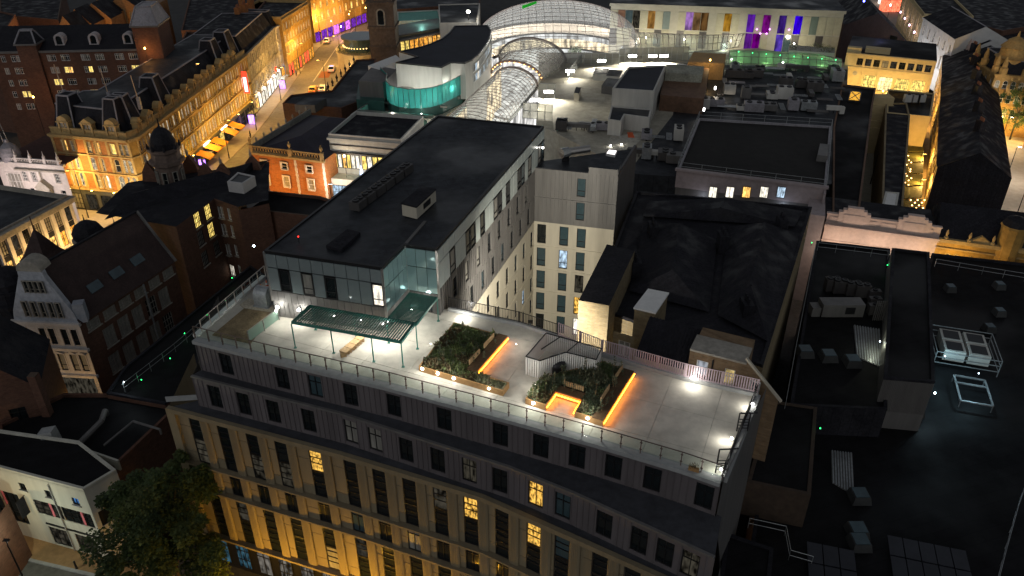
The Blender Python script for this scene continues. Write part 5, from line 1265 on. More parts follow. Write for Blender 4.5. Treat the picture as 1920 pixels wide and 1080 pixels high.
# octagonal tower with dome
p = u(322, 338, 15.0); p.z = 0; t = thing('dome_turret', 'dark octagonal stone turret with ribbed dome in front of the hotel', 'turret', p)
k = MB(); k.lathe([(1.8, 0), (1.8, 17.5), (2.4, 17.8), (2.45, 18.3), (2.0, 18.4), (1.9, 19.4), (2.25, 19.6), (2.25, 20.0)], p, 8, a0=.39); k.build('drum', mat('turret_stone', (.15, .11, .09), .8, .3, 2, .3), t)
k = MB(); k.lathe([(1.75, 20.0), (1.7, 20.9), (1.35, 21.9), (.8, 22.6), (.3, 22.9), (.12, 23.1), (.05, 24.2)], p, 16); k.build('dome', slate, t, smooth=True)
for i in range(8):
    a = .39+i*math.pi/4; k = MB(); c = p+V((2.1*math.cos(a), 2.1*math.sin(a), 20.0)); k.lathe([(.18, 0), (.2, .3), (.05, .8)], c, 6); k.build('pinnacle', slate, t)
    a2 = a+math.pi/8; c = p+V((1.8*math.cos(math.pi/8)*math.cos(a2), 1.8*math.cos(math.pi/8)*math.sin(a2), 0)); d = V((-math.sin(a2), math.cos(a2), 0))
    wd = Wall(c-d*.5, c+d*.5) if (V((d.y, -d.x, 0)).dot(c-p) > 0) else Wall(c+d*.5, c-d*.5)
    window(t, wd, .5, 14.6, .6, 2.2, ('s', False, .08, True), pglass, stoneG, stoneG, out=.2)
# pinnacled parapet pieces nearby
for i, (px, py, h) in enumerate(((283, 340, 3.0), (358, 322, 2.6), (386, 335, 2.4), (419, 335, 2.4), (474, 318, 2.2))):
    p = u(px, py, 15); t = thing('pinnacle_gable', f'{ORD[i]} small dark pinnacled gable from the left on the office roof', 'gable', (p.x, p.y, 15), 'pinnacled gables on the dark offices')
    k = MB(); f = [p+V((-1.2, 0, 0)), p+V((1.2, -.3, 0)), p+V((.9, -.25, h*.5)), p+V((0, -.1, h)), p+V((-.9, 0, h*.5))]; b = [x+V((.1, .5, 0)) for x in f]; k.poly(f); [k.poly([f[i2], f[(i2+1) % 5], b[(i2+1) % 5], b[i2]]) for i2 in range(5)]; k.build('gable', dbrick, t)
    k = MB(); k.lathe([(.15, h-.1), (.2, h+.3), (.04, h+1.0)], p, 6); k.build('finial', stoneG, t)
    k = MB(); k.box(p.x-1.2, p.x+1.2, p.y, p.y+2.5, 10, 15.05); k.build('base', dbrick, t)
# white-sided stair head
q = [u(*x, 16.4) for x in ((426, 342), (455, 346), (478, 331), (446, 324))]
t = block('stair_head', 'boxy pale-walled stair head with flat black roof among the dark offices', 'roof structure', q, 16.4, 11, mat('pale_clad', (.45, .44, .43), .6, .1, 2), roofblk, .12)
# --------------------------------------------------------------- red brick georgian and white shop
RA, RB_ = u(470, 284, 11), u(607, 301, 11)
t, w = period('brick_house', 'orange brick Georgian house with pierced stone balustrade and urns', RA, RB_, 11, 20, [], 3, rbrick, stoneY, roof='none', pil=False)
wn_ = [dict(a=w.hit(px, 305)[0], z=z, w=1.05, h=h, style=('s', False, .22, True), pane=pn) for px in (496, 533, 579) for z, h, pn in ((8.6, 1.1, pglass), (5.4, 1.9, curtain), (2.1, 1.9, L_whi))]
for d in wn_: window(t, w, d['a'], d['z'], d['w'], d['h'], d['style'], d['pane'], whitep, stoneW, out=.2)
k = MB(); 
for z0 in [i*.5 for i in range(21)]:
    for a in (w.hit(553, 300)[0], w.L-.2): k.wbox(w, a-(.25 if int(z0*2) % 2 else .18), a+(.25 if int(z0*2) % 2 else .18), z0, z0+.46, 0, .07)
k.build('quoins', stoneW, t, kind='stuff')
k = MB(); q = [w.p(0, 11), w.p(w.L, 11), w.p(w.L, 11, -20), w.p(0, 11, -20)]; m_ = [w.p(w.L*.5, 12.8, -5), w.p(w.L*.5, 12.8, -15)]
k.poly([q[0], q[1], m_[0]]); k.poly([q[1], q[2], m_[1], m_[0]]); k.poly([q[2], q[3], m_[1]]); k.poly([q[3], q[0], m_[0], m_[1]]); k.build('roof', mat('plum_slate', (.032, .028, .042), .6, .3, 3, .3), t)
k = MB(); k.wbox(w, 0, w.L, 11, 11.15, -.1, .2); k.wbox(w, 0, w.L, 12.0, 12.15, -.05, .15); k.build('balustrade_rail', stoneY, t)
k = MB(); n = int(w.L/.5)
for i in range(n):
    c = (i+.5)*w.L/n
    for j in range(8):
        a0, a1 = 2*math.pi*j/8, 2*math.pi*(j+1)/8; k.beam(w.p(c+.22*math.cos(a0), 11.57+.38*math.sin(a0), .05), w.p(c+.22*math.cos(a1), 11.57+.38*math.sin(a1), .05), .08)
k.build('pierced_balustrade', stoneY, t, kind='stuff')
for a in (.2, w.hit(546, 300)[0], w.L-.25):
    c = w.p(a, 11, .05); k = MB(); k.box(c.x-.3, c.x+.3, c.y-.3, c.y+.3, 11, 12.3); k.build('pier', stoneY, t); k = MB(); k.lathe([(.1, 1.3), (.12, 1.5), (.3, 2.0), (.28, 2.2), (.1, 2.35), (.12, 2.6)], c, 8); k.build('urn', stoneY, t)
street_lamp(tuple(w.p(w.L*.35, 0, 6)), 6, 1700, 'street lamp in the court before the red brick house', 'court lamps', (1, .46, .08), (0, .6)); street_lamp(tuple(w.p(w.L*.9, 0, 6)), 6, 1100, 'second street lamp in the court, nearer the white shop', 'court lamps', (1, .5, .12), (0, .6))
wside = Wall(w.p(0, 0, -20), w.p(0, 0)); k = MB(); k.wbox(wside, 0, wside.L, 11, 12.1, -.25, .1); k.build('side_parapet', stoneG, t)
for i in range(8):
    c = wside.p((i+.5)*2.4, 12.1, 0); k = MB(); k.lathe([(.1, 0), (.22, .5), (.06, .9)], c, 6); k.build('urn', stoneG, t)
XA, XB = u(616, 257, 13.5), u(752, 268, 13.5)
t, w = period('white_shop', 'white-fronted shop with glazed upper terrace and yellow-lit restaurant', XA, XB, 13.5, 12, [], 3, offw, offw, roof='flat', pil=False)
k = MB(); k.wbox(w, -.3, w.L, 0, 7.2, 0, 2.6); k.build('lower_front', offw, t)
for a, n_ in ((w.L*.22, 6), (w.L*.62, 5)):
    o = MB(); o.wbox(w, a-2.6, a+2.6, 10.9, 11.1, 0, .5); o.build('hood', darkm, t)
    for i in range(n_): window(t, w, a-2.4+(i+.5)*4.8/n_, 8.2, 4.8/n_-.08, 2.5, ('p', False, 0, False), pick((L_yel, 3), (L_warm, 1), (L_whi, 1)), darkm, out=.2)
k = MB(); k.wbox(w, 0, w.L, 12.2, 12.35, 0, .15); k.build('string_course', darkm, t)
k = MB(); k.wbox(w, 0, w.L, 7.25, 8.1, 2.5, 2.53); k.build('terrace_glass', clearg, t); street_lamp(tuple(w.p(w.L*.2, 0, 7)), 8, 1500, 'street lamp before the white shop', 'court lamps', (1, .85, .7), (0, .6))
window(t, w, w.L*.25, 2.5, 4.6, 3.6, ('G', False, 0, False), L_cool, darkm, out=2.75)
k = MB(); c = w.p(w.L*.46, 7.2, 1.4); k.lathe([(.35, 0), (.25, 1.2), (.02, 2.4)], c, 8); k.build('lit_cone', emit('cone_blue', (.6, .75, 1), 3), t)
light('POINT', 'restaurant_light', w.p(w.L*.25, 10.3, 1.6), 150, (1, .8, .45), t, .3)
# ================================================================ centre: shopping mall with glass dome and arcades
ML = 'mall'
# --- flat roof decks round the dome
deckm = mat('mall_deck', (.34, .32, .26), .85, .25, .8, .2)
mall = thing('mall_block', 'sprawling mall roof with pale lit decks and plant screens', 'building', u(1150, 200, 0))
q = us(12, (1020, 128), (1270, 110), (1262, 215), (1180, 320), (1005, 230), (1010, 165)); k = MB(); k.prism(q, 0, 12); k.build('roof_deck', deckm, mall)
q = us(12, (1262, 118), (1590, 130), (1585, 240), (1560, 345), (1255, 330), (1180, 325)); k = MB(); k.prism(q, 0, 11.98); k.build('roof_deck', roofblk, mall)
q = us(12, (1010, 98), (1210, 98), (1420, 90), (1590, 118), (1590, 132), (1010, 132)); k = MB(); k.prism(q, 0, 11.95); k.build('roof_deck', deckm, mall)
# --- dome
DC = u(1045, 78, 12); DA_, DB2, DH = 20.0, 20.0, 9.0
dm = thing('glass_dome', 'big gridded glass dome of the mall glowing white', 'dome', (DC.x, DC.y, 12))
domeg = glass('dome_glass', (.84, .88, .90), .22, .06, dens=((.8, .83, .82), .17))
NX, NV = 22, 26
def dpt(i, j, k_=1.0):
    x = -1+2*i/NX; x = max(-.995, min(.995, x)); r = math.sqrt(1-x*x); v = math.pi*j/NV
    return V((DC.x+DA_*x*k_, DC.y-DB2*r*math.cos(v)*k_, 12+DH*r*math.sin(v)*k_))
far = MB(); npn = 0
for i in range(NX):
    for j in range(NV):
        f = [dpt(i, j), dpt(i+1, j), dpt(i+1, j+1), dpt(i, j+1)]
        if j < 13:
            k = MB(); k.poly(f); k.build('pane', domeg, dm)
        else: far.poly(f)
far.build('rear_panes', domeg, dm, kind='stuff')
rib = mat('rib_bronze', (.24, .2, .19), .5, .2, 3, 0, .3)
for i in range(1, NX):
    k = MB(); [k.beam(dpt(i, j, 1.004), dpt(i, j+1, 1.004), .07, .12) for j in range(NV)]; k.build('rib', rib, dm)
for j in range(NV+1):
    k = MB(); [k.beam(dpt(i, j, 1.006), dpt(i+1, j, 1.006), .05, .09) for i in range(NX)]; k.build('rib', rib, dm)
# green banner on the crown
k = MB(); k.hexa([dpt(6.3, 12, 1.012), dpt(8.2, 13.5, 1.012), dpt(8.2, 14.8, 1.012), dpt(6.3, 13.6, 1.012), dpt(6.3, 12, 1.02), dpt(8.2, 13.5, 1.02), dpt(8.2, 14.8, 1.02), dpt(6.3, 13.6, 1.02)]); k.build('green_panel', emit('green_panel', (.02, .6, .03), .5), dm)
# interior galleries
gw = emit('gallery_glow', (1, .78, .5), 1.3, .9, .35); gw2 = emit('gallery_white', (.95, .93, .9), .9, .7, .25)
cw = mat('gallery_white', (.7, .68, .63), .6, .08, 1)
k = MB(); k.lathe([(18.5, 0), (18.5, .1)], (DC.x, DC.y, 1.5), 32); k.build('mall_floor', cw, dm)
for z0, z1, rr_, m_, nm in ((1.6, 4.8, 18.6, gw2, 'shop_front'), (4.8, 6.0, 16.8, cw, 'gallery'), (6.0, 8.6, 18.6, gw, 'shop_front'), (8.6, 9.8, 17.2, cw, 'gallery'), (9.8, 12.2, 18.9, mat('gallery_tan', (.4, .34, .27), .7, .15, .5), 'upper_wall')):
    k = MB(); n = 40
    for i in range(n):
        a0, a1 = math.radians(-25+230*i/n), math.radians(-25+230*(i+1)/n)
        p0, p1 = (DC.x+rr_*math.cos(a0), DC.y+rr_*math.sin(a0)), (DC.x+rr_*math.cos(a1), DC.y+rr_*math.sin(a1)); k.poly([(*p0, z0), (*p1, z0), (*p1, z1), (*p0, z1)])
        if nm == 'gallery':
            s0, s1 = (DC.x+18.9*math.cos(a0), DC.y+18.9*math.sin(a0)), (DC.x+18.9*math.cos(a1), DC.y+18.9*math.sin(a1)); k.poly([(*p0, z0), (*p1, z0), (*s1, z0), (*s0, z0)]); k.poly([(*p0, z0+.25), (*p1, z0+.25), (*s1, z0+.25), (*s0, z0+.25)])
    k.build(nm, m_, dm)
t = thing('indoor_tree', 'pale indoor tree standing under the glass dome', 'tree', (DC.x+5, DC.y+4, 1.6)); k = MB(); b = V((DC.x+5, DC.y+4, 1.6)); k.tube(b, b+V((0, 0, 4)), .2, 6)
for i in range(9): a = i*.7; k.tube(b+V((0, 0, 3.2)), b+V((1.6*math.cos(a), 1.6*math.sin(a), 5.5)), .08, 5)
k.build('trunk', timber, t); k = MB(); rr = random.Random(5)
for i in range(900):
    a, e = rr.uniform(0, 6.28), rr.uniform(-.8, 1.5); r_ = 2.3*rr.random()**.4; o = b+V((r_*math.cos(a)*math.cos(e), r_*math.sin(a)*math.cos(e), 6.2+1.7*math.sin(e)*r_/2)); d = V((rr.uniform(-.3, .3), rr.uniform(-.3, .3), rr.uniform(-.3, .3))); k.poly([o, o+d, o+V((d.y, -d.x, .2))])
k.build('crown', greens[2], t)
for dx, dy, z in ((-8, -4, 9), (8, -3, 9), (0, 8, 10), (9, 9, 8), (-9, 8, 9)): light('POINT', 'mall_light', (DC.x+dx, DC.y+dy, z), 6000, (1, .94, .88), dm, .6)
# --- arcade vaults
vg = glass('vault_glass', (.82, .85, .82), .25, .08, dens=((.78, .8, .78), .24))
def vault(name, label, secs, zb, nr, ns):
    t = thing(name, label, 'glass roof', (*(((V(secs[0][0])+V(secs[-1][1]))/2)[:2]), zb)); P = []
    m = len(secs)-1
    def sec(f):
        f *= m; i = min(int(f), m-1); g = f-i; A = secs[i]; B = secs[i+1]
        return V(A[0]).lerp(V(B[0]), g), V(A[1]).lerp(V(B[1]), g), A[2]+(B[2]-A[2])*g
    for i in range(nr+1):
        l, r, h = sec(i/nr); row = []
        for j in range(ns+1):
            a = math.pi*j/ns; c = (l+r)/2; d = (r-l)/2; row.append(V((c.x-d.x*math.cos(a), c.y-d.y*math.cos(a), zb+h*math.sin(a))))
        P.append(row)
    for i in range(nr):
        for j in range(ns):
            k = MB(); k.poly([P[i][j], P[i+1][j], P[i+1][j+1], P[i][j+1]]); k.build('pane', vg, t)
    for i in range(nr+1):
        k = MB(); wd = .35 if i in (0, nr) else .07; [k.beam(P[i][j]+V((0, 0, .04)), P[i][j+1]+V((0, 0, .04)), wd, wd*1.3) for j in range(ns)]; k.build('rib', rib, t)
    for j in range(ns+1):
        k = MB(); [k.beam(P[i][j]+V((0, 0, .05)), P[i+1][j]+V((0, 0, .05)), .05 if 0 < j < ns else .4, .07 if 0 < j < ns else .5) for i in range(nr)]; k.build('purlin', rib if 0 < j < ns else galv, t)
    # arcade interior: pale floor, lit side walls
    k = MB(); fl = [sec(i/nr) for i in range(nr+1)]
    for a, b in zip(fl, fl[1:]): k.poly([(a[0].x, a[0].y, 2), (a[1].x, a[1].y, 2), (b[1].x, b[1].y, 2), (b[0].x, b[0].y, 2)])
    k.build('arcade_floor', cw, t)
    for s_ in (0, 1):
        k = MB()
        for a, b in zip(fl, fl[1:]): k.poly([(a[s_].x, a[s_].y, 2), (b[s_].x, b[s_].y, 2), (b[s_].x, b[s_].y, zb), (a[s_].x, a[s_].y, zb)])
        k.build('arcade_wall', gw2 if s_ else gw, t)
    for f in (.2, .5, .8):
        l, r, h = sec(f); light('POINT', 'arcade_light', ((l.x+r.x)/2, (l.y+r.y)/2, zb-1), 700, (1, .93, .82), t, .6)
    return t
v0, v1 = [tuple(u(*p, 12)) for p in ((936, 105), (1064, 118))]; v2, v3 = [tuple(u(*p, 11)) for p in ((922, 141), (1017, 158))]
vm0, vm1 = tuple(u(940, 122, 11.5)), tuple(u(1052, 138, 11.5))
vault('glass_vault', 'upper curved glass barrel vault meeting the dome', [(v2, v3, 3.4), (vm0, vm1, 4.4), (v0, v1, 5.2)], 11.5, 13, 12)
w0, w1 = [tuple(u(*p, 10.5)) for p in ((926, 150), (1008, 164))]; w2, w3 = [tuple(u(*p, 10.5)) for p in ((800, 264), (915, 274))]
vault('glass_vault', 'lower glass barrel vault running under the tower edge', [(w2, w3, 3.0), (w0, w1, 3.4)], 10.5, 22, 10)
# white girder of the upper vault's near arch, orange lit lanterns
t = thing('arch_lights', 'row of small orange lights along the near arch of the upper vault', 'light string', u(965, 140, 12))
for i in range(14):
    a = math.pi*(.1+.8*i/13); l, r = V(v2), V(v3); c = (l+r)/2; d = (r-l)/2; p = V((c.x-d.x*math.cos(a), c.y-d.y*math.cos(a)-.5, 11.5+3.2*math.sin(a))); k = MB(); k.lathe([(.06, -.1), (.16, 0), (.06, .1)], p, 6); k.build('bulb', emit('bulb_orange', (1, .5, .15), 6), t)
# --- dark-roofed curved building
cr = thing('curved_block', 'black-roofed curved mall building with teal glass screens', 'building', u(830, 130, 0)); ZC = 19
cp = [(742, 118), (828, 127), (845, 118), (872, 119), (886, 113), (897, 104), (907, 92), (915, 80), (920, 68), (921, 58), (915, 48), (852, 49), (842, 62), (828, 73), (808, 82), (790, 88), (748, 97), (782, 107)]
cq = [u(*p, ZC) for p in cp]
k = MB(); k.poly(cq); k.build('roof', mat('navy_roof', (.022, .025, .036), .7, .3, .6), cr); k = MB(); parapet(k, [(p.x, p.y) for p in cq], ZC-.1, ZC+.15, .3); k.build('coping', darkm, cr)
k = MB()
for i in list(range(3, 10)): a, b = cq[i], cq[i+1]; k.poly([(a.x, a.y, 4), (b.x, b.y, 4), (b.x, b.y, ZC-.1), (a.x, a.y, ZC-.1)])
k.build('curved_wall', offw, cr); k = MB()
for i in (0, 1, 2): a, b = cq[i], cq[i+1]; k.poly([(a.x, a.y, 12), (b.x, b.y, 12), (b.x, b.y, ZC-.1), (a.x, a.y, ZC-.1)])
for i in (9, 10, 11, 12, 13, 14, 15, 16, 17): a, b = cq[i], cq[(i+1) % len(cq)]; k.poly([(a.x, a.y, 0), (b.x, b.y, 0), (b.x, b.y, ZC-.1), (a.x, a.y, ZC-.1)])
k.build('rear_wall', offw, cr)
for i in range(4, 9):  # ribbon windows on the curved wall
    w = Wall(cq[i], cq[i+1])
    for z in (16.6, 14.6): 
        n = max(1, int(w.L/1.1))
        for j in range(n): window(cr, w, (j+.5)*w.L/n, z, w.L/n-.06, 1.5, ('v', False, 0, False), pick((L_dim, 2), (L_cool, 1), (pglassb, 2), (L_whi, .6)), whitep, out=.2)
tealg = glass('teal_glass', (.35, .8, .76), .25, .08, dens=((.10, .42, .40), .6))
def ribbon(label_, pp, z0, z1, name='glass_screen', st=1.0, zz=13):
    pts = [u(*p, zz) for p in pp]
    k_ = 0
    for a, b in zip(pts, pts[1:]):
        w = Wall(a, b); n = max(1, int(w.L/st))
        for i in range(n):
            k = MB(); k.wbox(w, i*w.L/n+.03, (i+1)*w.L/n-.03, z0, z1, 0, .04); k.build('glass_fin', tealg, cr)
        k = MB(); k.wbox(w, 0, w.L, z1, z1+.12, -.05, .09); k.build('top_rail', steel, cr); k = MB()
        for i in range(n+1): k.wbox(w, i*w.L/n-.04, i*w.L/n+.04, z0, z1, -.12, -.02)
        k.build('mullions', steel, cr, kind='stuff')
ribbon('', [(716, 160), (728, 172), (726, 186), (733, 195), (748, 200), (768, 203), (790, 203), (812, 200), (830, 194), (850, 184), (872, 172)], 13, 16.6)
k = MB(); fl = us(13, (716, 160), (728, 172), (726, 186), (733, 195), (748, 200), (790, 203), (830, 194), (872, 172), (872, 160), (742, 150)); k.prism(fl, 5, 13.0, 1, 0); k.build('terrace_floor', [cw, mat('dark_teal', (.03, .09, .08), .4, .2, 1)], cr)
for x, y, z, pw in ((760, 172, 15, 500), (800, 176, 15, 600), (845, 165, 15, 500)): light('POINT', 'terrace_light', u(x, y, z), pw, (1, .95, .85), cr, .5)
k = MB()
for i in range(3): c = u((765, 800, 835)[i], (178, 176, 165)[i], 13); k.box(c.x-1.2, c.x+1.2, c.y-.8, c.y+.8, 13, 14.6)
k.build('plant_boxes', offw, cr, kind='stuff')
# lower terrace with teal parapet
lt = us(12.5, (658, 216), (801, 227), (872, 176), (728, 168)); k = MB(); k.prism(lt, 0, 11.0); k.build('lower_roof', deckm, cr)
for i, j in ((0, 1), (3, 0)):
    w = Wall(lt[i], lt[j]); n = int(w.L/1.2)
    for a in range(n):
        k = MB(); k.wbox(w, a*w.L/n+.02, (a+1)*w.L/n-.02, 10.2, 12.5, 0, .06); k.build('teal_panel', mat('teal_panel', (.22, .5, .43), .35, .12, 1), cr)
    k = MB(); k.wbox(w, 0, w.L, 12.5, 12.62, -.1, .1); k.build('top_rail', steel, cr)
for i in range(3):
    a, b = lt[3].lerp(lt[0], (i+.5)/3), lt[2].lerp(lt[1], (i+.5)/3); k = MB(); k.beam(a, b, .3, .4); k.build('pergola_beam', steel, cr)
for x, y, pw in ((708, 192, 160), (735, 215, 90), (790, 215, 120)): p = u(x, y, 12.2); k = MB(); k.lathe([(.1, -.1), (.2, .05), (.08, .2)], p, 8); k.build('lamp_bulb', lampW, cr); light('POINT', 'terrace_light', p+V((0, -.4, .3)), pw, (1, .93, .8), cr, .3)
for pp, z0, z1, m_ in (([(672, 152), (718, 155), (745, 130), (700, 122)], 12, 16.2, zinc), ([(668, 186), (720, 190), (720, 160), (672, 158)], 5, 13.2, mat('dark_teal', (.03, .09, .08), .4, .2, 1))):
    k = MB(); k.prism([u(*p, z1) for p in pp], z0, z1); k.build('plant_box', m_, cr)
k = MB(); k.prism(us(16.3, (690, 124), (742, 104), (752, 112), (712, 130)), 15, 16.4); k.build('white_upstand', whitep, cr)
# dark roof between street and curved block
block('dark_roof_building', 'low building with big black sloping roof between street and teal terrace', 'building', us(11, (530, 196), (640, 205), (690, 186), (705, 112), (668, 114), (622, 172), (546, 180)), 11, 0, dbrick, roofblk, .3)
t = block('roof_box', 'grey boxed plant room on the black roof beside the street', 'plant room', us(12.5, (552, 196), (590, 197), (612, 184), (575, 182)), 12.5, 11, zinc, roofblk, 0)
# finials along the dark roof
for i in range(7):
    p = u(664-i*8, 119+i*8.5, 11.3); t = thing('roof_finial', f'{ORD[i]} small dark finial from the top along the black roof edge', 'finial', p, 'finials along the black roof'); k = MB(); k.lathe([(.2, 0), (.12, .4), (.3, .9), (.1, 1.3), (.05, 1.8)], p, 6); k.build('urn', slate, t)
# --- church tower
p = u(720, 106, 10); tw = thing('church_tower', 'dark square stone church tower beside the mall', 'tower', (p.x, p.y, 0)); dst = mat('tower_stone', (.12, .09, .07), .85, .3, 1.5, .4)
k = MB(); k.box(p.x-3.1, p.x+3.1, p.y, p.y+6.2, 0, 22); k.build('lower_stage', dst, tw); k = MB(); k.box(p.x-2.8, p.x+2.8, p.y+.3, p.y+5.9, 22, 42); k.build('upper_stage', dst, tw)
for z in (12, 16.5, 22): 
    k = MB(); k.box(p.x-3.4, p.x+3.4, p.y-.3, p.y+6.5, z, z+.5); k.build('string_course', dst, tw)
w = Wall((p.x-3.1, p.y), (p.x+3.1, p.y)); window(tw, w, 3.1, 17.4, 1.5, 3.4, ('p', True, .3, True), pglass, stoneG, stoneG, out=.2); k = MB(); k.poly([w.p(3.1+.8*math.cos(i*math.pi/8), 26+.8*math.sin(i*math.pi/8), -.25) for i in range(16)]); k.build('clock_face', emit('clock_blue', (.35, .5, .7), .35), tw)
# --- round-cornered restaurant with planted terrace, and lit restaurant strip
c = u(690, 100, 0); rs = thing('round_restaurant', 'cream round-cornered restaurant with planted roof terrace by the street', 'building', (c.x, c.y, 0)); pc = u(678, 92, 6)
k = MB(); k.lathe([(6.5, -6), (6.5, -.6), (6.8, -.5), (6.8, 0), (6.4, .05)], pc, 28); k.build('wall', mat('cream_stone', (.42, .35, .22), .8, .15, 1), rs, smooth=False)
k = MB(); k.lathe([(4.6, .1), (4.6, 3.0), (5.2, 3.1), (5.2, 3.5)], pc, 24); k.build('glazed_room', pglassb, rs); k = MB(); rr = random.Random(4)
for i in range(1500):
    a = rr.uniform(0, 6.28); r_ = rr.uniform(5.6, 6.5); o = pc+V((r_*math.cos(a), r_*math.sin(a), rr.uniform(0, .9))); d = V((rr.uniform(-.2, .2), rr.uniform(-.2, .2), rr.uniform(0, .3))); k.poly([o, o+d, o+V((d.y, -d.x, .1))])
k.build('terrace_plants', greens[2], rs, kind='stuff')
for i in range(12):
    a = math.pi*1.05+i*.17; o = pc+V((4.75*math.cos(a), 4.75*math.sin(a), 1.2)); k = MB(); k.lathe([(.05, -.15), (.18, 0), (.05, .15)], o, 6); k.build('lantern', emit('lantern_warm', (1, .6, .2), 4), rs)
light('POINT', 'shop_light', pc+V((-2, -8, -3)), 250, (1, .7, .35), rs, .4)
A, B = u(742, 99, 9), u(852, 78, 9); w = Wall(A, B); t = thing('lit_restaurant', 'two-level restaurant with rows of orange-lit windows behind the church tower', 'building', A)
k = MB(); k.wbox(w, 0, w.L, 0, 13, -8, 0); k.build('wall', mat('cream_stone', (0, 0, 0)), t); n = 13
for i in range(n): window(t, w, (i+.5)*w.L/n, 9.2, w.L/n-.25, 2.3, ('g', False, 0, False), pick((L_org, 3), (L_warm, 2), (L_yel, 1)), darkm, out=.2)
k = MB(); k.wbox(w, 0, w.L, 12.2, 12.5, 0, 2.2); k.build('canopy', zinc, t); k = MB(); k.wbox(w, -1, w.L+1, 13, 13.3, -9, .5); k.build('roof', zinc, t)
for i in range(9): o = w.p((i+.5)*w.L/9, 9.6, 1.8); k = MB(); k.lathe([(.05, -.1), (.13, 0), (.05, .1)], o, 6); k.build('lantern', emit('lantern_warm', (0, 0, 0), 1), t)
light('POINT', 'terrace_glow', w.p(w.L*.5, 11.5, 1.5), 300, (1, .5, .15), t, .4)
t = block('teal_roofed_shop', 'shop with teal-lit glass canopy roof behind the lit restaurant', 'building', us(13, (745, 42), (826, 38), (822, 20), (745, 24)), 13, 0, offw, mat('teal_roof', (.08, .32, .26), .5, .15, 1), .3); p = u(790, 34, 15); light('POINT', 'canopy_light', p, 350, (.4, 1, .85), t, .4)
t = block('white_plant_boxes', 'white boxed plant rooms behind the curved black roof', 'plant room', us(15, (824, 45), (895, 45), (900, 8), (822, 10)), 15, 0, offw, roofblk, .3); p = u(878, 22, 17); light('POINT', 'plant_light', p+V((0, -1, 0)), 600, (1, .9, .7), t, .4); k = MB(); k.lathe([(.3, -.3), (.5, 0), (.3, .3)], p, 8); k.build('lamp_bulb', lampW, t); k = MB(); k.tube(V((p.x, p.y, 15)), p, .08); k.build('lamp_post', darkm, t)
block('rear_roof', 'dark roofs beyond the dome and curved building', 'building', us(13, (740, 20), (900, 8), (900, -40), (740, -40)), 13, 0, dbrick, roofblk, .3)
# --- plant screens, floodlights and boxes on the mall deck
def screen(label, a, b, z0, z1, st=1.3):
    w = Wall(a, b); t = thing('plant_screen', label, 'screen', (*w.o, z0), 'steel plant screens'); n = max(2, int(w.L/st))
    for i in range(n+1): k = MB(); k.tube(w.p(i*w.L/n, z0), w.p(i*w.L/n, z1), .07, 5); k.build('post', galv, t)
    for z in (z0+.1, (z0+z1)/2, z1): k = MB(); k.beam(w.p(0, z), w.p(w.L, z), .08); k.build('rail', galv, t)
    k = MB(); k.wbox(w, 0, w.L, z0+.1, z1, -.14, -.12); k.build('mesh_panel', glass('mesh', (.7, .7, .68), .1, .3, dens=((.6, .6, .56), .35)), t); return t, w
def flood(px, py, z, pw, label, sz=(.9, .25), aim=(0, -6, -6), group='mall floodlights', col=(1, .93, .78)):
    p = u(px, py, z); t = thing('floodlight', label, 'floodlight', p, group); k = MB(); k.box(p.x-sz[0], p.x+sz[0], p.y-.02, p.y+.02, p.z-sz[1], p.z+sz[1]); k.build('lens', lampW, t); k = MB(); k.box(p.x-sz[0]-.1, p.x+sz[0]+.1, p.y+.03, p.y+.2, p.z-sz[1]-.1, p.z+sz[1]+.1); k.build('casing', darkm, t)
    light('SPOT', 'floodlight', p+V((0, -.3, 0)), pw, col, t, .3, p+V(aim), 165, .5); return t
screen('steel mesh plant screen in front of the dome foot', u(1095, 122, 12), u(1160, 121, 12), 12, 14.5)
screen('long curved steel plant screen below the glass canopy', u(1160, 118, 12), u(1290, 114, 12), 12, 15.2)
screen('steel screen beside the upper glass vault', u(1065, 150, 12), u(1090, 118, 12), 12, 14)
screen('small steel cage at the mouth of the lower vault', u(1010, 184, 12), u(1040, 186, 12), 12, 15)
screen('scaffold-like steel cage beside the lower vault', u(980, 222, 12), u(1035, 226, 12), 12, 15)
for px, py, pw, lab in ((1186, 105, 900, 'first bright panel floodlight on the long plant screen'), (1224, 105, 900, 'second bright panel floodlight on the long plant screen'), (1245, 105, 900, 'third bright panel floodlight on the long plant screen'), (1128, 114, 700, 'bright panel floodlight before the dome foot'), (1029, 172, 800, 'bright panel floodlight at the vault mouth'), (1069, 133, 300, 'small floodlight beside the upper vault'), (1005, 187, 250, 'small floodlight beside the lower vault')): flood(px, py, 13.6, pw*8, lab)
bx_ = [('low white plant box on the lit deck near the dome', [(1112, 138), (1138, 140), (1142, 128), (1116, 127)], 13.4, offw), ('dark-lidded box behind the low white plant box', [(1136, 142), (1162, 144), (1168, 132), (1142, 130)], 13.6, offw), ('dark-lidded plant box beside the ramp', [(1128, 160), (1155, 164), (1166, 149), (1138, 146)], 13.6, zinc), ('small cream cabinet standing on the lit deck', [(1076, 174), (1086, 175), (1090, 164), (1080, 163)], 13.6, cream)]
for lab, pp, z1, m_ in bx_: block('plant_box', lab, 'plant box', [u(*p, z1) for p in pp], z1, 12, m_, roofblk, 0, group='plant boxes on the mall deck')
q = us(17.2, (1148, 168), (1227, 173), (1249, 124), (1178, 128)); t = block('plant_room', 'large black-roofed grey plant room in the middle of the mall roof', 'plant room', q, 17.2, 12, offw, mat('navy_roof', (0, 0, 0)), .25)
q = us(14.6, (1140, 225), (1165, 229), (1172, 216), (1218, 222), (1222, 206), (1146, 200)); block('porch', 'dark porch canopy with doors below the grey plant room', 'porch', q, 14.6, 12, offw, roofblk, .15)
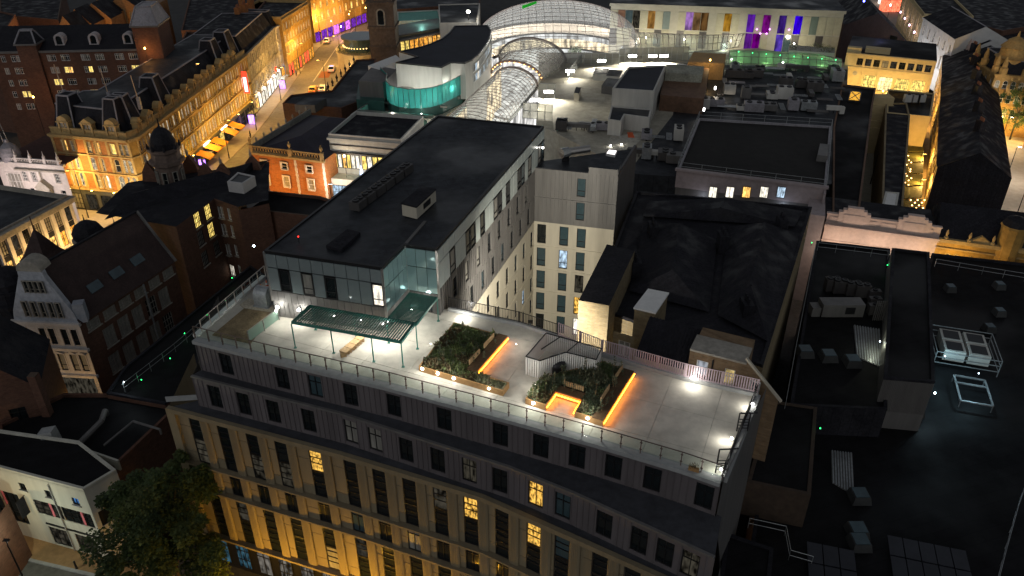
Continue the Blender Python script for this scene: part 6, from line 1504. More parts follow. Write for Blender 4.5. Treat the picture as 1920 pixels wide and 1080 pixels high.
for px, py, pw, lab in ((1148, 233, 60, 'lamp at the porch corner of the plant room'), (1167, 229, 40, 'small lamp inside the porch recess'), (1202, 227, 130, 'lamp over the porch door')): lamp(px, py, 13.4, pw/2, lab, 'porch lamps', loff=(0, -.5, 0), r=.14)
lamp(1145, 273, 12.3, 8, 'first low lamp on the walkway below the porch', 'walkway lamps', loff=(0, 0, .4), r=.12); lamp(1165, 270, 12.3, 8, 'second low lamp on the walkway below the porch', 'walkway lamps', loff=(0, 0, .4), r=.12)
k = MB(); k.prism(us(12.02, (1145, 255), (1218, 248), (1180, 282), (1135, 280)), 12.0, 12.04); k.build('walkway', mat('walk_grey', (.42, .4, .34), .85, .3, 2), mall); k = MB(); k.prism(us(12.06, (1178, 258), (1190, 258), (1186, 248), (1176, 248)), 12.05, 12.07); k.build('orange_mat', orangep, mall)
# ducts, trays, units scattered over the dark plant roofs
rr = random.Random(21); spots = []
ROWS = [('back', 134, 1380, 1565, 9), ('second', 150, 1372, 1570, 10), ('third', 166, 1355, 1570, 10), ('fourth', 184, 1345, 1572, 10), ('front', 206, 1290, 1560, 12), ('annexe side', 300, 1195, 1268, 5), ('annexe back', 262, 1210, 1275, 4), ('vault side', 245, 1050, 1128, 6)]
for nm, py, x0, x1, n in ROWS:
    for i in range(n): spots.append((x0+(x1-x0)*i/(n-1)+rr.uniform(-4, 4), py+rr.uniform(-4, 4)+(i-n/2)*1.2, f'{ORD[i]} from the left in the {nm} row of rooftop plant'))
for i, (px, py, lb) in enumerate(spots):
    p = u(px, py, 12); ky = rr.choice(('unit', 'unit', 'duct', 'pipes', 'tray'))
    lab = {'unit': 'air unit, ', 'duct': 'metal duct, ', 'pipes': 'pipe run, ', 'tray': 'cable tray, '}[ky]+lb
    t = thing('rooftop_'+{'unit': 'air_unit', 'duct': 'duct', 'pipes': 'pipe_run', 'tray': 'cable_tray'}[ky], lab, ky if ky != 'unit' else 'air unit', p, 'rooftop plant on the mall: '+ky); a = rr.choice((-.17, -.17, -.17+math.pi/2)); d = V((math.cos(a), math.sin(a), 0))*1; s_ = V((-d.y, d.x, 0)); mm = rr.choice((galv, zinc, offw, zincd, leadm, zincd))
    if ky == 'unit':
        l, w_, h = rr.uniform(.9, 2), rr.uniform(.7, 1.3), rr.uniform(1, 2.4); k = MB(); k.hexa([p-d*l-s_*w_+V((0, 0, .25)), p+d*l-s_*w_+V((0, 0, .25)), p+d*l+s_*w_+V((0, 0, .25)), p-d*l+s_*w_+V((0, 0, .25)), p-d*l-s_*w_+V((0, 0, h)), p+d*l-s_*w_+V((0, 0, h)), p+d*l+s_*w_+V((0, 0, h)), p-d*l+s_*w_+V((0, 0, h))]); k.build('casing', mm, t)
        for f in (-.5, .5): k = MB(); k.lathe([(.5, h), (.5, h+.2), (.4, h+.22), (.1, h+.15)], p+d*l*f, 10); k.build('fan', darkm, t)
        k = MB(); k.beam(p-d*l+V((0, 0, .12)), p+d*l+V((0, 0, .12)), .3, .22); k.build('plinth', darkm, t)
    elif ky == 'duct':
        l = rr.uniform(1.2, 2.4); k = MB(); k.beam(p-d*l+V((0, 0, 1)), p+d*l+V((0, 0, 1)), .9, .7); k.build('run', mm, t); k = MB(); k.beam(p+d*l+V((0, 0, 1.3)), p+d*l+V((0, 0, 0)), .85); k.build('elbow', mm, t)
        for f in (-.6, 0, .6): k = MB(); k.beam(p+d*l*f+V((0, 0, .6)), p+d*l*f, .12); k.build('leg', darkm, t)
    elif ky == 'pipes':
        l = rr.uniform(1, 2.2)
        for j in range(4): k = MB(); k.tube(p-d*l+s_*(j*.35-.5)+V((0, 0, .5)), p+d*l+s_*(j*.35-.5)+V((0, 0, .5)), .1, 6); k.build('pipe', mm, t)
    else:
        l = rr.uniform(1, 2)
        for j in (-.4, .4): k = MB(); k.beam(p-d*l+s_*j+V((0, 0, .8)), p+d*l+s_*j+V((0, 0, .8)), .08, .15); k.build('rail', galv, t)
        k = MB(); [k.beam(p+d*l*f-s_*.4+V((0, 0, .8)), p+d*l*f+s_*.4+V((0, 0, .8)), .08) for f in [x/5-1 for x in range(11)]]; k.build('rungs', galv, t, kind='stuff')
for px, py, pw, lab in ((1341, 165, 500, 'warm lamp on a post among rooftop ducts'), (1320, 205, 150, 'low lamp beside the rooftop ducts')): flood(px, py, 14, pw, lab, (.12, .3), (2, -3, -4), 'plant lamps', (1, .85, .65))
k = MB(); k.prism(us(15, (1238, 178), (1320, 185), (1330, 128), (1250, 120)), 12, 15); k.build('brown_plant_wall', mat('rust_clad', (.14, .08, .05), .7, .3, 1.5), mall); k = MB(); k.prism(us(16.2, (1247, 140), (1316, 144), (1320, 128), (1250, 124)), 15, 16.6); k.build('pale_plant_screen', mat('pale_screen', (.3, .3, .24), .8, .35, 3), mall)
k = MB(); k.prism(us(15.5, (1290, 116), (1358, 119), (1362, 101), (1300, 98)), 12, 15.5); k.build('timber_stair_head', mat('warm_timber', (.38, .24, .10), .7, .2, 2), mall); light('POINT', 'stair_light', u(1325, 112, 16) + V((0, -3, 0)), 220, (1, .65, .25), mall, .3)
# big flat black roof with lit windows on its front
q = us(15, (1270, 322), (1548, 356), (1558, 240), (1310, 225)); fb = block('flat_roof_block', 'wide flat black-roofed block with a row of lit windows below its parapet', 'building', q, 15, 0, zinc, mat('dark_felt', (.018, .017, .016), .9, .3, .8), .35, leadm)
w = Wall(q[0], q[1]); pk_ = mat('pinkish_stone', (.34, .29, .29), .8, .15, 1.5)
k = MB(); k.wbox(w, -.1, w.L+.1, 12.6, 15.3, 0, .12); k.build('frieze', pk_, fb); k = MB(); k.wbox(w, -.3, w.L+.3, 15.3, 15.6, -.2, .5); k.build('cornice', pk_, fb)
for px, m_ in ((1337, L_whi), (1369, L_whi), (1400, L_warm), (1433, L_whi), (1465, L_cool)):
    a, z = w.hit(px, 358); window(fb, w, a, z-1.0, 1.15, 1.75, ('v', False, 0, False), m_, darkm, out=.32)
k = MB(); k.wbox(w, 0, w.L, 10.6, 11.0, 0, 1.6); k.build('ledge', pk_, fb); light('POINT', 'ledge_light', w.p(w.L*.75, 11.6, 1.0), 45, (.7, .8, 1), fb, .2); light('POINT', 'ledge_light', w.p(w.L*.2, 11.6, 1.0), 30, (.8, .85, 1), fb, .2)
t = thing('guard_rail', 'thin steel guard rail round the wide flat black roof', 'railing', q[0]); 
for a, b in zip(q, q[1:]+q[:1]):
    n = max(2, int((b-a).length/3.4))
    for i in range(n): o = a.lerp(b, i/n); k = MB(); k.tube(V((o.x, o.y, 15.3)), V((o.x, o.y, 16.5)), .045, 5); k.build('post', galv, t)
    for z in (15.9, 16.5): k = MB(); k.beam(V((a.x, a.y, z)), V((b.x, b.y, z)), .05); k.build('rail', galv, t)
block('hatch_box', 'small pale hatch box near the corner of the flat black roof', 'hatch', us(15.9, (1532, 292), (1552, 294), (1555, 272), (1537, 270)), 16, 15, zinc, zinc, 0)
k = MB(); w5 = Wall(q[1], q[2]); k.wbox(w5, -1.5, 3.2, 0, 15, -.2, .1); k.build('corner_pier', pk_, fb)
# --- white gallery building with coloured panels, glass canopies
GA, GB_ = u(1146, 6, 20), u(1584, 21, 20); w = Wall(GA, GB_); gl = thing('gallery_building', 'long pale building with a row of coloured and cream vertical panels', 'building', w.p(w.L/2, 0))
k = MB(); k.wbox(w, 0, w.L, 0, 20, -14, 0); k.build('wall', mat('gallery_stone', (.42, .40, .33), .8, .1, 1), gl); k = MB(); k.wbox(w, -.3, w.L+.3, 19.4, 20.1, -14.3, .5); k.build('cornice', mat('gallery_stone', (0, 0, 0)), gl); k = MB(); k.wbox(w, -.3, w.L+.3, 20.1, 20.15, -14.3, .4); k.build('roof', roofblk, gl)
crm = mat('cream_blind', (.40, .38, .28), .8, .1, 1.5); em = lambda n, c, s_: emit('panel_'+n, c, s_*.6, .6, .4)
cols_ = {1: mat('panel_rust', (.2, .1, .06), .6, .2, 1), 2: pglassb, 3: L_dim, 5: em('amb', (1, .5, .12), .5), 7: mat('panel_teal', (.16, .2, .19), .5, .1, 1), 10: em('lilac', (.6, .3, .85), .8), 11: em('amber', (.5, .28, .12), .4), 12: em('amb2', (.5, .25, .08), .3), 15: em('gold', (1, .5, .05), .5), 18: em('viol', (.22, .03, .75), .55), 20: em('mag', (.35, .01, .38), .6), 22: em('indigo', (.12, .04, .5), .5), 24: em('blue', (.04, .0, .95), .9), 26: mat('panel_sage', (.12, .16, .14), .5, .1, 1)}
n = 30
for i in range(n):
    m_ = cols_.get(i, crm); a = (i+.5)*w.L/n
    if i in (8, 13, 17, 21): continue
    k = MB(); k.wbox(w, i*w.L/n+.06, (i+1)*w.L/n-.06, 14.3, 18.5, .0, .1); k.build('panel', m_, gl)
    m2 = {17: em('lilac2', (.3, .15, 1), .7), 18: em('pur2', (.25, .03, .55), .5), 19: em('mag2', (.4, .0, .5), .5), 22: em('indigo2', (.2, .1, .9), .6), 23: pglassb}.get(i, crm if i % 3 else zincd)
    k = MB(); k.wbox(w, i*w.L/n+.06, (i+1)*w.L/n-.06, 10, 14.05, .0, .1); k.build('panel', m2, gl)
for i in (5, 10, 16, 24): light('POINT', 'panel_fill', w.p(w.L*i/n, 12.5, 5), 1100, (1, .88, .65), gl, .5)  # fill added so the cream panels come out bright
for px, py in ((1419, 54), (1443, 54), (1425, 62), (1437, 62), (1479, 55)):
    a, z = w.hit(px, py); p = w.p(a, z, .5); k = MB(); k.lathe([(.08, -.15), (.22, 0), (.08, .15)], p, 6); k.build('uplight', emit('uplight_violet', (.7, .2, 1), 8), gl)
def canopy(label, pl, pr, z0, z1, n, col=None, m=None):
    """glass canopy strip between a lower and an upper edge"""
    lo, hi = [u(*p, z0) for p in pl], [u(*p, z1) for p in pr]; t = thing('glass_canopy', label, 'glass roof', lo[0]); L_ = len(lo)-1
    def at(P, f): f *= L_; i = min(int(f), L_-1); return P[i].lerp(P[i+1], f-i)
    def surf(f, g): a, b = at(lo, f), at(hi, f); p = a.lerp(b, g); p.z += 1.2*math.sin(math.pi*g); return p
    for i in range(n):
        for j in range(4): k = MB(); k.poly([surf(i/n, j/4), surf((i+1)/n, j/4), surf((i+1)/n, (j+1)/4), surf(i/n, (j+1)/4)]); k.build('pane', m or vg, t)
    for i in range(n+1): k = MB(); [k.beam(surf(i/n, j/4), surf(i/n, (j+1)/4), .1, .14) for j in range(4)]; k.build('rib', rib, t)
    for j in range(5): k = MB(); [k.beam(surf(i/n, j/4)+V((0, 0, .02)), surf((i+1)/n, j/4)+V((0, 0, .02)), .08 if 0 < j < 4 else .3, .1) for i in range(n)]; k.build('purlin', rib, t)
    return t
t = canopy('grey-green glass canopy running right from the dome foot', [(1192, 100), (1260, 99), (1330, 97), (1385, 88)], [(1184, 60), (1260, 64), (1330, 66), (1398, 64)], 12.5, 14.5, 20)
for f in (0.15, .5, .85): light('POINT', 'canopy_light', u(1195+190*f, 88, 12.8), 200, (.8, 1, .85), t, .4)
t = canopy('green-lit glass canopy with tiny green lamps', [(1366, 118), (1450, 121), (1530, 125), (1578, 128)], [(1366, 96), (1450, 98), (1530, 103), (1574, 114)], 12.3, 13.6, 18, m=glass('green_glass', (.75, .95, .78), .2, .08, dens=((.45, .75, .48), .4)))
for f in (.1, .35, .6, .85): light('POINT', 'green_light', u(1366+210*f, 117+8*f, 12.15)+V((0, 1.2, .3)), 130, (.5, 1, .45), t, .4)
for i in range(8): p = u(1385+i*26, 97+i*2.2, 14.2); k = MB(); k.lathe([(.05, -.1), (.12, 0), (.05, .1)], p, 6); k.build('green_lamp', emit('lamp_green', (.05, 1, .25), 6), t)
for i in range(3): p = u(1372+i*96, 111+i*6, 12.4); k = MB(); k.lathe([(.08, -.15), (.2, 0), (.08, .15)], p, 6); k.build('white_lamp', lampW, t)
t = thing('roof_garden', 'strip of low shrubs on the roof below the coloured panels', 'planting', u(1510, 92, 13)); P = [tuple(u(*p, 13))[:2] for p in ((1480, 94), (1565, 100), (1565, 90), (1480, 84))]; k = MB(); k.prism(P, 12.2, 13.0); k.build('trough', offw, t); leafy('shrubs', P, 13, 2500, .5, 1.6, t, 9, [greens[1], greens[3]])
# ================================================================ right side
# --- brick houses behind the terrace fence
hs_ = thing('brick_houses', 'rambling dark-roofed brick houses directly behind the terrace fence', 'building', u(1300, 560, 0))
ZH = 24.0
q = us(ZH, (1085, 563), (1142, 573), (1190, 470), (1138, 458)); k = MB(); k.prism(q, 0, ZH, top=False); k.build('tall_wall', ybrick, hs_); k = MB(); k.poly(q); k.build('flat_roof', slate, hs_)
e = us(21, (1142, 590), (1290, 640), (1430, 690), (1522, 392), (1192, 362), (1150, 470)); k = MB(); k.prism(e, 0, 21, top=False); k.build('wall', ybrick, hs_); k = MB(); k.poly(e); k.build('roof', slate, hs_); k = MB(); parapet(k, [(p.x, p.y) for p in e], 21, 21.3, .3); k.build('parapet', slate, hs_)
for pp, rz_ in (([(1180, 545), (1330, 585), (1345, 450), (1205, 415)], 23), ([(1345, 590), (1440, 640), (1500, 440), (1365, 425)], 23.4), ([(1205, 405), (1490, 425), (1505, 396), (1215, 378)], 22.6)):
    P = us(21.3, *pp); m0, m1 = (P[0]+P[1])/2, (P[2]+P[3])/2; m0 = m0.lerp(m1, .2); m1 = m1.lerp(m0, .15); m0.z = m1.z = rz_; k = MB(); k.poly([P[0], P[1], m0]); k.poly([P[1], P[2], m1, m0]); k.poly([P[2], P[3], m1]); k.poly([P[3], P[0], m0, m1]); o = k.build('pitched_roof', slate, hs_); k = MB(); k.beam(m0, m1, .22, .1); k.build('ridge', slate, o)
for px, py in ((1222, 452), (1352, 470), (1462, 440), (1395, 600), (1190, 520)): p = u(px, py, 21); k = MB(); k.box(p.x-.45, p.x+.45, p.y-.8, p.y+.8, 20.5, 23); o = k.build('chimney', slate, hs_); k = MB(); [k.lathe([(.15, 23-p.z), (.12, 23.5-p.z)], p+V((0, dy, 0)), 6) for dy in (-.45, .1, .5)]; k.build('pots', slate, o, kind='stuff')
k = MB(); q = us(25.6, (1190, 579), (1228, 588), (1252, 552), (1216, 545)); k.prism(q, 20, 25.6); k.build('attic_box', ybrick, hs_); k = MB(); k.prism(inset([(p.x, p.y) for p in q], -.08), 25.6, 25.75); k.build('attic_coping', whitep, hs_)
# lean-to roof with ribs and pale boarded front, brick extension with sash windows
Wb0 = Wall(u(1190, 668, 24.2), u(1288, 695, 24.2))
k = MB(); k.poly([Wb0.p(0, 24.2), Wb0.p(Wb0.L, 24.2), Wb0.p(Wb0.L, 26.0, -3.2), Wb0.p(0, 26.0, -3.2)]); k.build('lean_to_roof', slate, hs_); k = MB()
for i in range(16): k.beam(Wb0.p((i+.5)*Wb0.L/16, 24.25), Wb0.p((i+.5)*Wb0.L/16, 26.05, -3.2), .06)
k.build('lean_to_ribs', slate, hs_, kind='stuff'); k = MB(); k.poly([Wb0.p(0, 20), Wb0.p(Wb0.L, 20), Wb0.p(Wb0.L, 24.2), Wb0.p(0, 24.2)]); k.build('boarded_front', cream, hs_)
We = Wall(u(1296, 668, 26.4), u(1400, 695, 26.4)); We = Wall(u(1294, 656, 26.3), u(1400, 683, 26.3))
mb_ = brickmat('brown_brick', (.24, .16, .09), (0, 0, 0), (.2, .15, .1))
wn_ = [dict(a=We.hit(1319, 668)[0], z=24.3, w=.85, h=1.3, style=('s', False, 0, True), pane=emit('sky_pane', (.75, .8, .9), .35, .5)), dict(a=We.hit(1371, 684)[0], z=24.1, w=.75, h=1.4, style=('s', False, 0, True), pane=emit('room_pane', (1, .75, .3), .35, .9))]
facade(hs_, We, 18, 26.3, wn_, mb_, frame=whitep, trim=stoneG, name='extension_wall', split=True)
k = MB(); k.wbox(We, 0, We.L, 26.3, 26.45, -2, .1); k.build('extension_coping', stoneG, hs_); k = MB(); k.wbox(We, .1, We.L-.05, 18, 26.2, -3.5, -.25); k.build('extension_body', mb_, hs_)
Wg = Wall(We.p(We.L, 0), We.p(We.L+2.6, 0)); f = [Wg.p(0, 18), Wg.p(Wg.L, 18), Wg.p(Wg.L, 24.0), Wg.p(0, 26.6)]; k = MB(); k.poly(f); k.build('gable_wall', mb_, hs_); k = MB(); k.beam(Wg.p(-.1, 26.8), Wg.p(Wg.L+.2, 23.9), .22, .16); k.build('verge', cream, hs_)
window(hs_, Wg, .85, 23.9, .7, 1.2, ('s', False, 0, True), pglassb, whitep, stoneG, split=True, out=.2)
Wd = Wall(u(1150, 620, 24.6), u(1190, 632, 24.6)); facade(hs_, Wd, 18, 24.6, [dict(a=1.0, z=22.4, w=1.0, h=1.5, style=('c', False, 0, True), pane=curtain)], ybrick, frame=whitep, name='link_wall', split=True)
# pipe on the extension
k = MB(); k.tube(We.p(We.L*.43, 20, .12), We.p(We.L*.43, 26, .12), .06, 6); k.build('downpipe', darkm, hs_)
# --- dark roofs to the right
blk = mat('black_felt', (.009, .009, .010), .85, .45, .7, .2, spec=.15, laps=1.0)
B1 = us(14, (1530, 455), (1668, 470), (1662, 772), (1480, 764)); block('dark_roof_block', 'dark roof with air units and railings right of the brick houses', 'building', B1, 14, 0, slate, blk, .3, slate)
B2 = us(16.5, (1672, 468), (1742, 476), (1752, 720), (1656, 712)); t = block('black_penthouse', 'raised black roof box with ribbed metal walls', 'building', B2, 16.5, 0, zinc, blk, .25, slate)
w = Wall(B2[3], B2[2]); k = MB(); [k.wbox(w, i*w.L/30, i*w.L/30+.06, 13, 16.5, 0, .06) for i in range(30)]; k.build('ribs', zinc, t, kind='stuff')
B3 = us(11, (1746, 478), (1990, 505), (1990, 1180), (1385, 1180), (1440, 790), (1664, 790)); block('wide_dark_roof', 'very wide black roof filling the lower right with skylights and railings', 'building', B3, 11, 0, dbrick, blk, .3, slate)
B4 = us(14.5, (1400, 905), (1520, 930), (1532, 765), (1445, 752)); block('roof_shed', 'black-roofed shed with pale brown wall beside the terrace end', 'shed', B4, 14.5, 11, mat('shed_brown', (.06, .042, .03), .8, .3, 1.5), blk, .1)
B5 = us(12.5, (1360, 1000), (1450, 1030), (1440, 1140), (1345, 1120)); block('roof_shed', 'dark tank-like box beside the block end wall at picture bottom', 'shed', B5, 12.5, 0, slate, blk, .15)
def railing(label, pp, z, h=1.1, st=1.8):
    pts = [u(*p, z) for p in pp]; t = thing('guard_rail', label, 'railing', pts[0], 'roof guard rails')
    for a, b in zip(pts, pts[1:]):
        n = max(1, int((b-a).length/st))
        for i in range(n+1): o = a.lerp(b, i/n); k = MB(); k.tube(o, o+V((0, 0, h)), .03, 5); k.build('post', galv, t)
        for f in (.5, 1): k = MB(); k.tube(a+V((0, 0, h*f)), b+V((0, 0, h*f)), .025, 5); k.build('rail', galv, t)
    return t
railing('long pale guard rail down the edge of the brick house roofs', [(1527, 470), (1510, 560), (1490, 660), (1470, 770)], 14.3)
railing('guard rail along the back of the dark air unit roof', [(1532, 470), (1600, 478), (1664, 486)], 14.3)
railing('guard rail along the far edge of the wide dark roof', [(1752, 500), (1840, 515), (1920, 528)], 11.3)
railing('stepped guard rail beside the roof shed', [(1402, 990), (1470, 1005), (1478, 1050), (1520, 1062)], 11.2)
railing('tall pale guard rail at the picture edge', [(1925, 900), (1900, 970), (1875, 1060), (1862, 1110)], 11.2, 1.3)
# air units on B1
def condenser(px, py, z, label, s=1.0, h=1.1, m=None, fans=2):
    p = u(px, py, z); t = thing('condenser', label, 'condenser', p, 'condensers on the dark roofs'); k = MB(); k.box(p.x-.9*s, p.x+.9*s, p.y-.5*s, p.y+.5*s, z+.15, z+h); k.build('casing', m or zincd, t)
    for i in range(fans): c = p+V(((i-(fans-1)/2)*.9*s, 0, 0)); k = MB(); k.lathe([(.38*s, h), (.38*s, h+.14), (.3*s, h+.16), (.08, h+.1)], c, 10); k.build('fan', darkm, t)
    for sx in (-.7, .7): k = MB(); k.box(p.x+sx*s-.06, p.x+sx*s+.06, p.y-.5*s, p.y+.5*s, z, z+.15); k.build('foot', darkm, t)
for i, (px, py) in enumerate(((1558, 545), (1572, 549), (1596, 553), (1613, 557))): condenser(px, py, 14, f'{ORD[i]} round-fanned condenser from the left in the back row of the air unit roof', .9, 1.6)
for i, (px, py) in enumerate(((1636, 563), (1637, 577), (1636, 590))): condenser(px, py, 14, f'{ORD[i]} condenser from the back in the stack near the black penthouse', .7, 1.3, fans=1)
p = u(1580, 590, 14); t = thing('air_handler', 'large pale air handler with square fan on the dark roof', 'air handler', p); k = MB(); k.box(p.x-2.6, p.x+1.8, p.y-.8, p.y+.8, 14.2, 15.7); k.build('casing', zinc, t); k = MB(); k.box(p.x-.2, p.x+.8, p.y-.86, p.y-.8, 14.6, 15.4); k.build('grille', darkm, t); k = MB(); k.box(p.x-3.6, p.x-2.7, p.y-.6, p.y+.6, 14.1, 15.2); k.build('duct_box', zinc, t)
p = u(1647, 600, 14); t = thing('louvre_screen', 'white ribbed louvre screen lit at the penthouse side', 'screen', p)
for i in range(7): k = MB(); k.box(p.x-.7+i*.2, p.x-.6+i*.2, p.y-.1, p.y, 14, 16.4); k.build('slat', zinc, t)
for i, (px, py, z) in enumerate(((1508, 664, 14), (1552, 672, 14), (1597, 682, 14), (1620, 752, 11), (1712, 775, 11), (1610, 935, 11), (1606, 1000, 11), (1610, 1022, 11), (1780, 545, 11), (1872, 540, 11), (1872, 590, 11), (1853, 620, 11))):
    s_ = .8 if i < 8 else .6; p = u(px, py, z); t = thing('rooflight_box', f'{ORD[i]} pale box-shaped rooflight from the top left on the dark roofs', 'rooflight', p, 'rooflights on the dark roofs'); k = MB(); k.hexa([p+V(q) for q in ((-s_, -s_, 0), (s_, -s_, 0), (s_, s_, 0), (-s_, s_, 0), (-s_*.8, -s_*.8, .7), (s_*.8, -s_*.8, .7), (s_*.8, s_*.8, .7), (-s_*.8, s_*.8, .7))]); k.build('kerb', mat('dull_box', (.04, .042, .042), .7, .2, 2), t); k = MB(); k.box(p.x-s_*.7, p.x+s_*.7, p.y-s_*.7, p.y+s_*.7, z+.71, z+.76); k.build('dome', pglassb, t)
for lab, (x0, y0), (x1, y1), n in (('long bank of black glass roof panels at the bottom edge', (1662, 1000), (1810, 1030), 5), ('bank of bluish roof panels beside the roof shed', (1512, 1012), (1602, 1030), 3)):
    a, b = u(x0, y0, 11.4), u(x1, y1, 11.4); d = (b-a)/n; nv = V((d.y, -d.x, 0)).normalized(); t = thing('panel_bank', lab, 'roof panels', a, 'roof panel banks')
    for i in range(n):
        for j in range(2): o = a+d*i+nv*(j*2.1+.3); k = MB(); k.hexa([o, o+d*.93, o+d*.93+nv*1.95, o+nv*1.95, o+V((0, 0, .15)), o+d*.93+V((0, 0, .15)), o+d*.93+nv*1.95+V((0, 0, .15)), o+nv*1.95+V((0, 0, .15))]); k.build('panel', mat('panel_dark', (.03, .032, .04), .3, .2, 1), t)
    k = MB(); k.beam(a+nv*4.6, b+nv*4.6, .3, .3); k.build('kerb', zinc, t)
# teal-lit plant platform
p = u(1800, 670, 11); pp_ = thing('plant_platform', 'cool-lit steel platform with four square air units and steps', 'plant platform', p)
ax_, ay_ = V((.95, -.3, 0)), V((.3, .95, 0))
for i in range(2):
    for j in range(2):
        o = p+ax_*(i*2.3-1.2)+ay_*(j*2.2-1.1)+V((0, 0, .7)); k = MB(); k.hexa([o-ax_-ay_, o+ax_-ay_, o+ax_+ay_, o-ax_+ay_, o-ax_-ay_+V((0, 0, 1.2)), o+ax_-ay_+V((0, 0, 1.2)), o+ax_+ay_+V((0, 0, 1.2)), o-ax_+ay_+V((0, 0, 1.2))]); k.build('air_unit', offw, pp_); k = MB(); o2 = o+V((0, 0, 1.21)); k.hexa([o2-ax_*.75-ay_*.75, o2+ax_*.75-ay_*.75, o2+ax_*.75+ay_*.75, o2-ax_*.75+ay_*.75]+[x+V((0, 0, .05)) for x in (o2-ax_*.75-ay_*.75, o2+ax_*.75-ay_*.75, o2+ax_*.75+ay_*.75, o2-ax_*.75+ay_*.75)]); k.build('grille', darkm, pp_)
for sx, sy in ((-3, -2.6), (3, -2.6), (3, 2.6), (-3, 2.6)): o = p+ax_*sx+ay_*sy; k = MB(); k.tube(o, o+V((0, 0, 1.9)), .06, 6); k.build('post', galv, pp_)
for a, b in (((-3, -2.6), (3, -2.6)), ((3, -2.6), (3, 2.6)), ((3, 2.6), (-3, 2.6)), ((-3, 2.6), (-3, -2.6))):
    for z in (.6, 1.3, 1.9): k = MB(); k.beam(p+ax_*a[0]+ay_*a[1]+V((0, 0, z)), p+ax_*b[0]+ay_*b[1]+V((0, 0, z)), .07); k.build('rail', galv, pp_)
for i in range(5): o = p-ax_*(3.3+i*.28)-ay_*.8+V((0, 0, .6-i*.12)); k = MB(); k.beam(o, o+ay_*1.2, .25, .05); k.build('tread', galv, pp_)
p2 = u(1820, 745, 11); t = thing('steel_frame', 'cool-lit rectangular steel frame rail on the wide dark roof', 'frame', p2)
for a, b in (((-1.4, -2), (1.4, -2)), ((1.4, -2), (1.4, 2.2)), ((1.4, 2.2), (-1.4, 2.2)), ((-1.4, 2.2), (-1.4, -2)), ((-1.4, 1), (1.4, 1))): k = MB(); k.beam(p2+ax_*a[0]+ay_*a[1]+V((0, 0, .8)), p2+ax_*b[0]+ay_*b[1]+V((0, 0, .8)), .18, .12); k.build('rail', galv, t)
for sx, sy in ((-1.4, -2), (1.4, -2), (1.4, 2.2), (-1.4, 2.2)): o = p2+ax_*sx+ay_*sy; k = MB(); k.tube(o, o+V((0, 0, .8)), .05, 6); k.build('leg', galv, t)
def small_lamp(px, py, z, pw, label, col, m, name='roof_lamp', off=(0, -.3, .1), r=.1, group='roof lamps'):
    p = u(px, py, z); t = thing(name, label, 'lamp', p, group); k = MB(); k.lathe([(r*.4, -r), (r, 0), (r*.4, r)], p, 8); k.build('bulb', m, t); k = MB(); k.tube(p-V((0, 0, r)), p-V((0, 0, .4)), .03, 5); k.build('stem', darkm, t)
    if pw: light('POINT', name, p+V(off), pw, col, t, .12)
coolE = emit('lamp_cool', (.7, .9, 1), 20); greenE = emit('lamp_green2', (.03, 1, .2), 5)
small_lamp(1753, 737, 13.5, 80, 'cool bulkhead lamp at the black penthouse corner', (.6, .85, 1), coolE, off=(.5, -.2, 0))
small_lamp(1772, 668, 13, 150, 'cool lamp on the plant platform steps', (.5, .85, 1), coolE, off=(.2, -.4, .6), r=.05)
small_lamp(1835, 700, 13.2, 190, 'cool lamp beside the plant platform', (.5, .85, 1), coolE, off=(-.3, -.8, 1), r=.05)
small_lamp(1650, 640, 15.5, 50, 'pale lamp behind the ribbed penthouse side', (.95, 1, .75), coolE, off=(-.4, 0, -.2), r=.06)
for i, (px, py, z) in enumerate(((1700, 729, 15), (1538, 803, 14.6), (1522, 455, 16), (1664, 497, 15), (435, 521, 9), (423, 563, 8.5), (388, 590, 8.5), (346, 625, 8.5), (319, 672, 8.5), (265, 712, 8.5))): small_lamp(px, py, z, 2.0, f'{ORD[i]} tiny green marker lamp, ' + ('on the dark right roofs' if i < 4 else 'along the alley roof edge'), (.05, 1, .3), greenE, 'marker_lamp', (0, -.1, .25), .06, 'green marker lamps')
# corrugated sheet strips on the roof
for pp, n, z, lab in (([(1558, 845), (1598, 850), (1602, 930), (1560, 905)], 8, 11.06, 'ribbed pale metal sheet on the wide dark roof'), ([(1600, 610), (1650, 618), (1655, 690), (1606, 670)], 10, 14.06, 'ribbed roof sheet in front of the louvre screen')):
    P = us(z, *pp); t = thing('ribbed_sheet', lab, 'roof sheet', P[0], 'ribbed roof sheets'); k = MB(); k.prism(P, z-.04, z); k.build('sheet', zinc, t); k = MB()
    for i in range(n): f = (i+.5)/n; k.beam(P[0].lerp(P[1], f)+V((0, 0, .05)), P[3].lerp(P[2], f)+V((0, 0, .05)), .12, .1)
    k.build('ribs', galv, t, kind='stuff')
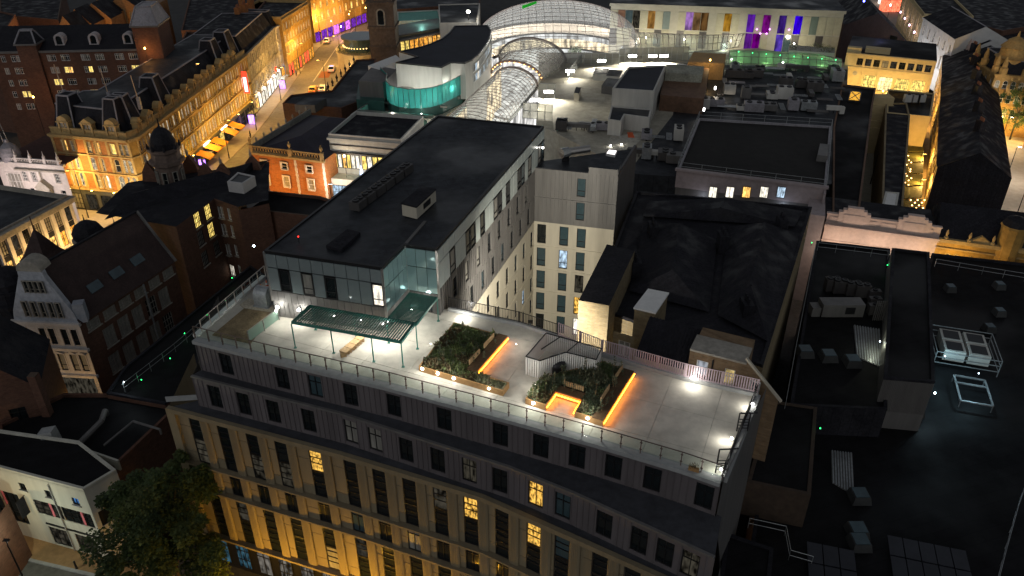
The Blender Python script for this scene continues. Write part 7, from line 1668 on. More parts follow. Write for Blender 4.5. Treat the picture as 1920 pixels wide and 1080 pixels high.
# --- front row: pink cornice and yellow arcade building
PA, PB_, PC = u(1548, 418, 12), u(1760, 446, 12), u(1935, 470, 12)
pst = mat('pink_stone', (.50, .40, .36), .8, .12, 2, .2); w = Wall(PA, PB_); pk = thing('pink_cornice_building', 'pinkish stone building with stepped parapet pediments beyond the dark roofs', 'building', w.p(w.L/2, 0))
k = MB(); k.wbox(w, 0, w.L, 0, 12, -9, 0); k.build('wall', pst, pk); k = MB(); k.wbox(w, 0, w.L, 12, 13.4, -.4, 0); k.build('parapet', pst, pk)
for z0, z1, o in ((11.5, 11.8, .35), (11.8, 12.05, .6), (13.4, 13.55, .1), (9.4, 9.6, .12)): k = MB(); k.wbox(w, -.1, w.L+.1, z0, z1, -.45 if z0 > 13 else -.1, o); k.build('moulding', pst, pk)
for px in (1601, 1718):
    a = w.hit(px, 410)[0]
    for hw, z0, z1 in ((2.0, 12.1, 14.0), (1.5, 14.0, 14.35), (1.0, 14.35, 14.7)): k = MB(); k.wbox(w, a-hw, a+hw, z0, z1, -.6, .15); k.build('pediment', pst, pk)
    k = MB(); k.wbox(w, a-1.3, a+1.3, 12.4, 13.7, .15, .22); k.build('tablet', pst, pk)
for px in (1568, 1632, 1668, 1740): a = w.hit(px, 415)[0]; k = MB(); k.wbox(w, a-.9, a+.9, 12.5, 13.1, 0, .08); k.build('carved_panel', pst, pk)
n = 14
for i in range(n): window(pk, w, (i+.5)*w.L/n, 7.2, .8, 1.9, ('s', False, .12, True), pglass, whitep, pst, out=.2)
k = MB(); k.wbox(w, 0, w.L, 12.0, 12.05, -9, -.45); k.build('roof', slate, pk)
for f in (.15, .5, .85): light('POINT', 'front_fill', w.p(w.L*f, 9.3, 3), 480, (1, .72, .52), pk, .5)  # added fill before the stone, without a known lamp
sd_ = Wall(u(1516, 408, 13), u(1546, 412, 13)); k = MB(); k.wbox(sd_, 0, sd_.L, 0, 13.5, -6, 0); k.build('pier_block', mat('pinkish_stone', (0, 0, 0)), pk)
w = Wall(PB_, PC); ye = thing('yellow_arcade', 'yellow stone building with paired arched windows and small finials', 'building', w.p(w.L/2, 0)); wn_ = []
for px in (1778, 1794, 1820, 1838, 1866, 1884, 1910): wn_.append(dict(a=min(max(w.hit(px, 475)[0], .7), w.L-.7), z=8.0, w=.75, h=1.9, style=('s', True, .14, True), pane=pglass))
facade(ye, w, 0, 12, wn_, hsand, frame=whitep, trim=stoneY)
for z0, z1, o in ((10.6, 10.8, .2), (11.6, 12.1, .45)): k = MB(); k.wbox(w, 0, w.L, z0, z1, -.1, o); k.build('moulding', stoneY, ye)
for px in (1772, 1817, 1863): c = w.p(w.hit(px, 450)[0], 12.1, .1); k = MB(); k.lathe([(.3, 0), (.3, .25), (.12, .4), (.2, .8), (.05, 1.3)], c, 8); k.build('finial', stoneY, ye)
a = w.hit(1838, 455)[0]; f = [w.p(a-1.4, 12.1, .2), w.p(a+1.4, 12.1, .2), w.p(a, 13.1, .2)]; k = MB(); k.poly(f); b = [p-V((w.n.x*.5, w.n.y*.5, 0)) for p in f]; [k.poly([f[i], f[(i+1) % 3], b[(i+1) % 3], b[i]]) for i in range(3)]; k.build('gablet', stoneY, ye)
c = w.p(w.hit(1905, 430)[0], 12, -.6); k = MB(); k.lathe([(1.5, -3), (1.5, 2.6), (1.7, 2.7), (1.6, 3.0)], c, 10); k.build('corner_turret', hsand, ye); k = MB(); k.lathe([(1.6, 3.0), (1.2, 3.8), (.1, 4.2)], c, 10); k.build('turret_roof', slate, ye)
k = MB(); k.poly([w.p(0, 12, -.1), w.p(w.L, 12, -.1), w.p(w.L, 15, -5), w.p(0, 15, -5)]); k.poly([w.p(0, 12, -10), w.p(w.L, 12, -10), w.p(w.L, 15, -5), w.p(0, 15, -5)]); k.poly([w.p(0, 12, -.1), w.p(0, 12, -10), w.p(0, 15, -5)]); k.build('roof', slate, ye)
for f in (.2, .6): light('POINT', 'front_fill', w.p(w.L*f, 9.3, 3), 800, (1, .62, .12), ye, .5)
# --- alley with string lights, yellow wall and long dark roofs
Fa, Na = u(1750, 172, 0), u(1731, 404, 0); w = Wall(Fa, Na); lr = thing('long_terrace', 'long dark-roofed terrace with yellow-lit brick wall along the alley', 'building', w.p(w.L/2, 0)); wn_ = []
for i in range(22):
    for z in (2.8, 6.0): wn_.append(dict(a=(i+.5)*w.L/22, z=z, w=.9, h=1.5, style=('s', False, .08, True), pane=pick((pglass, 3), (L_dim, 2), (L_warm, .3))))
facade(lr, w, 0, 9, wn_, brickmat('alley_brick', (.34, .24, .10), (0, 0, 0), (.25, .2, .12)), frame=whitep, trim=stoneY)
k = MB(); D = 11; k.poly([w.p(0, 9, .2), w.p(w.L, 9, .2), w.p(w.L, 12.5, -D/2), w.p(0, 12.5, -D/2)]); k.poly([w.p(0, 9, -D), w.p(w.L, 9, -D), w.p(w.L, 12.5, -D/2), w.p(0, 12.5, -D/2)]); k.build('roof', slate, lr); k = MB(); k.poly([w.p(w.L, 0), w.p(w.L, 0, -D), w.p(w.L, 9, -D), w.p(w.L, 12.5, -D/2), w.p(w.L, 9)]); k.poly([w.p(0, 0, -D), w.p(w.L, 0, -D), w.p(w.L, 9, -D), w.p(0, 9, -D)]); k.build('end_wall', slate, lr)
for i in range(6): c = w.p(w.L*(.1+.15*i), 11.4, -D*.5); k = MB(); k.box(c.x-.5, c.x+.5, c.y-.9, c.y+.9, 11, 14.2); o = k.build('chimney', slate, lr); k = MB(); [k.lathe([(.16, 14.2-c.z), (.13, 14.8-c.z)], c+V((0, dy, 0)), 6) for dy in (-.5, 0, .5)]; k.build('pots', mat('clay', (.3, .12, .06), .8, .2, 3), o, kind='stuff')
alf = us(.02, (1640, 405), (1731, 404), (1752, 168), (1690, 168)); sheet('alley_paving', alf, .02, mat('alley_floor', (.28, .2, .12), .8, .2, 1.5))
cg = mat('canopy_olive', (.07, .07, .02), .8, .2, 2)
for i in range(6):
    f0, f1 = .14+i*.14, .14+i*.14+.125; a, b = u(1716, 250, 3.4).lerp(u(1706, 405, 3.4), f0), u(1716, 250, 3.4).lerp(u(1706, 405, 3.4), f1); t = thing('alley_canopy', f'{ORD[i]} olive canvas canopy from the far end of the alley', 'canopy', (a.x, a.y, 0), 'canopies in the alley'); x = V((2.0, .3, 0))
    k = MB(); k.hexa([a-x, b-x, b+x, a+x, a-x+V((0, 0, .08)), b-x+V((0, 0, .08)), b+x+V((0, 0, .08)), a+x+V((0, 0, .08))]); k.build('canvas', cg, t)
    for o in (a-x, b-x, a+x, b+x): k = MB(); k.tube(V((o.x, o.y, 0)), o, .05, 5); k.build('post', whitep, t)
t = thing('string_lights', 'zigzag string of warm bulbs over the alley', 'light string', u(1710, 360, 4))
for i in range(26):
    f = i/25; p = u(1703-6*math.sin(i*1.7), 292+105*f, 4.2) if i < 14 else u(1705+(i-14)*2.6, 375+((i*7) % 5)*5, 4.2); k = MB(); k.lathe([(.04, -.1), (.12, 0), (.04, .1)], p, 6); k.build('bulb', emit('bulb_warm', (1, .55, .2), 12), t)
k = MB(); k.tube(u(1703, 292, 4.3), u(1705, 395, 4.3), .02, 4); k.build('wire', darkm, t)
for i, (px, py, pw) in enumerate(((1712, 200, 2600), (1718, 240, 2800), (1712, 285, 2800), (1722, 330, 2400), (1720, 380, 2200))): p = u(px, py, 0); street_lamp((p.x-.5, p.y, 0), 4.6, pw, f'{ORD[i]} warm wall-height lamp from the far end of the alley', 'alley lamps', (1, .58, .14), (.6, 0))
# cream fronted building closing the alley, with big lit windows
CA, CB = u(1588, 97, 15), u(1757, 114, 15); w = Wall(CA, CB); cb = thing('cream_hall', 'cream-lit hall with four tall glowing windows and attic window row', 'building', w.p(w.L/2, 0)); wn_ = []
for i in range(9): wn_.append(dict(a=w.L*(.17+.095*i), z=12.4, w=1.25, h=1.5, style=('c', False, 0, False), pane=pick((curtain, 1), (pglass, 2), (L_dim, 2))))
for px in (1629, 1661, 1693, 1725): wn_.append(dict(a=w.hit(px, 148)[0], z=7.4, w=2.9, h=3.0, style=('G', False, 0, True), pane=pick((L_yel, 2), (emit('hall_glow', (1, .78, .34), 1.6, .5), 2))))
hallm = mat('hall_cream', (.5, .4, .22), .8, .1, 1); facade(cb, w, 0, 15, wn_, hallm, frame=darkm, trim=hallm)
for z, o in ((11.7, .2), (14.6, .5), (6.8, .3)): k = MB(); k.wbox(w, 0, w.L, z, z+.35, -.1, o); k.build('moulding', hallm, cb)
for px in (1616, 1645, 1677, 1709, 1740): a = w.hit(px, 148)[0]; k = MB(); k.wbox(w, a-.35, a+.35, 7, 11.7, 0, .18); k.build('pilaster', hallm, cb)
for i in range(10): a = w.L*(.1225+.095*i); k = MB(); k.wbox(w, a-.2, a+.2, 12.1, 14.6, 0, .15); k.build('mullion_pier', hallm, cb)
c = w.hit(1603, 137); k = MB(); k.poly([w.p(c[0]+.5*math.cos(i*math.pi/6), c[1]+.5*math.sin(i*math.pi/6), .06) for i in range(12)]); k.build('medallion', stoneG, cb)
q = [w.p(0, 15), w.p(w.L, 15), w.p(w.L, 15, -16), w.p(0, 15, -16)]; k = MB(); k.poly(q); k.build('roof', blk, cb); w2 = Wall(q[3], q[0]); k = MB(); k.poly([w2.p(0, 0), w2.p(w2.L, 0), w2.p(w2.L, 15), w2.p(0, 15)]); k.build('side_wall', dbrick, cb)
k = MB(); k.wbox(w, w.L*.2, w.L*.48, 15, 16, -3, -1); k.build('roof_box', hallm, cb); k = MB(); k.wbox(w, w.L*.0, w.L*.16, 15, 16, -1.5, .05); k.build('attic_box', hallm, cb)
for f in (.15, .5, .85): light('POINT', 'front_fill', w.p(w.L*f, 8, 5), 1700, (1, .66, .22), cb, .5)
A, B = u(1588, 20, 17), u(1722, 60, 17); w = Wall(A, B); t = thing('dark_gable_building', 'dark gabled warehouse behind the cream-lit hall', 'building', w.p(w.L/2, 0)); k = MB(); f = [w.p(0, 0), w.p(w.L, 0), w.p(w.L, 13), w.p(w.L*.45, 18.5), w.p(0, 13.5)]; b = [p+V((6, 26, 0)) for p in f]; k.poly(f); k.build('gable_wall', mat('mauve_brick', (.09, .07, .08), .85, .2, 1.5), t); k = MB(); k.poly([f[2], f[3], b[3], b[2]]); k.poly([f[3], f[4], b[4], b[3]]); k.build('roof', slate, t); k = MB(); k.poly([f[0], f[4], b[4], b[0]]); k.poly([f[1], f[2], b[2], b[1]]); k.build('side_wall', dbrick, t); window(t, w, w.L*.72, 12, 2.2, 2.6, ('p', False, 0, False), pglass, darkm, out=.2)
p = w.p(w.L*.45, 19.5, -3); small_lamp(1620, 2, 22, 0, 'blue lamp on the ridge of the dark gabled warehouse', (.1, .15, 1), emit('lamp_blue', (.1, .12, 1), 14), r=.25); light('POINT', 'blue_glow', p, 90, (.1, .15, 1), t, .3)
# dark blocks between mall and alley
q = us(12, (1560, 405), (1612, 392), (1636, 200), (1642, 168), (1578, 160), (1562, 240)); t = block('dark_lane_block', 'dark block with an orange-lit rooflight left of the pale lane', 'building', q, 12, 0, mat('rust_clad', (0, 0, 0)), blk, .3); k = MB(); k.prism(us(12.5, (1590, 187), (1613, 189), (1616, 172), (1594, 170)), 12, 12.5); k.build('rooflight_kerb', darkm, t); k = MB(); k.prism(us(12.6, (1592, 186), (1611, 188), (1614, 173), (1596, 171)), 12.52, 12.6); o = k.build('rooflight_pane', emit('roof_orange', (1, .5, .06), .9, .6), t); k = MB(); c0, c1, c2, c3 = us(12.66, (1592, 186), (1611, 188), (1614, 173), (1596, 171)); k.beam(c0, c2, .15, .06); k.beam(c1, c3, .15, .05); k.build('rooflight_bars', darkm, t)
q = us(9.5, (1652, 400), (1692, 402), (1706, 220), (1700, 195), (1660, 195)); t = block('lane_terrace', 'narrow dark-roofed terrace between the pale lane and the alley', 'building', q, 9.5, 0, mat('alley_brick', (0, 0, 0)), slate, .25)
ln = us(.03, (1606, 400), (1646, 402), (1660, 270), (1630, 270)); sheet('lane', ln, .03, mat('lane_pale', (.4, .38, .3), .8, .15, 1)); p = u(1632, 345, 0); street_lamp((p.x, p.y, 0), 6, 260, 'pale lamp in the narrow lane', 'alley lamps', (1, .9, .65), (.5, 0))
st = thing('stone_steps', 'cream stepped stone blocks climbing beside the alley', 'steps', u(1655, 200, 0))
for i in range(5): a = u(1652-i*1.5, 180+i*14, 11-i*1.4); k = MB(); k.box(a.x-2.2, a.x+2.2, a.y-1.4, a.y+1.4, 0, 11-i*1.4); k.build('step', hallm, st)
p = u(1686, 375, 9.5); block('white_stair_box', 'small white-topped stair box at the front of the lane terrace', 'roof structure', us(11, (1652, 392), (1680, 395), (1686, 362), (1660, 360)), 11, 8, offw, whitep, .1)
for i, px in enumerate((1703, 1716, 1727)): condenser(px-2, 192, 9.6, f'{ORD[i]} white air-con box from the left on the dark roof behind the alley', .9, 1.6, offw, 1)
block('dark_back_roof', 'dark roof carrying white air-con boxes at the head of the alley', 'building', us(9.5, (1662, 212), (1745, 220), (1752, 176), (1664, 168)), 9.4, 0, hallm, blk, .25)
# --- far right street
sheet('street_paving', us(.02, (1800, 470), (1960, 470), (1990, 300), (1895, 205), (1850, 210), (1862, 330)), .02, pvm)
tr_m = mat('terracotta', (.40, .25, .09), .8, .25, 2, .3)
A, B, C_ = u(1822, 108, 13), u(1868, 138, 13), u(1990, 150, 13)
for (P0, P1, n, lab) in ((A, B, 5, 'ornate golden terracotta front with turrets facing the side street'), (B, C_, 8, 'ornate golden terracotta corner building behind the street tree')):
    t, w = period('terracotta_building', lab, P0, P1, 13, 10, [(10, 1.7, .9, arch), (7, 1.8, .9, arch), (3.8, 2, 1, arch)], n, tr_m, tr_m, roof='mansard', rise=2.5, panes=lambda: pick((curtain, 2), (pglass, 1), (L_dim, 2)))
    for f in (.1, .45, .9):
        c = w.p(w.L*f, 13, -.3); k = MB(); k.lathe([(.8, 0), (.8, 1.2), (.5, 1.5), (.5, 2.2), (.1, 3.6)], c, 8); k.build('turret', tr_m, t)
    for f in (.25, .75): light('POINT', 'front_fill', w.p(w.L*f, 4.5, 4), 2600, (1, .6, .13), t, .5)
c = u(1890, 130, 13); t = thing('corner_cupola', 'stepped golden terracotta cupola on the corner building', 'cupola', c); k = MB(); k.lathe([(3, 0), (3, 2.5), (3.4, 2.7), (2.6, 3.0), (2.5, 4.6), (2.8, 4.8), (2.0, 5.6), (1.6, 6.2), (.3, 6.9), (.1, 8)], c, 14); k.build('drum', tr_m, t)
t, w = period('white_terrace', 'long white classical terrace receding at upper right', u(1733, 33, 14), u(1792, 73, 14), 14, 12, [(10, 2.2, 1.0, ('s', False, .2, True)), (5.5, 3.0, 1.0, ('s', False, .2, True))], 6, mat('white_stone', (.55, .55, .54), .7, .1, 1), mat('white_stone', (0, 0, 0)), roof='gable', rise=3, panes=lambda: pick((pglassb, 2), (pglass, 1)))
for f in (.2, .6, .95): light('POINT', 'front_fill', w.p(w.L*f, 4, 5), 1500, (.95, .96, 1), t, .5)
t, w = period('white_gable_house', 'white gabled house at the end of the white terrace', u(1793, 84, 11.5), u(1812, 96, 11.5), 11.5, 10, [(8.3, 1.8, .8, rect), (4.8, 1.9, .8, rect)], 4, mat('white_stone', (0, 0, 0)), mat('white_stone', (0, 0, 0)), roof='gable', rise=2.5, pil=False, panes=lambda: pglass)
t, w = period('gothic_house', 'narrow pinkish gothic house with pointed gables', u(1813, 98, 11), u(1824, 108, 11), 11, 9, [(7.6, 1.8, .7, arch), (4.2, 1.9, .7, arch)], 3, pst, pst, roof='gable', rise=2)
for f in (.17, .5, .83): c = w.p(w.L*f, 11, .1); k = MB(); k.lathe([(.8, 0), (.1, 3.4)], c, 4, a0=.78); k.build('pointed_gable', pst, t)
light('POINT', 'front_fill', w.p(w.L*.5, 4.5, 4), 260, (1, .75, .8), t, .4)
t, w = period('pilastered_front', 'cream pilastered front with pink-lit capitals at the top of the side street', u(1696, -16, 14), u(1732, 30, 14), 14, 12, [(9.5, 2.2, .9, rect), (5.5, 2.4, .9, rect)], 7, hallm, hallm, roof='flat')
for f in (.15, .4, .65, .9): c = w.p(w.L*f, 9, .6); k = MB(); k.lathe([(.1, -.3), (.3, 0), (.1, .3)], c, 6); k.build('pink_lamp', emit('pink_lamp', (1, .6, .85), 6), t); light('POINT', 'pink_light', c+V((w.n.x, w.n.y, 0)), 110, (1, .75, .7), t, .3)
block('dark_far_roof', 'dark hipped roofs behind the white terrace at upper right', 'building', us(13, (1760, 30), (1880, 60), (1990, 40), (1960, -40), (1740, -40)), 13, 0, dbrick, slate, .3)
block('dark_far_roof', 'dark roof with a yellow-lit gap near the upper right corner', 'building', us(12, (1835, 78), (1900, 90), (1990, 88), (1960, 50), (1880, 52)), 12, 0, mat('alley_brick', (0, 0, 0)), slate, .3)
# far street scene between warehouse and white terrace: lit stalls
sheet('far_street', us(.02, (1640, -5), (1735, 60), (1760, 180), (1740, 190), (1690, 60), (1600, -30)), .02, pvm)
for i, (px, py, m_, lab) in enumerate(((1665, 8, emit('stall_w', (1, .8, .7), 2, .5), 'glowing white fairground stall in the far street'), (1668, 20, emit('stall_r', (1, .2, .1), 1.5, .6), 'red-lit stall in the far street'), (1690, 18, emit('stall_g', (.55, .9, .8), .7, .6), 'pale green lit stall in the far street'))):
    p = u(px, py, 0); t = thing('lit_stall', lab, 'stall', p, 'stalls in the far street'); k = MB(); k.box(p.x-3, p.x+3, p.y-2, p.y+2, 0, 4); k.build('body', m_, t); k = MB(); k.hexa([p+V(q) for q in ((-3.3, -2.3, 4), (3.3, -2.3, 4), (3.3, 2.3, 4), (-3.3, 2.3, 4), (-1, -.5, 5.6), (1, -.5, 5.6), (1, .5, 5.6), (-1, .5, 5.6))]); k.build('roof', mat('stall_red', (.5, .08, .06), .6, .1, 2), t)
# right edge shopfronts
t, w = period('red_brick_shop', 'orange brick shop front with glowing signs at the right edge', u(1952, 178, 11), u(2045, 380, 11), 10, 10, [(7, 1.6, .8, rect), (4, 1.7, .8, rect)], 12, rbrick, stoneY, roof='gable', rise=3)
# ================================================================ left foreground
lwm = mat('cream_painted', (.50, .49, .42), .75, .12, 1.2, .1, streak=True)
WA0, WA1, WA2 = u(-25, 873, 9), u(157, 921, 9), u(219, 884, 9); w1, w2 = Wall(WA0, WA1), Wall(WA1, WA2)
cs = thing('corner_shop', 'cream painted corner building with black flat roof and dark shop windows', 'building', WA1 - V((0, 0, 9))); wn_ = []
for px, py in ((42, 912), (91, 926), (142, 940)): a, z = w1.hit(px, py); wn_.append(dict(a=a, z=z-.45, w=.75, h=.85, style=('v', False, 0, True), pane=pglass if px < 130 else emit('tv_blue', (.1, .35, .9), .35, .8)))
for x0, x1, y0, y1 in ((4, 50, 930, 1005), (75, 120, 952, 985), (128, 178, 968, 1005)):
    a0, a1 = w1.hit(x0, (y0+y1)/2)[0], w1.hit(x1, (y0+y1)/2)[0]; a1 = min(a1, w1.L-.2); z1 = w1.hit((x0+x1)/2, y0+6)[1]; z0 = w1.hit((x0+x1)/2, y1)[1]
    wn_.append(dict(a=(a0+a1)/2, z=4.2 if x0 > 10 else 2.0, w=a1-a0, h=1.8 if x0 > 10 else 4.0, style=('G', False, 0, False), pane=pick((pglass, 1), (L_dim, 1))))
for f in (.52, .8): wn_.append(dict(a=w1.L*f, z=.3, w=2.2, h=2.3, style=('g', False, 0, False), pane=L_dim))
facade(cs, w1, 0, 9, wn_, lwm, frame=darkm, trim=lwm, split=True); facade(cs, w2, 0, 9, [dict(a=w2.L/2, z=4.2, w=2.2, h=1.8, style=('v', False, 0, False), pane=pglass)], lwm, frame=darkm, split=True)
pinkb = mat('banner_pink', (.7, .18, .22), .6, .4, 2)
for px in (20, 98, 150): a = w1.hit(px, 965)[0]; k = MB(); k.wbox(w1, min(a, w1.L-.3), min(a, w1.L-.3)+.25, 4.2 if px > 30 else 2.1, 6.0, -.1, -.06); k.build('window_banner', pinkb, cs)
k = MB(); back_ = [WA0, WA1, WA2, u(150, 830, 9), u(-25, 805, 9)]; k.poly([(p.x, p.y, 9) for p in back_]); k.build('roof', blk, cs); k = MB(); parapet(k, [(p.x, p.y) for p in back_], 8.9, 9.25, .25); k.build('parapet', lwm, cs)
k = MB(); w = Wall(back_[2], back_[3]); k.poly([w.p(0, 0), w.p(w.L, 0), w.p(w.L, 9), w.p(0, 9)]); k.build('side_wall', lwm, cs); k = MB(); a = w1.hit(100, 930)[0]; k.tube(w1.p(a, 8.7, .1), w1.p(a, .2, .1), .06, 6); k.build('downpipe', stoneD, cs)
k = MB(); k.wbox(w1, w1.L*.42, w1.L, 3.0, 3.12, 0, .12); k.build('cable_run', darkm, cs)
t = thing('hanging_sign', 'dark hanging pub sign with small gold lettering on the cream corner building', 'sign', w1.p(w1.hit(60, 965)[0], 5, .7)); a = w1.hit(62, 965)[0]; k = MB(); k.wbox(w1, a-.05, a+.05, 4.2, 6.2, .15, 1.0); k.build('board', slate, t); k = MB(); k.wbox(w1, a-.03, a+.03, 6.2, 6.26, 0, 1.05); k.build('bracket', darkm, t)
for i in range(3): k = MB(); k.wbox(w1, a-.065, a-.052, 4.7+i*.4, 4.85+i*.4, .35, .8); k.build('letter_line', mat('gold_paint', (.45, .32, .08), .5, .2, 4), t)
# pavement and road at the corner
kl = us(0, (-20, 1030), (60, 1052), (170, 1078), (260, 1100)); q = [w1.p(-3, 0, -.5), w1.p(w1.L+4, 0, -.5)]; k = MB(); k.prism([q[0], q[1], V((-20, 44.5, 0)), kl[3], kl[2], kl[1], kl[0]], 0, .12); struct('pavement', k, mat('clay_paving', (.30, .19, .09), .85, .2, 2, .2))
k = MB()
for a, b in zip(kl, kl[1:]): k.beam(V((a.x, a.y, .07)), V((b.x, b.y, .07)), .3, .14)
struct('kerb', k, stoneD); k = MB(); k.poly([(p.x, p.y, .004) for p in kl]+[(-10, 36, .004), (10, 24, .004), (-5, 10, .004), (-60, 30, .004), (-60, 56, .004)]); struct('road', k, mat('front_asphalt', (.10, .10, .095), .85, .25, 2, .2))
p = u(144, 1066, .12); t = thing('bollard', 'short dark bollard on the clay pavement', 'bollard', p); k = MB(); k.lathe([(.11, 0), (.09, .1), (.08, .85), (.1, .9), (.1, .95), (.03, 1.0)], p, 8); k.build('shaft', darkm, t)
street_lamp((-47, 47.5, .1), 7, 330, 'warm street lamp on the clay pavement outside the frame', 'lamps in the front street', (1, .72, .34), (0, .8)); street_lamp((-43, 46.4, .1), 6.5, 560, 'pale street lamp facing the cream corner building', 'lamps in the front street', (.95, 1, .75), (-.4, .5))
# tree
def tree(name, label, base, h, cr, seed, n, cols, trunk_r=.22, cz=None, squash=1.0):
    rr = random.Random(seed); t = thing(name, label, 'tree', base); b = V(base); k = MB(); top = b+V((rr.uniform(-.3, .3), rr.uniform(-.3, .3), h*.75)); k.tube(b, b.lerp(top, .45), trunk_r, 8, 0, trunk_r*.75); k.tube(b.lerp(top, .45), top, trunk_r*.75, 7, 0, trunk_r*.25)
    cc = b+V((0, 0, cz or h*.6)); clumps = []
    for i in range(72):
        a, e = rr.uniform(0, 6.28), math.asin(rr.uniform(-.75, 1)); r_ = cr*rr.uniform(.3, 1.08); c = cc+V((r_*math.cos(a)*math.cos(e), r_*math.sin(a)*math.cos(e), r_*math.sin(e)*squash)); clumps.append((c, cr*rr.uniform(.1, .3), rr.randrange(len(cols))))
        if i % 3 == 0: s_ = b.lerp(top, rr.uniform(.35, .9)); k.tube(s_, s_.lerp(c, .85), trunk_r*.35, 5, 0, .02)
    k.build('trunk', mat('bark', (.05, .04, .03), .9, .4, 4, .5), t); k = MB()
    for i in range(n):
        c, r_, m_ = clumps[rr.randrange(len(clumps))]; d = V((rr.gauss(0, 1), rr.gauss(0, 1), rr.gauss(0, 1))).normalized()*r_*rr.random()**.4; o = c+d; a = rr.uniform(0, 6.28); ln = rr.uniform(.12, .36); v_ = V((math.cos(a), math.sin(a), rr.uniform(-.9, .3)))*ln; s_ = V((-math.sin(a), math.cos(a), rr.uniform(-.4, .4)))*ln*.38; k.poly([o, o+v_*.5+s_, o+v_, o+v_*.5-s_], m_ if rr.random() < .8 else rr.randrange(len(cols)))
    k.build('crown', cols, t); return t
tcols = [leafmat('tree_leaf_a', (.085, .125, .045)), leafmat('tree_leaf_b', (.06, .09, .035)), leafmat('tree_leaf_c', (.11, .14, .045))]
tree('street_tree', 'leafy dark street tree beside the apartment block corner', (-28.7, 45.6, .12), 15, 5.0, 31, 38000, tcols, .25, 9.0, 1.3)
tree('street_tree', 'round green street tree in the far right street', tuple(u(1893, 262, 0)), 9, 4.4, 33, 9000, [leafmat('tree_leaf_d', (.06, .14, .04)), tcols[0]], .2, 6.4, 1.25)
# dark houses and roofs
q = us(7.5, (60, 850), (215, 880), (330, 770), (300, 742), (120, 742), (0, 800), (0, 832)); t = block('low_dark_roofs', 'low black flat roofs with bent pipes behind the cream corner building', 'building', q, 7.5, 0, dbrick, blk, .35, dbrick)
for i, pp in enumerate(([(150, 830), (190, 790), (197, 770)], [(195, 835), (250, 790), (300, 805)])):
    P = us(8.1, *pp); tt = thing('bent_pipe', ['thick bent pipe on the low black roof', 'thin bent pipe run on the low black roof'][i], 'pipe', P[0], 'pipes on the low black roof')
    for a, b in zip(P, P[1:]): k = MB(); k.tube(a, b, .28 if i == 0 else .12, 8); k.build('run', zinc, tt)
    k = MB(); k.tube(P[-1], P[-1]-V((0, 0, .6)), .28 if i == 0 else .12, 8); k.build('elbow', zinc, tt)
k = MB(); wq = Wall(u(122, 832, 8.6), u(220, 866, 8.6)); k.wbox(wq, 0, wq.L, 7.5, 8.7, -.2, 0); k.build('party_wall', lwm, t)
p = u(95, 828, 8); tt = thing('roof_vent', 'white louvred vent head on the low black roof', 'vent', p); k = MB(); k.hexa([p+V(q) for q in ((-.8, -.6, 0), (.8, -.6, 0), (.8, .6, 0), (-.8, .6, 0), (-.7, -.5, 1.3), (.7, -.5, 1.6), (.7, .5, 1.6), (-.7, .5, 1.3))]); k.build('hood', stoneD, tt); k = MB(); k.tube(p+V((0, -.6, .8)), p+V((0, -.9, .8)), .3, 8); k.build('spout', galv, tt)
# gabled dark brick house at left edge
A, B = u(-30, 720, 10), u(60, 690, 10); A, B = V((-55, 59.5, 0)), V((-47.3, 62.4, 0)); w = Wall(A, B); dg = thing('dark_brick_house', 'dark brick gabled house at the left edge beside the stone gable', 'building', w.p(w.L/2, 0))
wn_ = [dict(a=w.L*f, z=z, w=1.5, h=1.8, style=('c', False, 0, True), pane=pglass) for f in (.3, .7) for z in (3.5, 7.2)]; facade(dg, w, 0, 11, wn_, dbrick, frame=darkm, trim=dbrick, split=True)
ap = w.p(w.L/2, 15.5); dp = V((w.n.x*-9, w.n.y*-9, 0)); k = MB(); k.poly([w.p(0, 11), w.p(w.L, 11), ap]); k.build('gable_wall', dbrick, dg); k = MB(); k.poly([w.p(-.2, 11, .2), ap, ap+dp, w.p(-.2, 11, .2)+dp]); k.poly([w.p(w.L+.2, 11, .2), ap, ap+dp, w.p(w.L+.2, 11, .2)+dp]); k.build('roof', slate, dg); k = MB(); k.poly([w.p(w.L, 0), w.p(w.L, 0)+dp, w.p(w.L, 11)+dp, w.p(w.L, 11)]); k.build('side_wall', dbrick, dg)
for a_ in (0, 1): k = MB(); c = w.p(w.L*a_, 0, .1); k.box(c.x-.4, c.x+.4, c.y-.4, c.y+.4, 0, 12.6); k.build('corner_pier', dbrick, dg)
A, B = V((-49.5, 44.2, 0)), V((-45.6, 44.8, 0)); w = Wall(A, B); t = thing('brick_pub', 'dark brick gable end at the bottom left corner', 'building', w.p(w.L/2, 0)); facade(t, w, 0, 7, [dict(a=w.L*.6, z=3.8, w=1, h=1.5, style=('s', False, .1, True), pane=pglass)], dbrick, frame=whitep, trim=stoneG, split=True); k = MB(); k.poly([w.p(-3, 7, .3), w.p(w.L+.3, 7, .3), w.p(w.L-1.5, 9.5, -3), w.p(-3, 9.5, -3)]); k.build('roof', slate, t); w_ = Wall(B, B+V((.4, 6, 0))); k = MB(); k.poly([w_.p(0, 0), w_.p(w_.L, 0), w_.p(w_.L, 7), w_.p(0, 7)]); k.build('side_wall', dbrick, t)
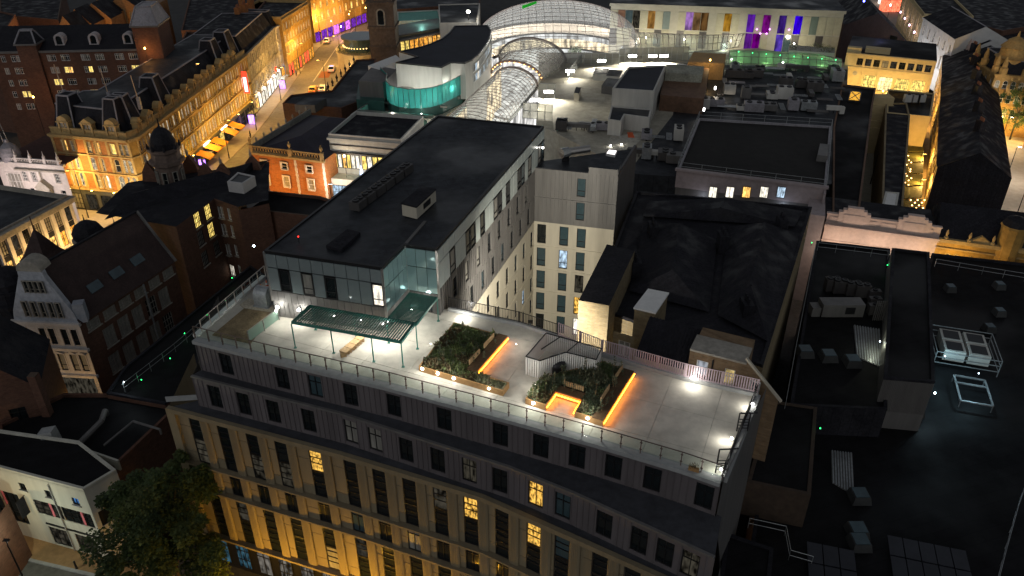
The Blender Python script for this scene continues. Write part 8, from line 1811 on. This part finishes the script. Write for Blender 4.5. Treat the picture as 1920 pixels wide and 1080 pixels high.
# roofs in the alley between gabled house and tower
q = us(8, (310, 760), (365, 720), (378, 640), (500, 520), (470, 500), (235, 690), (200, 740)); block('alley_roofs', 'long dark alley roof with faint green markers beside the terrace', 'building', q, 8, 0, dbrick, blk, .25, slate)
railing('thin guard rail along the dark alley roof', [(235, 735), (330, 660), (430, 575), (490, 520)], 8.3)
block('rear_offices', 'dark brown office block with railings between red brick house and tower', 'building', us(12.5, (452, 395), (600, 412), (640, 385), (600, 372), (480, 360)), 12.5, 0, dbrick, blk, .4)
small_lamp(476, 461, 13, 30, 'cool bright lamp on the wall behind the tower corner', (.8, .92, 1), emit('lamp_cool', (0, 0, 0), 1), off=(0, -.5, 0), r=.14)
small_lamp(232, 716, 9.5, 35, 'pale lamp above the yard clutter', (.8, .95, 1), emit('lamp_cool', (0, 0, 0), 1), r=.05); small_lamp(150, 742, 2.5, 60, 'warm lamp at the stone front doorway', (1, .55, .15), lampO, r=.08)
# ================================================================ street furniture by the hotel
lp = [(430, 297), (481, 244), (527, 188), (563, 138), (602, 82), (655, 36)]
for i, (px, py) in enumerate(lp):
    p = u(px, py, .12); street_lamp(tuple(p), 8, 2300 if i < 3 else 3600, f'{ORD[i]} tall street lamp from the hotel corner along the kerb', 'lamps along the hotel street', (1, .55, .12), (1.2, .4))
for i, (px, py) in enumerate(((612, 172), (640, 122), (668, 70))): p = u(px, py, .12); street_lamp(tuple(p), 8, 5200, f'{ORD[i]} street lamp on the far kerb counted from the black roof', 'lamps on the far kerb', (1, .52, .11), (-1.2, 0))
for i, f in enumerate((.04, .16, .3, .45, .6, .76, .92)):
    p = WC_.p(WC_.L*f, 4.6, 1.3); t = thing('facade_uplight', f'{ORD[i]} small uplighter from the corner on the hotel ledge', 'floodlight', p, 'uplighters on the hotel front'); k = MB(); k.box(p.x-.2, p.x+.2, p.y-.2, p.y+.2, p.z-.2, p.z-.02); k.build('casing', darkm, t); k = MB(); k.box(p.x-.14, p.x+.14, p.y-.14, p.y+.14, p.z-.015, p.z); k.build('lens', lampO, t); light('POINT', 'facade_uplight', p+V((0, 0, .4)) + V((WC_.n.x, WC_.n.y, 0))*.9, 400, (1, .55, .05), t, .2)
for i, f in enumerate((.1, .4, .7, .97)):
    p = WA_.p(WA_.L*f, 4.6, 1.2); t = thing('facade_uplight', f'{ORD[i]} small uplighter on the hotel short side ledge from the left', 'floodlight', p, 'uplighters on the hotel short side'); k = MB(); k.box(p.x-.2, p.x+.2, p.y-.2, p.y+.2, p.z-.2, p.z-.02); k.build('casing', darkm, t); k = MB(); k.box(p.x-.14, p.x+.14, p.y-.14, p.y+.14, p.z-.015, p.z); k.build('lens', lampO, t); light('POINT', 'facade_uplight', p+V((0, -2.2, .8)), 420, (1, .58, .1), t, .2)
p = u(166, 408, .12); street_lamp(tuple(p), 9, 2600, 'tall lamp post in the plaza before the hotel short side', 'plaza lamps', (1, .62, .22), (-.8, -.5))
p = u(280, 425, .1); street_lamp((p.x, p.y, .1), 7, 1500, 'lamp post at the plaza corner behind the dark offices', 'plaza lamps', (1, .75, .4), (-.5, .3))
# lamps lighting the church and brick hotel
for i, (px, py, pw, cl) in enumerate(((1872, 280, 2200, (1, .85, .6)), (1885, 340, 2200, (1, .9, .75)), (1900, 420, 1600, (1, .9, .75)), (1845, 195, 1800, (1, .5, .12)))): p = u(px, py, 0); street_lamp(tuple(p), 7, pw, f'{ORD[i]} street lamp in the far right street' + (' by the tree' if i == 0 else ''), 'far right street lamps', cl, (.6, 0))
sgn = [(508, 152, 3.2, (.9, .95, 1), 'white'), (517, 130, 4.5, (1, .1, .05), 'red'), (522, 122, 3.4, (1, .15, .08), 'small red'), (531, 128, 2.6, (.2, .45, 1), 'blue'), (545, 118, 3.2, (1, .55, .15), 'amber'), (556, 112, 2.4, (.9, .3, 1), 'pink'), (566, 92, 3.0, (.4, .7, 1), 'pale blue'), (458, 200, 3.0, (.7, .8, 1), 'cool white'), (446, 212, 2.8, (1, .3, .1), 'orange'), (468, 190, 3.0, (1, .6, .3), 'peach')]
for i, (px, py, z, c, nm) in enumerate(sgn):
    p = u(px, py, z); t = thing('shop_sign', f'{nm} glowing shop sign on the left side of the hotel street', 'sign', p, 'glowing shop signs'); k = MB(); k.box(p.x-.1, p.x+.1, p.y-.6, p.y+.6, z-.5, z+.5); k.build('panel', emit('sign_'+nm, c, 3.5, .3), t); k = MB(); k.beam(p+V((0, 0, .52)), p+V((-.9, 0, .52)), .06); k.build('bracket', darkm, t); light('POINT', 'sign_glow', p+V((.6, -.5, 0)), 45, c, t, .3)
# traffic lights
for i, (px, py, col, lab) in enumerate(((603, 78, 'r', 'traffic light showing red at the far junction'), (217, 428, 'o', 'traffic light glowing orange at the plaza corner'))):
    p = u(px, py, .1); t = thing('traffic_light', lab, 'traffic light', p, 'traffic lights'); k = MB(); k.tube(p, p+V((0, 0, 3.2)), .06, 6); k.build('post', darkm, t); k = MB(); k.box(p.x-.18, p.x+.18, p.y-.12, p.y+.12, 2.5, 3.5); k.build('head', darkm, t)
    for j in range(3): c = p+V((0, -.14, 2.55+j*.3)); k = MB(); k.lathe([(.12, 0), (.12, .05)], c, 8); k.build('lens', emit('tl_'+col, (1, .06, .02) if col == 'r' else (1, .3, .02), 14) if j == (2 if col == 'r' else 1) else darkm, t)
# bus shelters with purple screens
scr = emit('screen_purple', (.45, .2, 1), 3.5, .4); 
for i, (px, py) in enumerate(((391, 312), (480, 228), (536, 163))):
    p = u(px, py, .12); d = V(WC_.d).to_3d(); s_ = V((d.y, -d.x, 0)); t = thing('bus_shelter', f'{ORD[i]} bus shelter with a purple screen along the pavement from the hotel corner', 'bus shelter', p, 'bus shelters'); k = MB(); a, b = p-d*2.2, p+d*2.2; k.hexa([a-s_*.8+V((0, 0, 2.4)), b-s_*.8+V((0, 0, 2.4)), b+s_*.8+V((0, 0, 2.5)), a+s_*.8+V((0, 0, 2.5)), a-s_*.8+V((0, 0, 2.5)), b-s_*.8+V((0, 0, 2.5)), b+s_*.8+V((0, 0, 2.6)), a+s_*.8+V((0, 0, 2.6))]); k.build('roof', galv, t)
    for o in (a-s_*.7, b-s_*.7, (a+b)/2-s_*.7): k = MB(); k.tube(o, o+V((0, 0, 2.4)), .05, 6); k.build('post', darkm, t)
    k = MB(); k.beam(a-s_*.7+V((0, 0, 1.3)), b-s_*.7+V((0, 0, 1.3)), .03, 1.9); k.build('glass_back', clearg, t); k = MB(); o = a; k.beam(o-s_*.7+V((0, 0, 1.25)), o+s_*.6+V((0, 0, 1.25)), .15, 2.0); k.build('screen', scr, t); k = MB(); k.beam(a+d*.5-s_*.3+V((0, 0, .5)), b-d*.5-s_*.3+V((0, 0, .5)), .3, .06); k.build('bench', galv, t); light('POINT', 'screen_glow', o+V((-.3, -.8, 1.2)), 40, (.6, .35, 1), t, .3)
# cars
def car(px, py, ang, label, body, lights_, stripe=None):
    p = u(px, py, 0); t = thing('parked_car', label, 'car', p, 'cars in the hotel street'); M = Matrix.Rotation(ang, 4, 'Z')
    def T(q): r_ = M @ V(q); return V((p.x+r_.x, p.y+r_.y, r_.z))
    prof = [(-2.1, .35), (2.1, .35), (2.15, .75), (1.2, .92), (.55, 1.42), (-1.2, 1.45), (-1.95, .98), (-2.15, .85)]
    k = MB(); f = [T((x, -.85 if z < 1 else -.7, z)) for x, z in prof]; b = [T((x, .85 if z < 1 else .7, z)) for x, z in prof]; k.poly(f); k.poly(b[::-1]); [k.poly([f[i], f[(i+1) % 8], b[(i+1) % 8], b[i]]) for i in range(8)]; k.build('body', body, t)
    for pts in ([(1.15, -.72, .95), (1.15, .72, .95), (.6, .62, 1.38), (.6, -.62, 1.38)], [(-1.88, -.72, 1.02), (-1.88, .72, 1.02), (-1.28, .62, 1.41), (-1.28, -.62, 1.41)]): k = MB(); k.poly([T((x*1.012+.012, y, z+.015)) for x, y, z in pts]); k.build('windscreen', pglass, t)
    for s_ in (-1, 1):
        k = MB(); k.poly([T((x, s_*(.86 if z < 1 else .735), z)) for x, z in ((-1.5, 1.0), (.95, .98), (.5, 1.36), (-1.15, 1.38))]); k.build('side_window', pglass, t)
        for x in (-1.35, 1.35): k = MB(); k.tube(T((x, s_*.7, .32)), T((x, s_*.9, .32)), .32, 10); o = k.build('wheel', darkm, t); k = MB(); k.tube(T((x, s_*.9, .32)), T((x, s_*.91, .32)), .18, 8); k.build('rim', steel, o)
        k = MB(); c = T((2.13, s_*.6, .68)); k.lathe([(.06, -.08), (.14, 0), (.06, .08)], c, 6); k.build('headlight', emit('headlight', (1, .95, .85), 6 if lights_ else 1.2), t); c = T((-2.13, s_*.65, .8)); k = MB(); k.lathe([(.06, -.1), (.14, 0), (.06, .1)], c, 6); k.build('tail_light', emit('tail', (1, .05, .02), 5 if lights_ else .6), t)
    if stripe: k = MB(); [k.poly([T((x, s_*.856, z)) for x, z in ((-1.9, .55), (1.9, .55), (1.9, .8), (-1.9, .8))]) for s_ in (-1, 1)]; k.build('stripe', stripe, t); k = MB(); k.hexa([T(q) for q in ((-.5, -.5, 1.45), (-.2, -.5, 1.45), (-.2, .5, 1.45), (-.5, .5, 1.45), (-.5, -.5, 1.55), (-.2, -.5, 1.55), (-.2, .5, 1.55), (-.5, .5, 1.55))]); k.build('light_bar', emit('lb', (.1, .3, 1), 2), t)
dirA = math.atan2(KL[5].y-KL[4].y, KL[5].x-KL[4].x); cw_ = mat('car_white', (.7, .7, .68), .25, .05, 2, spec=.6)
car(614, 80, dirA, 'white car with red tail lights driving up the street', cw_, True); car(623, 133, dirA, 'white car with blue and yellow side stripe', cw_, False, mat('blue_stripe', (.05, .12, .6), .5, .1, 2)); car(606, 170, dirA, 'white car half hidden behind the black roof', cw_, False); car(588, 172, dirA, 'orange lit taxi beside the white car at the black roof edge', mat('car_amber', (.6, .3, .06), .4, .1, 2), False)
# people on the pavements: simple continuous walking figures
try:
    dk = mat('coat_dark', (.04, .04, .05), .8, .2, 3); lt_ = mat('coat_light', (.3, .28, .25), .8, .2, 3)
    PEOPLE = [(549, 141, 'person in dark coat walking on the pavement near the third bus shelter', dk, .4), (556, 143, 'person in pale coat walking beside one in a dark coat', lt_, .2), (642, 48, 'person in dark clothes standing near the far junction', dk, 1.2), (470, 258, 'person in dark clothes on the pavement by the second bus shelter', dk, 2.0)]
    for px, py, lab, m_, an in PEOPLE:
        p = u(px, py, .12); t = thing('person', lab, 'person', p, 'people on the pavements'); k = MB()
        def TT(q): return (p.x+q[0]*math.cos(an)-q[1]*math.sin(an), p.y+q[0]*math.sin(an)+q[1]*math.cos(an), p.z+q[2])
        def ringp(c, rx, ry, n=8): return [TT((c[0]+rx*math.cos(2*math.pi*i/n), c[1]+ry*math.sin(2*math.pi*i/n), c[2])) for i in range(n)]
        def limb(secs, mi):
            rs = [ringp(c, a, b) for c, a, b in secs]
            for A_, B_ in zip(rs, rs[1:]): [k.poly([A_[i], A_[(i+1) % 8], B_[(i+1) % 8], B_[i]], mi) for i in range(8)]
            k.poly(rs[0][::-1], mi); k.poly(rs[-1], mi)
        limb([((0, 0, .86), .17, .13), ((0, 0, 1.05), .16, .11), ((0, 0, 1.3), .21, .13), ((0, 0, 1.45), .19, .11), ((0, 0, 1.5), .07, .07), ((0, 0, 1.55), .06, .06)], 0)
        limb([((0, .02, 1.53), .05, .06), ((0, .02, 1.6), .085, .1), ((0, .02, 1.7), .09, .11), ((0, .01, 1.78), .06, .08)], 2)
        for s_, y in ((-1, .18), (1, -.16)): limb([((s_*.09, 0, .92), .1, .11), ((s_*.1, y*.6, .5), .07, .08), ((s_*.1, y*.3-abs(y)*.3, .1), .05, .055), ((s_*.1, y*.5, 0), .05, .12)], 1)
        for s_, y in ((-1, -.12), (1, .15)): limb([((s_*.2, 0, 1.42), .065, .07), ((s_*.26, y*.3, 1.15), .05, .055), ((s_*.26, y, .9), .035, .04), ((s_*.26, y*1.1, .8), .03, .045)], 0)
        k.build('body', [m_, dk, mat('skin', (.4, .25, .18), .6, .1, 4)], t)
except Exception as ex: print('people', ex)
# ================================================================ dark town beyond the frame edges
for i, (pp, z, lab) in enumerate((([(-60, 90), (-10, 95), (30, 30), (-60, 10)], 18, 'dark block at the far upper left edge'), ([(340, 60), (450, 60), (520, -20), (360, -20)], 15, 'dark mansard roofs between hotel and stone row'), ([(330, 100), (400, 110), (450, 70), (350, 62)], 16, 'dark flat roofs behind the hotel mansard'), ([(0, 30), (110, 40), (120, -20), (0, -20)], 14, 'dark roofs in the far upper left corner'))):
    block('dark_town_block', lab, 'building', us(z, *pp), z, 0, dbrick, slate, .4)
for i, (px, py) in enumerate(((450, 45), (462, 38), (474, 30), (456, 20))): p = u(px, py, 15); t = thing('chimney_stack', f'{ORD[i]} brick chimney stack from the front on the dark mansard roofs', 'chimney', p, 'chimneys behind the stone row'); k = MB(); k.box(p.x-.6, p.x+.6, p.y-1, p.y+1, 14.5, 19); k.build('stack', rbrick, t); k = MB(); [k.lathe([(.18, 19-p.z), (.15, 19.7-p.z)], p+V((0, dy, 0)), 6) for dy in (-.6, 0, .6)]; k.build('pots', mat('clay', (0, 0, 0)), t, kind='stuff')
